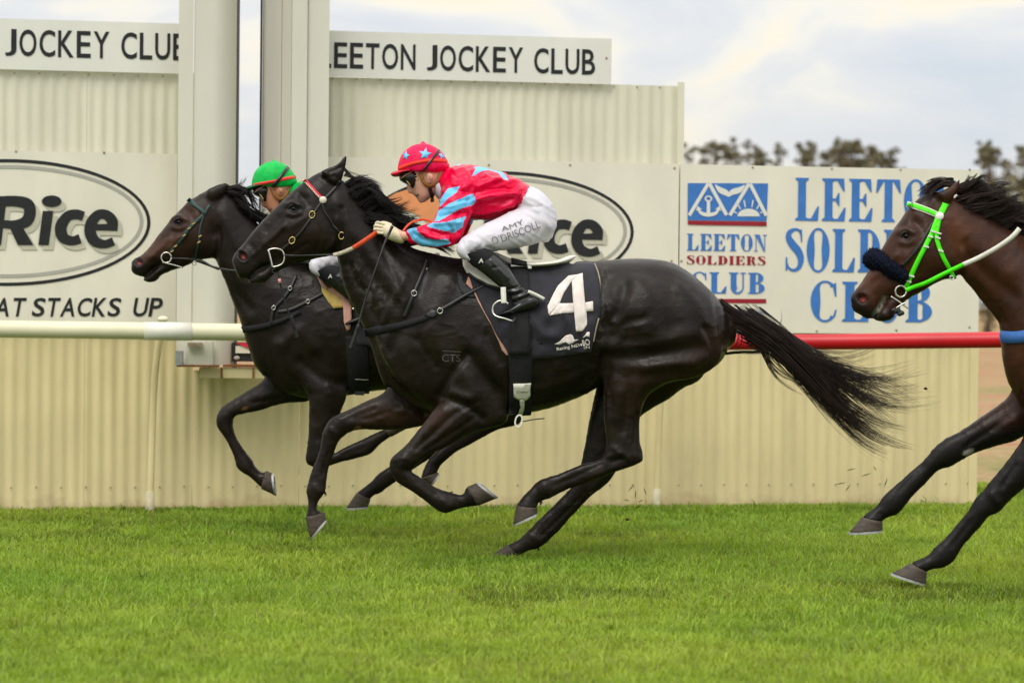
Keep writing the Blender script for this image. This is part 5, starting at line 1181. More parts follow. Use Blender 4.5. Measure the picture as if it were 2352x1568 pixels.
def patch(name, root, bvh, polyv, m_, off, th, step=9, Yf=16, folds=(), seed=0, noise=0.0, collect=None, pull=None, parent=None):
    """cloth cut to a measured outline and laid on the surface below it"""
    pl = []; n = len(polyv)
    for i in range(n):
        a = np.array(polyv[i]); b_ = np.array(polyv[(i + 1) % n]); k = max(1, int(np.linalg.norm(b_ - a) / step))
        for j in range(k): pl.append(tuple(a + (b_ - a) * j / k))
    pa = np.array(pl); lo, hi = pa.min(0), pa.max(0); inn = []
    def inside(x, y):
        c = False; j = len(pl) - 1
        for i in range(len(pl)):
            if (pl[i][1] > y) != (pl[j][1] > y) and x < (pl[j][0] - pl[i][0]) * (y - pl[i][1]) / (pl[j][1] - pl[i][1]) + pl[i][0]: c = not c
            j = i
        return c
    for y in np.arange(lo[1] + step * .5, hi[1], step):
        for x in np.arange(lo[0] + step * .5, hi[0], step):
            if inside(x, y) and segdist(np.array([[x, y]]), pl + [pl[0]])[0] > step * .4: inn.append((x, y))
    vs = [Vector(p) for p in pl + inn]; nb = len(pl)
    r = delaunay_2d_cdt(vs, [], [list(range(nb))], 1, 1e-4)
    v2 = r[0]; fs = [tuple(f) for f in r[2]]; rs = np.random.RandomState(seed); q = np.array([tuple(v) for v in v2])
    ex = np.zeros(len(q))
    for pts, w, mm in folds: ex += mm * .001 * np.exp(-(segdist(q, catmull(pts, 4) if len(pts) > 2 else pts) / w) ** 2)
    if noise: ex += noise * (vnoise(q[:, 0] + 9000, q[:, 1] + 9000, 1 / 22., seed + 3) - .5) * 2
    A = []; B = []; last = Yf
    for (x, y), e_ in zip(q, ex):
        h_ = bvh.ray_cast(CAMPOS, ray(x, y).normalized())
        if h_[0] is None: p = P(x, y, last); nn = Vector((0, -1, 0))
        else: p, nn = h_[0], h_[1]; nn = nn if nn.y < .3 else -nn; last = p.y
        A.append(p + nn * (off + e_)); B.append(p + nn * (off + th + e_))
    V = A + B; m_n = len(A); F = [tuple(reversed(f)) for f in fs] + [tuple(i + m_n for i in f) for f in fs]
    cnt = {}
    for f in fs:
        for i in range(len(f)):
            e_ = (f[i], f[(i + 1) % len(f)]); cnt[e_] = 1
    for a, b_ in list(cnt):
        if (b_, a) not in cnt: F.append((a, b_, b_ + m_n, a + m_n))
    o = mk(name, V, F, m_, root)
    if collect is not None: collect.append((np.array([tuple(p) for p in B]), fs))
    return o
def bvh_tri(lst):
    V = []; F = []
    for v, f in lst:
        b_ = len(V); V += [tuple(p) for p in v]; F += [tuple(i + b_ for i in t) for t in f]
    return BVHTree.FromPolygons(V, F)
def print_on(name, root, bvh, body, x0, y0, x1, y1, hpx, m_, off, Yf, shear=0, bold=0, arcpx=0, spacing=1.0):
    """lettering printed along a measured baseline"""
    v, f = text2d(body, shear, bold, spacing); dx, dy = x1 - x0, y1 - y0; L_ = math.hypot(dx, dy); ux, uy = dx / L_, dy / L_; nx, ny = uy, -ux
    V = []; last = Yf
    for a, b_ in v:
        s = a * L_; h_ = b_ * hpx + arcpx * math.sin(math.pi * a); x, y = x0 + ux * s + nx * h_, y0 + uy * s + ny * h_
        r = bvh.ray_cast(CAMPOS, ray(x, y).normalized())
        if r[0] is None: p = P(x, y, last); nn = Vector((0, -1, 0))
        else: p, nn = r[0], r[1]; nn = nn if nn.y < .3 else -nn; last = p.y
        V.append(p + nn * off)
    return mk(name, V, f, m_, root, False)

# ---------------------------------------------------------------- horse 1
b1 = thing('bridle', P(640, 620, 15.9), 'black racing bridle with red browband and brass buckles', 'bridle')
def c1(*p): return KK(1, p)
strap('browband', b1, h1, c1((1600, 432), (1650, 485), (1700, 540), (1742, 582)), 8, M_redband, .004, .006)
for k in range(14):
    t_ = (k + .5) / 14; p = K(1, 1600 + 140 * t_, 440 + 148 * t_); q, nn = hit(h1['bvh'], p[0], p[1] + 1.2, Y1); b = MB(); b.ell(q + nn * .011, .0038, .003, .0065, 6, 4); b.obj('bead', M_pearl, b1)
strap('headpiece', b1, h1, c1((1748, 592), (1800, 540), (1845, 490), (1880, 440)), 6.5, M_leather, mirror=True)
strap('cheekpiece', b1, h1, c1((1740, 600), (1690, 670), (1640, 750), (1580, 835), (1510, 905), (1430, 975)), 5.5, M_leather, mirror=True)
strap('throatlatch', b1, h1, c1((1742, 620), (1765, 690), (1830, 780), (1885, 855)), 4, M_leather, mirror=True)
p = K(1, 1748, 592); b = MB(); q, nn = hit(h1['bvh'], *p, Y1); b.ell(q + nn * .012, .0195, .010, .019, 16, 8); b.obj('rosette', M_pearl, b1)
for (x, y), a in (((1662, 703), .3), ((1505, 905), .5), ((1893, 868), .1)):
    p = K(1, x, y); ringo('buckle', b1, p, 6.2, 8, .0032, M_brass, surfY(h1, p, .010), a)
p = K(1, 1385, 1045); yb = surfY(h1, K(1, 1420, 1010), .018)
cord('bit_bar', b1, c1((1320, 980), (1337, 1045), (1352, 1112)), .0055, M_steel, yb)
cord('bit_ring', b1, c1((1318, 980), (1370, 968), (1425, 982), (1445, 1030), (1435, 1080), (1395, 1105), (1352, 1112)), .0045, M_steel, yb)
cord('rein', b1, c1((1440, 1020), (1550, 1024), (1700, 1020), (1835, 1018)), .005, M_leather, [yb, yb - .01, 15.83, 15.80])
flat('rein_grip', b1, c1((1830, 1020), (1900, 1000), (1990, 962)), 9, M_beige, [15.80, 15.78, 15.76])
flat('rein_grip', b1, [K(1, 1985, 964), K(1, 2070, 910), K(1, 2156, 850), K(2, 210, 842)], 10.5, M_orgrein, [15.755, 15.73, 15.70, 15.68])
flat('rein_loop', b1, KK(10, [(640, 410), (690, 340), (770, 275), (860, 240), (970, 228), (1100, 268), (1200, 330)]), 5, M_orgrein, [15.75, 15.76, 15.78, 15.8, 15.82, 15.82, 15.82])
strap('neck_rein', b1, h1, [K(1, 1985, 540), K(1, 2080, 625), K(10, 60, 60), K(10, 160, 165), K(10, 265, 262)], 3.6, M_leather, .006, .004)
cord('lip_strap', b1, c1((1385, 1110), (1350, 1150), (1410, 1180), (1420, 1200)), .003, M_leather, yb)

t = thing('breastplate', P(940, 760, 15.75), 'black racing breastplate strapped round the chest of the nearest horse', 'harness')
strap('chest_band', t, h1, KK(3, [(228, 186), (330, 165), (440, 142), (540, 112), (610, 88)]), 20, M_webbing, .003, .006, wend=12)
patch('keeper', t, h1['bvh'], KK(3, [(570, 88), (612, 52), (645, 62), (640, 88), (615, 105)]), M_leather, .008, .006, 6)
strap('saddle_strap', t, h1, KK(2, [(690, 1462), (800, 1400), (930, 1325), (1080, 1248)]), 8, M_leather, .012, .004)
strap('neck_strap', t, h1, KK(2, [(425, 1505), (465, 1410), (505, 1310), (545, 1215), (585, 1120), (602, 1060)]), 8, M_leather, .003, .005)
for k, (x, y) in ((2, (502, 1318)), (2, (706, 1456))):
    p = K(k, x, y); ringo('buckle', t, p, 6, 6.5, .003, M_steel, surfY(h1, p, .018), .4)
b = MB(); b.ell(hit(h1['bvh'], *K(2, 595, 1127), Y1)[0], .008, .006, .008); b.obj('stud', M_pearl, t)

cl = []
sc = thing('number_cloth', P(1290, 820, 15.75), 'dark saddle cloth with a large white number four', 'saddle cloth')
CL1 = [(1056, 592), (1078, 640), (1100, 690), (1124, 735), (1150, 785), (1170, 815), (1200, 822), (1226, 823), (1270, 820), (1322, 811), (1357, 805), (1363, 785), (1370, 750), (1380, 712), (1381, 668), (1375, 630), (1366, 606), (1300, 606), (1200, 606), (1120, 601)]
folds = [(KK(11, [(1150, 1000), (1200, 1130), (1330, 1280), (1500, 1300)]), 9, 10), (KK(11, [(1130, 1050), (1180, 1250), (1300, 1400)]), 8, -8), (KK(11, [(1600, 980), (1690, 1100), (1760, 1300)]), 7, 8), (KK(11, [(1540, 990), (1640, 1200), (1650, 1330)]), 7, -7), (KK(11, [(1300, 820), (1380, 900), (1400, 1050)]), 9, 9), (KK(11, [(1700, 260), (1640, 330), (1500, 380)]), 8, 6), (KK(11, [(2000, 1100), (1990, 1300), (1960, 1480)]), 7, 9), (KK(11, [(1850, 1250), (1860, 1420)]), 6, -7), (KK(11, [(1200, 420), (1180, 700), (1170, 900)]), 9, -5)]
patch('cloth', sc, h1['bvh'], CL1, M_cloth, .010, .004, 8, Y1, [(p_, w_, mm * 1.9) for p_, w_, mm in folds], 3, .005, collect=cl)
CB = bvh_tri(cl)
strapH = dict(bvh=CB, Y=Y1)
strap('edge_binding', sc, strapH, [(1366, 606), (1375, 630), (1381, 668), (1380, 712), (1370, 750), (1363, 785)], 3, mat('binding', s2l(150, 140, 120), .8), .001, .003)
num = [[(1690, 440), (1830, 422), (1735, 515), (1620, 690), (1560, 835), (1410, 1010), (1390, 870), (1480, 680), (1540, 580)], [(1735, 518), (1830, 421), (1890, 405), (1925, 820), (1942, 950), (1960, 1130), (1890, 1230), (1790, 1230), (1770, 965), (1755, 830)],
       [(1560, 832), (1600, 836), (1756, 830), (1771, 965), (1600, 975), (1412, 1008)], [(1924, 822), (2040, 805), (2045, 940), (1941, 950)]]
for k, pl in enumerate(num): patch('numeral', sc, CB, KK(11, pl), M_clothwhite, .002 + .0006 * k, .0015, 6, Y1)
print_on('lettering', sc, CB, 'Racing NSW', *K(11, 1525, 1515), *K(11, 1900, 1448), 9.5, M_clothwhite, .004, Y1, bold=.02)
print_on('lettering', sc, CB, 'BO', *K(11, 1897, 1438), *K(11, 2000, 1420), 14, M_clothwhite, .004, Y1, bold=.01)
print_on('lettering', sc, CB, 'EN', *K(11, 1908, 1480), *K(11, 1988, 1470), 6, M_clothwhite, .004, Y1)
patch('horse_emblem', sc, CB, KK(11, [(1484, 1412), (1560, 1370), (1640, 1290), (1720, 1268), (1755, 1290), (1765, 1345), (1830, 1342), (1760, 1390), (1700, 1420), (1650, 1385), (1560, 1420)]), M_clothwhite, .003, .001, 5, Y1)
patch('horse_emblem', sc, CB, KK(11, [(1880, 1328), (1930, 1280), (1960, 1240), (1994, 1235), (1994, 1312), (1950, 1298)]), M_clothwhite, .003, .001, 5, Y1)

sp = thing('saddle_pad', P(1130, 780, 15.75), 'pink-lined pad showing along the front edge of the number cloth', 'saddle pad')
patch('lining', sp, h1['bvh'], [(1076, 636), (1084, 640)] + KK(11, [(330, 640), (370, 680), (450, 860), (560, 1050), (640, 1120), (760, 1150), (835, 1240), (862, 1380), (835, 1568), (800, 1568), (740, 1500), (670, 1310), (600, 1160), (500, 990), (400, 800), (320, 640), (230, 560)]), M_pink, .005, .004, 6, Y1)
patch('pad_roll', sp, h1['bvh'], KK(11, [(95, 400), (120, 590), (170, 700), (260, 745), (370, 750), (330, 650), (240, 570), (170, 420)]), M_pad, .003, .005, 8, Y1)

sd1 = thing('racing_saddle', P(1230, 610, 15.8), 'tiny white racing saddle under the red-silked jockey', 'saddle')
v, f = loft([(*K(11, 520, 60), *K(11, 560, 190), .07), (*K(11, 700, 120), *K(11, 730, 235), .10), (*K(11, 870, 190), *K(11, 880, 308), .125), (*K(11, 1100, 236), *K(11, 1115, 322), .15), (*K(11, 1300, 240), *K(11, 1300, 314), .165), (*K(11, 1500, 220), *K(11, 1510, 292), .16), (*K(11, 1700, 152), *K(11, 1690, 255), .12), (*K(11, 1788, 152), *K(11, 1775, 190), .05)], Y1, sub=5, e=2.6)
mk('seat', v, f, M_whitelea, sd1)
patch('flap', sd1, CB, KK(11, [(175, 205), (330, 180), (600, 280), (860, 560), (720, 640), (540, 590), (370, 500), (240, 400), (188, 300)]), M_whitelea, .024, .006, 8, Y1)
strap('flap_rim', sd1, strapH, KK(11, [(170, 225), (180, 310), (232, 405), (362, 508), (532, 600), (710, 652)]), 2.2, M_leather, .014, .012)
v, f = loft([(*K(11, 872, 178), *K(11, 880, 322), .15), (*K(11, 980, 205), *K(11, 990, 332), .16), (*K(11, 1092, 232), *K(11, 1104, 330), .165)], Y1, sub=4, e=2.8, ends=(.02, .02)); mk('surcingle_band', v, f, M_webbing, sd1)
strap('piping', sd1, strapH, KK(11, [(860, 345), (1000, 342), (1110, 345), (1122, 385)]), 4.5, M_whitelea, .02, .006)
patch('skirt', sd1, CB, KK(11, [(870, 350), (1110, 362), (1118, 640), (1130, 1000), (1140, 1560), (850, 1560), (860, 1100), (840, 700)]), M_webbing, .006, .006, 9, Y1)
flat('stirrup_leather', sd1, KK(11, [(758, 600), (762, 700), (768, 830)]), 12, M_whitelea, [15.66, 15.655, 15.65])
flat('leather_end', sd1, KK(11, [(1112, 660), (1220, 705), (1345, 770)]), 7.5, M_whitelea, [15.68, 15.69, 15.70])
YS = 15.685
st = cord('stirrup', sd1, KK(11, [(830, 838), (770, 800), (690, 800), (625, 855), (607, 930), (625, 985), (680, 1022), (780, 1048), (880, 1080), (922, 1060), (905, 1015), (840, 982), (770, 980), (700, 1005), (655, 1018)]), .0055, M_steel, [YS - .03, YS - .03, YS - .03, YS - .03, YS - .03, YS - .035, YS - .045, YS - .05, YS - .045, YS - .0, YS + .04, YS + .05, YS + .05, YS + .04, YS])
gi = thing('girth', P(1195, 950, 15.75), 'wide black elastic girth with white leather tab', 'girth')
strap('band', gi, h1, [(1197, 725), (1196, 800), (1195, 870), (1194, 920), (1192, 952)], 53, M_webbing, .006, .007, maxjump=.2)
patch('tab', gi, h1['bvh'], KK(3, [(1083, 470), (1175, 465), (1172, 535), (1140, 560), (1104, 556), (1083, 540)]), M_whitelea, .016, .005, 7, Y1)
print_on('lettering', gi, h1['bvh'], 'Delzy', *K(3, 1098, 520), *K(3, 1160, 518), 6, M_black, .023, Y1)
strap('tab_strap', gi, h1, KK(3, [(1124, 555), (1122, 600), (1104, 655)]), 9, M_whitelea, .016, .005)
ringo('loop', gi, K(3, 1105, 690), 8, 14, .005, M_whitelea, 15.78, .2)
cord('loose_end', gi, KK(3, [(1130, 692), (1190, 680), (1252, 674)]), .003, M_leather, 15.78)
# freeze brand on the shoulder
print_on('brand_mark', h1['root'], h1['bvh'], 'CTS', *K(3, 668, 350), *K(3, 772, 352), 17, M_brand, .0015, Y1)
strap('brand_mark', h1['root'], h1, KK(3, [(668, 290), (720, 293), (775, 296)]), 1.6, M_brand, .0005, .001)

# ---------------------------------------------------------------- horse 2
b2 = thing('bridle', P(420, 620, 17.2), 'dark green leather bridle with round steel bit', 'bridle')
strap('browband', b2, h2, c1((690, 582), (740, 625), (790, 665), (825, 695)), 10, M_dgreen, .004, .006)
strap('headpiece', b2, h2, c1((860, 630), (835, 670), (815, 710)), 7, M_dgreen, mirror=True)
strap('cheekpiece', b2, h2, c1((835, 680), (770, 745), (700, 815), (640, 900), (555, 990)), 7.5, M_dgreen, mirror=True)
strap('throatlatch', b2, h2, c1((812, 715), (785, 800), (775, 900), (765, 960), (745, 1040)), 4, M_dgreen, mirror=True)
for x, y in ((735, 775), (705, 812), (665, 865), (595, 945), (565, 985), (783, 870), (775, 915)):
    p = K(1, x, y); q, nn = hit(h2['bvh'], *p, Y2); b = MB(); b.box(q + nn * .011, .02, .006, .007, (Vector((.8, 0, .5)), Vector((0, 1, 0)), Vector((-.5, 0, .8)))); b.obj('keeper', M_brass, b2, False)
yb2 = surfY(h2, K(1, 560, 1030), .018)
ringo('bit_ring', b2, K(1, 520, 1040), 11.5, 12, .0048, M_steel, yb2)
cord('bit_bar', b2, c1((490, 1078), (570, 1095), (650, 1118)), .0035, M_steel, yb2)
ringo('throat_ring', b2, K(1, 740, 1084), 4, 4.5, .003, M_steel, yb2 + .03)
cord('rein', b2, c1((560, 1045), (700, 1050), (800, 1065), (900, 1115), (1080, 1142), (1300, 1120)), .006, M_leather, [yb2, yb2, 17.1, 17.05, 17.0, 17.0])
cord('rein', b2, c1((560, 1045), (720, 1058), (850, 1100), (930, 1132)), .005, M_leather, [yb2, yb2 + .1, 17.3, 17.35])
t = thing('breastplate', P(650, 740, 17.05), 'black breastplate on the far dark horse', 'harness')
strap('chest_band', t, h2, [(557, 757), (600, 750), (645, 737), (690, 716)], 15, M_webbing, .003, .006, wend=9)
strap('saddle_strap', t, h2, c1((1395, 1465), (1500, 1445), (1640, 1378), (1800, 1292)), 8, M_leather, .004, .004)
strap('neck_strap', t, h2, c1((1345, 1560), (1365, 1445), (1440, 1360), (1490, 1285), (1540, 1180)), 7, M_leather, .004, .005)
for x, y in ((1630, 1382), (1490, 1280), (1362, 1432)):
    p = K(1, x, y); ringo('buckle', t, p, 4, 5, .0028, M_steel, surfY(h2, p, .014), .5)
s2 = thing('racing_saddle', P(790, 640, 17.1), 'small saddle with tan flap on the far dark horse', 'saddle')
patch('flap', s2, h2['bvh'], KK(13, [(450, 860), (480, 1000), (600, 1200), (710, 1330), (1000, 1310), (1000, 1100), (800, 1000), (600, 900)]), M_yellow, .012, .006, 8, Y2)
patch('lining', s2, h2['bvh'], KK(13, [(365, 700), (420, 740), (590, 900), (570, 965), (700, 938), (900, 1030), (1035, 1150), (1090, 1300), (1085, 1568), (1060, 1760), (1000, 1800), (930, 1600), (920, 1290), (850, 1150), (700, 1030), (520, 935), (440, 860)]), M_pink, .022, .006, 7, Y2)
patch('cloth', s2, h2['bvh'], [(735, 612), (760, 640), (790, 660), (815, 690), (820, 790), (900, 800), (985, 790), (995, 625), (860, 620)], M_cloth, .012, .004, 10, Y2)
v, f = loft([(750, 585, 755, 625, .10), (850, 595, 850, 632, .15), (950, 592, 950, 630, .15), (1005, 580, 1003, 606, .06)], Y2, sub=4); mk('seat', v, f, M_leather, s2)
cord('stirrup', s2, KK(13, [(1110, 1230), (1135, 1260), (1160, 1300), (1100, 1340)]), .008, M_steel, 16.95)
g2 = thing('girth', P(822, 900, 17.05), 'black girth of the far dark horse', 'girth')
strap('band', g2, h2, [(818, 770), (822, 830), (823, 870), (824, 900)], 48, M_webbing, .006, .006, maxjump=.2)
strap('seam', g2, h2, KK(4, [(1025, 348), (1070, 349), (1112, 351)]), 1.3, M_whitelea, .013, .001)
b = MB(); b.box(P(826, 903, 17.03), .05, .03, .02); b.obj('buckle', M_leather, g2, False)

# ---------------------------------------------------------------- horse 3
b3 = thing('bridle', P(2080, 700, 14.6), 'bright neon green bridle with white rosette', 'bridle')
def c6(*p): return KK(6, p)
strap('browband', b3, h3, c6((648, 425), (720, 446), (800, 475), (882, 510)), 14, M_whitelea, .003, .004)
strap('browband_stripe', b3, h3, c6((648, 425), (720, 446), (800, 475), (882, 510)), 9, M_neon, .0075, .003)
strap('headpiece', b3, h3, c6((900, 530), (925, 480), (955, 420)), 14, M_neon, .004, .004, mirror=True)
strap('cheekpiece', b3, h3, c6((885, 540), (840, 660), (780, 780), (710, 920), (640, 1075)), 10.5, M_neon, .004, .005, mirror=True)
strap('throatlatch', b3, h3, c6((905, 545), (880, 640), (885, 720), (925, 830), (985, 940), (1020, 1000)), 9, M_neon, .004, .005, mirror=True)
strap('noseband_strap', b3, h3, c6((855, 565), (800, 660), (720, 790), (610, 910)), 6, M_leather, .003, .003, mirror=True)
p = K(6, 905, 525); q, nn = hit(h3['bvh'], *p, Y3); b = MB(); b.ell(q + nn * .013, .0205, .009, .020, 16, 8); b.obj('rosette', mat('white_rosette', s2l(240, 238, 232), .4, .4), b3)
for x, y in ((832, 682), (798, 760), (688, 980), (662, 1022), (885, 692), (907, 790), (850, 640), (888, 655)):
    p = K(6, x, y); q, nn = hit(h3['bvh'], *p, Y3); b = MB(); b.box(q + nn * .013, .026, .006, .008, (Vector((.93, 0, -.25)), Vector((0, 1, 0)), Vector((.25, 0, .93)))); b.obj('keeper', M_whitelea, b3, False)
yb3 = surfY(h3, K(6, 640, 1080), .02)
ringo('bit_ring', b3, K(6, 602, 1108), 12.5, 13, .005, M_steel, yb3)
cord('bit_bar', b3, c6((525, 1148), (590, 1190), (660, 1240)), .0045, M_steel, yb3); cord('bit_bar', b3, c6((565, 1238), (620, 1205), (640, 1200)), .004, M_steel, yb3 - .01)
flat('rein', b3, c6((640, 1098), (700, 1075), (800, 1040), (950, 965), (1097, 895)), 9.5, M_neon, [yb3 - .005, yb3 - .01, 14.56, 14.52, 14.48])
flat('rein_grip', b3, c6((1090, 898), (1200, 850), (1330, 780), (1430, 715), (1490, 665), (1532, 615)), 10.5, M_whitelea, [14.48, 14.46, 14.43, 14.41, 14.40, 14.40], th=.007)
ringo('throat_ring', b3, K(6, 1002, 1000), 5, 4, .003, M_steel, 14.62)
b = MB(); rs_ = random.Random(4)
for k in range(9): b.ell(P(*K(6, 545 + 8 * k, 1265 + rs_.uniform(-18, 22)), 14.62), .014, .014, .012, 8, 6)
b.obj('tongue_strap', M_leather, b3)
n3_ = thing('fleece_noseband', P(2040, 620, 14.55), 'fluffy navy sheepskin roll across the bay horse nose', 'noseband')
fl = loft([(*K(6, 340, 800), *K(6, 330, 905), .06), (*K(6, 385, 768), *K(6, 370, 940), .090), (*K(6, 450, 795), *K(6, 425, 968), .11), (*K(6, 520, 835), *K(6, 475, 1008), .118), (*K(6, 585, 880), *K(6, 530, 1040), .118), (*K(6, 645, 930), *K(6, 590, 1060), .11), (*K(6, 660, 970), *K(6, 625, 1040), .10)], Y3, sub=4)
co_, F_ = remesh([fl], .008); co_ = laplace(co_, F_, 3, .5); vn_ = normals(co_, F_); rr_ = np.random.RandomState(3); co_ = co_ + vn_ * (rr_.randn(len(co_)) * .0022 + .0035 * np.sin(co_[:, 0] * 260) * np.sin(co_[:, 2] * 240))[:, None]
mk('roll', co_, F_, M_fleece, n3_)
V = []; F = []
for i in range(0, len(co_), 1):
    for j in range(1):
        d_ = Vector(vn_[i] + rr_.randn(3) * .45).normalized() * (.006 + .008 * rr_.rand()); p = Vector(co_[i]); s_ = d_.cross(Vector(rr_.randn(3))).normalized() * .0011; k = len(V); V += [p - s_, p + s_, p + d_]; F.append((k, k + 1, k + 2))
fz = mk('wool', V, F, M_fleece, n3_, False); fz['kind'] = 'stuff'
nb3 = thing('neck_band', P(2320, 775, 14.55), 'blue band round the base of the bay horse neck', 'band')
strap('band', nb3, h3, [(2299, 772), (2315, 774), (2335, 774), (2360, 770), (2400, 755), (2450, 725), (2490, 680)], 27, M_bandblue, .004, .004, maxjump=.3)
# ================================================================== JOCKEYS
M_skin = mat('skin', s2l(222, 168, 146), .5, .4, var=.08, vscale=30, attr=True)
M_goggle = mat('goggle_black', (.010, .010, .011), .18, .5); M_tan = mat('tan_leather', (.30, .125, .035), .55, .35, var=.3, vscale=30); M_glove = mat('cream_glove', s2l(218, 206, 176), .6, .3, var=.12, vscale=35, bump=.15, bscale=120)
M_bootlea = mat('boot_leather', (.010, .010, .011), .22, .55, var=.2, vscale=20, bump=.08, bscale=35); M_gaiter = mat('gaiter_cloth', (.011, .011, .013), .8, .25, var=.2, vscale=50)
M_breech = mat('white_breeches', s2l(206, 203, 212), .55, .35, var=.04, vscale=20, bump=.12, bscale=14)
M_print = mat('breeches_print', s2l(112, 104, 106), .6, .3)
M_lblue = mat('light_blue_satin', s2l(100, 196, 240), .4, .45, var=.06, vscale=25)
def silk(name): 
    M = mat(name, (.5, 0, 0), .30, .42, var=.10, vscale=9, attr=True, bump=.3, bscale=12, stretch=(.6, 1, 1.5)); M.node_tree.nodes['Principled BSDF'].inputs['Specular Tint'].default_value = (1, .45, .65, 1); return M
M_silk = silk('racing_silk')
def inpoly(q, pl):
    c = np.zeros(len(q), bool); n = len(pl); j = n - 1
    for i in range(n):
        xi, yi = pl[i]; xj, yj = pl[j]
        with np.errstate(divide='ignore', invalid='ignore'):
            c ^= ((yi > q[:, 1]) != (yj > q[:, 1])) & (q[:, 0] < (xj - xi) * (q[:, 1] - yi) / (yj - yi + 1e-12) + xi)
        j = i
    return c
def star_pts(cx, cy, r, rot=0, sx=1.0, ri=.42):
    out = []
    for k in range(10):
        a = math.radians(rot - 90 + 36 * k); rr = r if k % 2 == 0 else r * ri; out.append((cx + rr * math.cos(a) * sx, cy + rr * math.sin(a)))
    return out

def build_jockey(label, Y0, TV, S, look):
    hs = look.get('hands', (0, 0)); vx_ = look.get('coarse', 1.0)      # figures mostly hidden need less mesh
    """TV maps measured positions of the first jockey; S is the size ratio in metres"""
    def R(k, *rs_, sh=0):
        out = []
        for r in rs_:
            a = TV(K(k, r[0], r[1])); b_ = TV(K(k, r[2], r[3]))
            if hs != (0, 0) and (k == 10 or (k == 2 and len(r) > 5 and r[0] < 830 and r[1] < 960)): a = (a[0] + hs[0], a[1] + hs[1]); b_ = (b_[0] + hs[0], b_[1] + hs[1])
            out.append((*a, *b_, r[4] * S, (r[5] if len(r) > 5 else 0) * S))
        return out
    def Q(k, pts): return [TV(K(k, *p)) for p in pts]
    hipp = TV(K(2, 1450, 900)); root = thing('person', P(*hipp, Y0), label, 'person')
    # ---- body: head, neck, trunk, arms and legs as one skin
    face = R(9, (300, 640, 1250, 540, .074), (318, 760, 1235, 640, .077), (345, 850, 1215, 740, .077), (405, 930, 1190, 800, .075), (455, 1000, 1170, 850, .072), (505, 1075, 1140, 920, .066), (545, 1135, 1100, 1000, .060), (590, 1190, 1030, 1090, .053), (625, 1235, 960, 1165, .044), (660, 1285, 860, 1240, .030))
    nose = R(9, (385, 890, 540, 870, .011), (405, 975, 560, 950, .014), (420, 1060, 570, 1030, .018), (428, 1096, 560, 1080, .019), (470, 1112, 560, 1110, .013))
    lips = R(9, (520, 1128, 640, 1090, .020), (540, 1146, 660, 1110, .024), (560, 1162, 660, 1140, .020)), R(9, (575, 1180, 680, 1150, .022), (600, 1205, 700, 1170, .024), (612, 1222, 700, 1200, .018))
    chin = R(9, (622, 1222, 760, 1190, .020), (632, 1258, 780, 1230, .024), (655, 1285, 800, 1262, .018))
    ear = R(9, (810, 690, 900, 690, .012, -.078), (812, 760, 950, 730, .016, -.083), (830, 830, 955, 800, .015, -.083), (850, 890, 930, 870, .010, -.079))
    neck = R(9, (850, 1000, 1200, 720, .055), (980, 1130, 1300, 680, .062), (1100, 1280, 1400, 640, .075))
    trunk = R(2, (800, 350, 720, 545, .08), (850, 325, 760, 620, .14), (940, 335, 880, 700, .16), (1040, 352, 1000, 720, .155), (1140, 372, 1110, 725, .145), (1240, 405, 1205, 705, .14), (1400, 510, 1310, 670, .125), (1500, 540, 1320, 710, .14), (1590, 660, 1400, 820, .14), (1585, 780, 1470, 880, .11))
    arm = lambda sg: R(2, (800, 430, 950, 490, .05, sg * .13), (745, 580, 950, 620, .048, sg * .17), (715, 690, 905, 730, .044, sg * .19), (680, 760, 860, 840, .042, sg * .2), (640, 800, 780, 910, .040, sg * .2), (560, 825, 650, 920, .036, sg * .19), (480, 835, 520, 905, .030, sg * .165), (425, 835, 440, 905, .027, sg * .145), (390, 820, 400, 905, .026, sg * .135), (350, 800, 350, 890, .026, sg * .125))
    leg = lambda sg: R(2, (1400, 670, 1580, 800, .08, sg * .09), (1200, 735, 1370, 920, .078, sg * .15), (1000, 830, 1130, 960, .065, sg * .22), (880, 920, 960, 980, .05, sg * .255), (900, 1020, 1050, 985, .048, sg * .265), (1000, 1110, 1180, 1060, .045, sg * .275), (1140, 1225, 1275, 1185, .038, sg * .285), (1250, 1320, 1345, 1285, .034, sg * .285))
    foot = lambda sg: R(2, (1425, 1345, 1440, 1425, .026, sg * .285), (1330, 1385, 1330, 1455, .030, sg * .285), (1230, 1440, 1225, 1485, .030, sg * .285), (1180, 1470, 1178, 1490, .02, sg * .285))
    def slim(rg, k): return [((a + c) / 2 + (a - c) / 2 * k, (b_ + d) / 2 + (b_ - d) / 2 * k, (a + c) / 2 - (a - c) / 2 * k, (b_ + d) / 2 - (b_ - d) / 2 * k, h_ * k, y_) for a, b_, c, d, h_, y_ in [tuple(r) for r in rg]]
    trunk = slim(trunk, .84); arm_ = lambda sg: slim(arm(sg)[:6], .74) + arm(sg)[6:]; leg_ = lambda sg: slim(leg(sg), .80)
    earf = [tuple(r[:5]) + (-r[5],) for r in ear]
    co, F = remesh([loft(x, Y0, n=24) for x in (face, nose, lips[0], lips[1], chin, ear, earf, neck, trunk, arm_(-1), arm_(1), leg_(-1), leg_(1), foot(-1), foot(1))], .0058 * S * vx_)
    co = laplace(taubin(co, F, 3), F, 1, .5)
    eyeV = TV(K(9, 430, 860)); q = toV(co); sk = np.tile(np.array(look['skin']), (len(co), 1))
    sp9 = np.linalg.norm(np.array(TV(K(9, 100, 0))) - np.array(TV(K(9, 0, 0))))
    d = segdist(q, Q(9, [(540, 1165), (600, 1175), (640, 1150)])); m_ = np.exp(-(d / (sp9 * .22)) ** 2)[:, None]; sk = sk * (1 - m_) + np.array([.06, .018, .016]) * m_
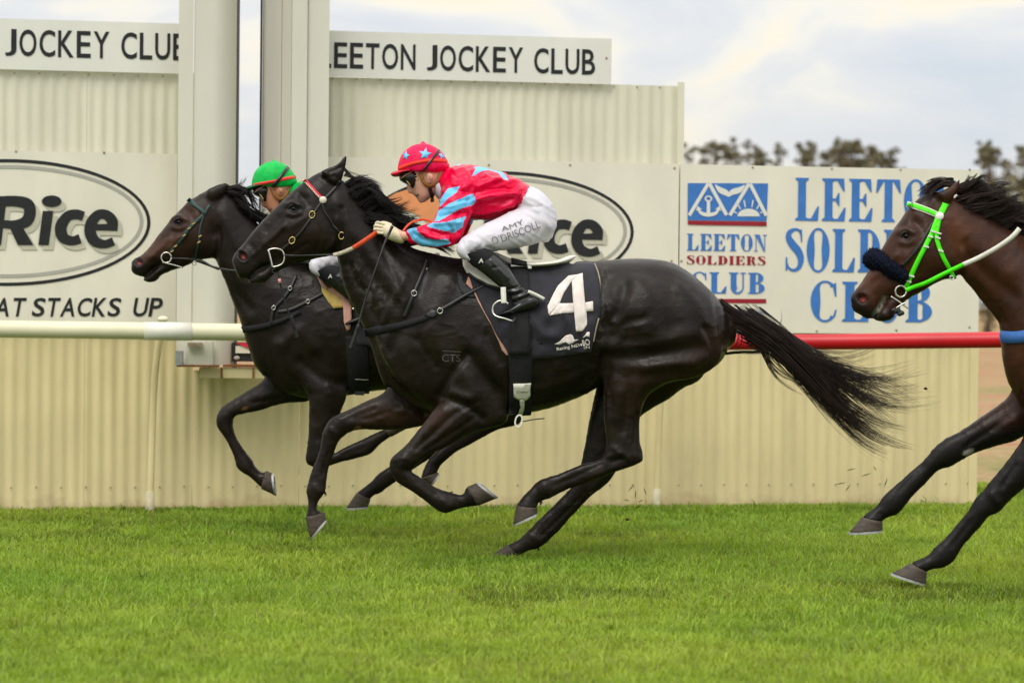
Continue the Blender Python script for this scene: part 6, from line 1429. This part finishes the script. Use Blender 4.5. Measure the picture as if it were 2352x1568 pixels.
    d = segdist(q, Q(9, [(575, 1195), (615, 1210)])); m_ = .6 * np.exp(-(d / (sp9 * .25)) ** 2)[:, None]; sk = sk * (1 - m_) + np.array([.42, .12, .11]) * m_
    d = segdist(q, Q(9, [(880, 780), (885, 850)])); m_ = .5 * np.exp(-(d / (sp9 * .25)) ** 2)[:, None]; sk = sk * (1 - m_) + np.array([.25, .08, .06]) * m_
    vn_ = normals(co, F); d = segdist(q, Q(9, [(860, 760), (880, 860)])); co = co - vn_ * (np.exp(-(d / (sp9 * .3)) ** 2) * .006 * (np.abs(vn_[:, 1]) > .4))[:, None]
    mk('body', co, F, M_skin, root, colors=sk); skb = bvh_of(co, F)
    HB = dict(bvh=skb, Y=Y0)
    # ---- helmet
    hv, hf = loft(R(9, (260, 655, 1150, 695, .098), (228, 625, 1240, 640, .107), (222, 550, 1290, 555, .112), (238, 450, 1262, 455, .111), (290, 320, 1192, 330, .104), (390, 205, 1088, 212, .088), (530, 114, 935, 114, .058), (690, 73, 795, 73, .02)), Y0, n=40, sub=5, ends=(.02, .6))
    hco = np.array([tuple(p) for p in hv])
    hq = toV(hco); pl_ = segdist(hq, Q(9, [(240, 610), (700, 640), (1120, 660), (1260, 590)])); ruf = np.exp(-(pl_ / (sp9 * .9)) ** 2) * .0045 * np.sin(hco[:, 0] * 170 + hco[:, 1] * 140 + np.sin(hco[:, 0] * 60) * 2); cen = hco.mean(0); dd = hco - cen; dd /= np.linalg.norm(dd, axis=1)[:, None]; hco = hco + dd * ruf[:, None]
    hel = mk('helmet', hco, hf, look['cap'], root); HBV = BVHTree.FromPolygons([tuple(p) for p in hco], [tuple(x) for x in hf]); HH = dict(bvh=HBV, Y=Y0)
    pv, pf = loft(R(9, (480, 622, 480, 668, .10), (330, 630, 330, 705, .096), (215, 642, 215, 768, .085), (120, 668, 118, 768, .062), (82, 692, 86, 745, .025)), Y0, n=24, sub=4, e=2.2); mk('peak', pv, pf, look['peak'], root)
    b = MB(); b.ell(P(*TV(K(9, 740, 58)), Y0), .010 * S, .010 * S, .007 * S); b.obj('button', look['cap'], root)
    bw = sp9 * .66
    strap('cap_band', root, HH, Q(9, look['bandline']), bw, look['band'], .0025, .002)
    strap('goggle_strap', root, HH, Q(9, [(660, 730), (760, 620), (880, 470), (1000, 310), (1085, 205)]), sp9 * look.get('strapw', .48), M_goggle, .004, .003, maxjump=.2)
    for s_ in look['stars']: patch('star', hel, HBV, Q(9, s_), M_lblue, .0025, .001, sp9 * .5, Y0)
    gv, gf = loft(R(9, (232, 690, 660, 655, .076), (240, 770, 705, 735, .084), (262, 850, 690, 810, .084), (330, 900, 640, 890, .079), (420, 945, 610, 950, .070), (480, 985, 570, 1005, .056)), Y0, n=24, sub=4, e=2.4); g_ = mk('goggles', gv, gf, M_goggle, root); GB = BVHTree.FromPolygons([tuple(p) for p in gv], [tuple(x) for x in gf])
    cy_ = hit(GB, *TV(K(9, 600, 780)), Y0)[0].y
    ringo('clip', g_, TV(K(9, 605, 785)), sp9 * .32, sp9 * .42, .0018, M_brass, cy_ - .003, -.3)
    cord('clip', g_, Q(9, [(398, 860), (430, 890), (480, 955)]), .0028, M_brass, hit(GB, *TV(K(9, 440, 900)), Y0)[0].y - .002)
    cord('strap_line', g_, Q(9, [(280, 810), (380, 740), (500, 670)]), .002, M_tan, hit(GB, *TV(K(9, 400, 740)), Y0)[0].y - .003)
    strap('ear_strap', root, HB, Q(9, [(690, 690), (725, 800), (790, 905), (880, 950), (975, 915), (1060, 820), (1110, 690)]), sp9 * .85, M_tan, .006, .004, maxjump=.1)
    strap('chin_strap', root, HB, Q(9, [(875, 965), (890, 1060), (925, 1160), (938, 1300)]), sp9 * .75, M_leather, .005, .005, maxjump=.08)
    cv, cf = loft(R(9, (960, 1060, 1105, 830, .064), (1010, 1180, 1200, 780, .070), (1090, 1260, 1300, 720, .078)), Y0, n=24, sub=3); mk('collar', cv, cf, M_breech, root)
    # ---- jacket
    jt = R(2, (800, 332, 700, 560, .095), (850, 306, 715, 640, .165), (940, 314, 860, 728, .19), (1040, 334, 990, 745, .185), (1140, 354, 1100, 746, .175), (1240, 388, 1200, 726, .168), (1330, 432, 1270, 694, .16), (1412, 486, 1305, 668, .15))
    sl = lambda sg, dx=0, dy=0: R(2, (800 + dx, 390 + dy, 985 + dx, 500 + dy, .07, sg * .125), (715 + dx, 565 + dy, 985 + dx, 620 + dy, .068, sg * .17), (688 + dx, 672 + dy, 940 + dx, 725 + dy, .064, sg * .19), (652 + dx, 748 + dy, 895 + dx, 835 + dy, .06, sg * .2), (618 + dx, 776 + dy, 812 + dx, 945 + dy, .057, sg * .2), (560 + dx, 790 + dy, 690 + dx, 962 + dy, .052, sg * .19), (500 + dx, 804 + dy, 580 + dx, 950 + dy, .046, sg * .172), (452 + dx, 822 + dy, 480 + dx, 930 + dy, .04, sg * .152))
    co, F = remesh([loft(jt, Y0), loft(sl(-1), Y0), loft(sl(1, 40, -14), Y0)], .0055 * S * vx_); co = laplace(taubin(co, F, 3), F, 2, .5)
    mq = toV(co); w = np.exp(-(segdist(mq, Q(2, [(840, 420), (930, 560)])) / (sp9 * 4)) ** 2); co = laplace(co, F, 6, .5, w)
    fl_ = [([(1000, 480), (1150, 440), (1330, 440)], 5, 7), ([(980, 540), (1120, 500), (1300, 490)], 5, -7), ([(960, 580), (1100, 560), (1280, 540)], 6, 8), ([(990, 640), (1130, 610), (1290, 570)], 5, -7), ([(960, 690), (1080, 680), (1260, 620)], 5, 8), ([(1000, 720), (1140, 705), (1280, 650)], 4, -7),
           ([(800, 380), (860, 430), (850, 500)], 5, -6), ([(900, 350), (930, 420), (900, 490)], 6, 6), ([(960, 380), (1010, 430), (990, 520)], 5, -6), ([(780, 470), (840, 520), (940, 530)], 5, -6), ([(860, 600), (930, 590), (985, 560)], 4, -6), ([(720, 640), (800, 640), (900, 600)], 4, 5), ([(700, 720), (800, 700), (910, 690)], 4, -7), ([(680, 780), (760, 770), (860, 760)], 4, 6), ([(640, 830), (720, 860), (800, 850)], 4, -7),
           ([(560, 840), (640, 880), (760, 900)], 4, 6), ([(500, 850), (570, 900), (680, 920)], 4, -6), ([(770, 780), (810, 850), (790, 920)], 4, -8), ([(1060, 400), (1120, 430), (1180, 420)], 6, 5), ([(850, 690), (830, 770), (850, 840)], 5, -6), ([(1200, 420), (1260, 470), (1240, 540)], 6, -5), ([(1330, 480), (1300, 560), (1280, 640)], 5, 5), ([(1370, 500), (1330, 580), (1300, 650)], 4, -6)]
    co = sculpt(co, F, [(Q(2, p), w * sp9 / 11. , mm * 2.0 * S) for p, w, mm in fl_]); co = laplace(co, F, 1, .4)
    q = toV(co); vn_ = normals(co, F); u_ = (q[:, 0] * .94 - q[:, 1] * .34) / S; v_ = (q[:, 0] * .34 + q[:, 1] * .94) / S
    rg = 1 - np.abs(2 * vnoise(u_ + 4000, v_ * 3.0 + 4000, 1 / 34., 71) - 1); rg2 = 1 - np.abs(2 * vnoise(u_ * .9 + v_ * .9 + 4000, v_ * 2.2 - u_ + 9000, 1 / 26., 77) - 1)
    co = co + vn_ * ((rg ** 2 - .4) * .0060 + (rg2 ** 2 - .4) * .0035)[:, None] * S; co = laplace(co, F, 3, .4)
    q = toV(co); c = np.tile(np.array(look['silk']), (len(co), 1))
    for pl in look['patterns']:
        ins = inpoly(q, Q(2, pl)); c[ins] = look['silk2']
    mk('jacket', co, F, M_silk, root, colors=c)
    # ---- breeches
    pe = R(2, (1415, 476, 1300, 668, .145), (1500, 518, 1312, 705, .162), (1570, 588, 1335, 765, .172), (1613, 680, 1385, 830, .172), (1624, 752, 1450, 895, .16), (1602, 832, 1500, 915, .125))
    th = lambda sg: R(2, (1400, 645, 1603, 835, .10, sg * .085), (1290, 660, 1500, 915, .10, sg * .11), (1180, 714, 1380, 950, .096, sg * .15), (1080, 762, 1250, 976, .087, sg * .19), (980, 817, 1130, 990, .08, sg * .22), (890, 878, 1025, 992, .071, sg * .245), (846, 932, 975, 1000, .064, sg * .26), (836, 985, 960, 1035, .058, sg * .265), (860, 1030, 990, 1060, .052, sg * .265))
    co, F = remesh([loft(pe, Y0), loft(th(-1), Y0), loft(th(1), Y0)], .006 * S * vx_); co = laplace(taubin(co, F, 3), F, 2, .5); w = np.exp(-(segdist(toV(co), Q(2, [(1330, 720), (1500, 880)])) / (sp9 * 6)) ** 2); co = laplace(co, F, 12, .5, w)
    co = sculpt(co, F, [(Q(2, p), w_ * sp9 / 11., mm * S) for p, w_, mm in [([(1300, 690), (1400, 720), (1480, 780)], 5, -5), ([(1440, 660), (1520, 730), (1560, 800)], 5, 4), ([(1000, 870), (1040, 920), (1010, 970)], 4, -5), ([(930, 900), (980, 930), (960, 980)], 4, 5), ([(880, 900), (900, 960), (950, 1000)], 4, -4), ([(1080, 960), (1130, 980)], 4, -5), ([(1310, 600), (1400, 640), (1500, 640)], 4, -4), ([(1060, 850), (1090, 930)], 5, 3), ([(1340, 560), (1440, 580), (1540, 640)], 5, 4), ([(1480, 700), (1500, 800), (1450, 880)], 5, -4)]])
    q = toV(co); vn_ = normals(co, F); rg = 1 - np.abs(2 * vnoise((q[:, 0] * .5 - q[:, 1] * .86) / S * 2.2 + 4000, (q[:, 0] * .86 + q[:, 1] * .5) / S + 4000, 1 / 30., 91) - 1); co = co + vn_ * ((rg ** 2 - .4) * .0035)[:, None] * S
    mk('breeches', co, F, look['breech'], root); BB = bvh_of(co, F)
    if look.get('print'):
        print_on('lettering', root, BB, "O'DRISCOLL", *TV(K(2, 1120, 936)), *TV(K(2, 1492, 800)), 17, M_print, .0055, Y0, bold=-.008, arcpx=-3)
        print_on('lettering', root, BB, 'AMY', *TV(K(2, 1190, 836)), *TV(K(2, 1362, 772)), 10, M_print, .0055, Y0, arcpx=-2)
        patch('hip_tag', root, BB, Q(2, [(1340, 548), (1370, 538), (1378, 555), (1350, 568)]), M_grey, .002, .001, 6, Y0)
    # ---- boots and gaiters
    for sg in (-1, 1):
        bt = R(2, (930, 1070, 1128, 1000, .057, sg * .27), (980, 1117, 1190, 1050, .057, sg * .275), (1060, 1178, 1240, 1110, .054, sg * .28), (1140, 1242, 1287, 1180, .048, sg * .285), (1200, 1292, 1325, 1232, .043, sg * .285), (1246, 1328, 1365, 1276, .042, sg * .285), (1262, 1362, 1405, 1300, .042, sg * .285), (1280, 1410, 1445, 1355, .040, sg * .285))
        ft = R(2, (1440, 1335, 1468, 1420, .034, sg * .285), (1425, 1322, 1440, 1448, .038, sg * .285), (1380, 1340, 1385, 1462, .041, sg * .285), (1320, 1380, 1320, 1476, .043, sg * .285), (1260, 1422, 1255, 1490, .042, sg * .285), (1200, 1457, 1195, 1498, .038, sg * .285), (1162, 1478, 1160, 1500, .026, sg * .285))
        co, F = remesh([loft(bt, Y0), loft(ft, Y0)], .005 * S * vx_); co = laplace(taubin(co, F, 2), F, 1, .5)
        co = sculpt(co, F, [(Q(2, p), 3.0 * S, mm) for p, mm in [([(1230, 1290), (1300, 1275), (1360, 1240)], -6), ([(1240, 1310), (1310, 1300), (1375, 1265)], 5), ([(1260, 1340), (1330, 1325), (1395, 1290)], -6), ([(1265, 1370), (1340, 1340), (1400, 1318)], 5), ([(1290, 1390), (1350, 1365), (1420, 1345)], -4), ([(1110, 1060), (1160, 1120), (1240, 1200)], 4), ([(1120, 1120), (1170, 1110)], -3), ([(1165, 1495), (1300, 1480), (1462, 1440)], -5)]])
        mk('boot', co, F, M_bootlea, root)
        gv, gf = loft(R(2, (882, 1024, 1062, 964, .064, sg * .265), (905, 1050, 1105, 985, .063, sg * .268), (940, 1085, 1140, 1010, .061, sg * .271), (975, 1118, 1150, 1035, .056, sg * .274)), Y0, sub=4, ends=(.05, .05)); ga = mk('gaiter', gv, gf, M_gaiter, root)
        if sg < 0:
            GBV = BVHTree.FromPolygons([tuple(p) for p in gv], [tuple(x) for x in gf]); print_on('mark', ga, GBV, 'A', *TV(K(2, 1008, 1082)), *TV(K(2, 1045, 1078)), 10 * S, M_signwhite, .002, Y0, bold=.03, shear=.2)
    # ---- gloves
    for sg in (-1, 1):
        yh = sg * .125
        dx, dy = (0, 0) if sg < 0 else (70, -40)
        def G(*rs_): return R(10, *[(r[0] + dx, r[1] + dy, r[2] + dx, r[3] + dy, r[4], yh + (r[5] if len(r) > 5 else 0) * -sg) for r in rs_])
        pieces = [G((640, 412, 600, 610, .034), (580, 385, 545, 590, .038), (500, 335, 450, 560, .036), (430, 302, 385, 528, .035), (385, 290, 345, 500, .030))]
        for k, (a, b_, c_) in enumerate([((400, 305), (228, 272), (192, 298)), ((395, 352), (200, 324), (168, 350)), ((390, 402), (193, 380), (164, 404)), ((390, 452), (214, 434), (182, 452))]):
            r = 22
            pieces.append(G((a[0], a[1] - r, a[0], a[1] + r, .0125), (((a[0] + b_[0]) / 2), (a[1] + b_[1]) / 2 - r, (a[0] + b_[0]) / 2, (a[1] + b_[1]) / 2 + r, .0125, -.008), (b_[0], b_[1] - r, b_[0] + 4, b_[1] + r * .9, .012, -.004), (c_[0], c_[1] - r * .8, c_[0] + 8, c_[1] + r * .7, .012, .016), (c_[0] + 22, c_[1] - r * .7, c_[0] + 26, c_[1] + r * .6, .012, .034), (c_[0] + 75, c_[1] - r * .6, c_[0] + 78, c_[1] + r * .6, .011, .044)))
        pieces.append(G((460, 290, 440, 350, .014, .028), (370, 255, 365, 312, .0135, .036), (290, 250, 295, 300, .012, .040), (240, 262, 250, 300, .010, .042)))
        co, F = remesh([loft(x, Y0, n=18) for x in pieces], .0036 * S * vx_); co = laplace(taubin(co, F, 2), F, 1, .5)
        mk('glove', co, F, look['glove'], root)
    return root

pats = [[(765, 500), (865, 478), (835, 530), (770, 575), (700, 645), (705, 585)], [(660, 757), (695, 670), (790, 610), (940, 545), (968, 538), (988, 600), (962, 628), (880, 650), (790, 700), (700, 752)], [(598, 792), (640, 766), (760, 760), (890, 720), (917, 713), (892, 748), (885, 800), (820, 842), (740, 832), (640, 806)], [(445, 825), (520, 795), (525, 830), (590, 890), (680, 902), (760, 890), (790, 930), (700, 955), (560, 950), (490, 900)],
        [(952, 402), (985, 348), (970, 328), (1060, 325), (1140, 342), (1195, 372), (1218, 392), (1242, 437), (1205, 425), (1165, 378), (1090, 352), (1030, 362), (990, 388)], [(830, 315), (850, 300), (885, 303), (850, 320)], [(960, 735), (1085, 742), (1065, 800), (930, 775)]]
star9 = [star_pts(785, 300, 135, 8), star_pts(385, 330, 105, 12, .8), star_pts(1135, 325, 110, -10, .72)]
M_capred = mat('red_cap_silk', s2l(228, 8, 78), .5, .22, var=.12, vscale=25, bump=.35, bscale=35); M_peakred = mat('red_peak', s2l(196, 20, 40), .5, .4); M_orband = mat('orange_band', s2l(240, 62, 40), .6, .3)
look1 = dict(skin=s2l(226, 172, 150), cap=M_capred, peak=M_peakred, band=M_orband, bandline=[(240, 600), (430, 520), (640, 465), (860, 430), (1060, 428), (1240, 440)], stars=star9, silk=s2l(226, 0, 60), silk2=s2l(100, 192, 240), patterns=pats, breech=M_breech, glove=M_glove, print=True)
j1 = build_jockey('jockey in red silks with light blue stars crouched over the nearest horse', Y1, lambda p: p, 1.0, look1)

hc1 = K(9, 750, 380); hc2 = K(12, 545, 432)
def TV2(p):
    x = (p[0] - hc1[0]) * .877 + hc2[0]; y = (p[1] - hc1[1]) * .877 + hc2[1]; k = min(max((p[1] - 420) / 130, 0), 1); return (x + 12 * k, y + 28 * k)
M_capgrn = mat('green_cap_silk', s2l(0, 178, 74), .5, .22, var=.12, vscale=25, bump=.35, bscale=35); M_peakgrn = mat('green_peak', s2l(20, 82, 40), .5, .4); M_redtape = mat('red_band', s2l(232, 62, 62), .6, .3)
look2 = dict(skin=s2l(205, 140, 112), cap=M_capgrn, peak=M_peakgrn, band=M_redtape, bandline=[(270, 640), (500, 590), (760, 545), (1000, 490), (1270, 440)], stars=[], silk=s2l(0, 160, 70), silk2=s2l(0, 160, 70), patterns=[], breech=M_breech, glove=M_leather, hands=(75, -5), coarse=1.5, strapw=.75)
j2 = build_jockey('jockey in green cap and silks behind the heads of the two dark horses', Y2, TV2, .95, look2)
def TV3(p): return ((p[0] - 1045) * 1.088 + 2562, (p[1] - 592) * 1.088 + 596)
M_cap3 = mat('blue_cap_silk', s2l(40, 60, 140), .45, .45, var=.1, vscale=25, bump=.25, bscale=35)
look3 = dict(look2, hands=(0, 0), coarse=2.0, cap=M_cap3, peak=M_cap3, band=M_whitelea, silk=s2l(30, 60, 150), silk2=s2l(230, 230, 230), patterns=pats[:4], glove=M_leather, skin=s2l(214, 160, 134))
j3 = build_jockey('rider of the bay horse, only black gloves at the right edge', Y3, TV3, 1.0, look3)

# ---- whips
w1 = thing('whip', P(806, 800, 15.7), 'long black riding whip hanging from the cream glove', 'whip')
cord('shaft', w1, [K(10, 470, 330), K(10, 390, 500), K(10, 330, 640), K(10, 230, 930), K(10, 120, 1250), K(10, 20, 1560), (820, 760)], [.008] * 2 + [.0075] * 3 + [.006] * 4 + [.005] * 22, M_leather, [15.80, 15.79, 15.74, 15.71, 15.70, 15.70, 15.69])
flat('flap', w1, [(824, 745), (816, 770), (804, 802)], 9, M_leather, 15.69, th=.003)
w2 = thing('whip', P(682, 778, 16.95), 'whip pointing down beside the nearest horse muzzle', 'whip')
cord('shaft', w2, [K(1, 1390, 1130), K(1, 1410, 1230), K(1, 1440, 1350), K(1, 1480, 1470), (676, 755)], .0055, M_leather, 16.9)
flat('flap', w2, [(668, 725), (676, 752), (683, 778)], 9, M_leather, 16.9, th=.003)
b = MB(); b.tube([P(*K(1, 1405, 1205), 16.89), P(*K(1, 1412, 1240), 16.89)], .008, 8); b.obj('collar', mat('pink_tape', s2l(220, 150, 150), .6), w2)

# ---- grass kicked up by the hooves
M_clip = mat('grass_bit', (.12, .17, .03), .7, .2, var=.4, vscale=60); M_clod = mat('earth_clod', (.05, .03, .018), .9, .1, var=.4, vscale=80)
rs_ = random.Random(12); proto = None
for k, (x, y, Y) in enumerate([(1460, 1135, 16.6), (1472, 1150, 16.5), (1450, 1120, 16.7), (1482, 1128, 16.6), (1466, 1163, 16.4), (1440, 1148, 16.5), (1955, 1078, 16), (2035, 1108, 15.6), (1932, 1110, 16), (1990, 1090, 15.8), (2080, 1155, 15.5), (1948, 1120, 16), (2010, 1075, 16.2), (2120, 1150, 15.2)]):
    p = P(x, y, Y); a = rs_.uniform(0, 3.14); l = rs_.uniform(.016, .032); d_ = Vector((math.cos(a), rs_.uniform(-.3, .3), math.sin(a))) * l; s_ = Vector((-math.sin(a), 0, math.cos(a))) * .0035
    o = mk('grass_clipping', [p - d_, p - d_ * .2 + s_, p + d_ * .3 + s_ * .9, p + d_ + s_ * .6, p + d_ * .3 - s_ * .4, p - d_ * .2 - s_ * .6 + Vector((0, .003, 0))], [(0, 1, 5), (1, 2, 4, 5), (2, 3, 4)], M_clip); tag(o, 'small blade of grass in the air behind the hind legs of the nearest horse' if x < 1700 else 'small blade of grass in the air before the forelegs of the bay horse', 'grass clipping', 'grass thrown up by the hooves')
for (x, y, Y, lb) in ((2126, 892, 16, 'small dark clod flying before the right end of the wall'), (1441, 1192, 15.2, 'dark clod of turf in the air above the grass behind the nearest horse')):
    b = MB(); b.ell(P(x, y, Y), .010, .008, .006, 8, 6); rn = random.Random(x); b.v = [v_ + Vector((rn.uniform(-.003, .003), 0, rn.uniform(-.003, .003))) for v_ in b.v]; tag(b.obj('turf_clod', M_clod), lb, 'clod', 'clods thrown up by the hooves')
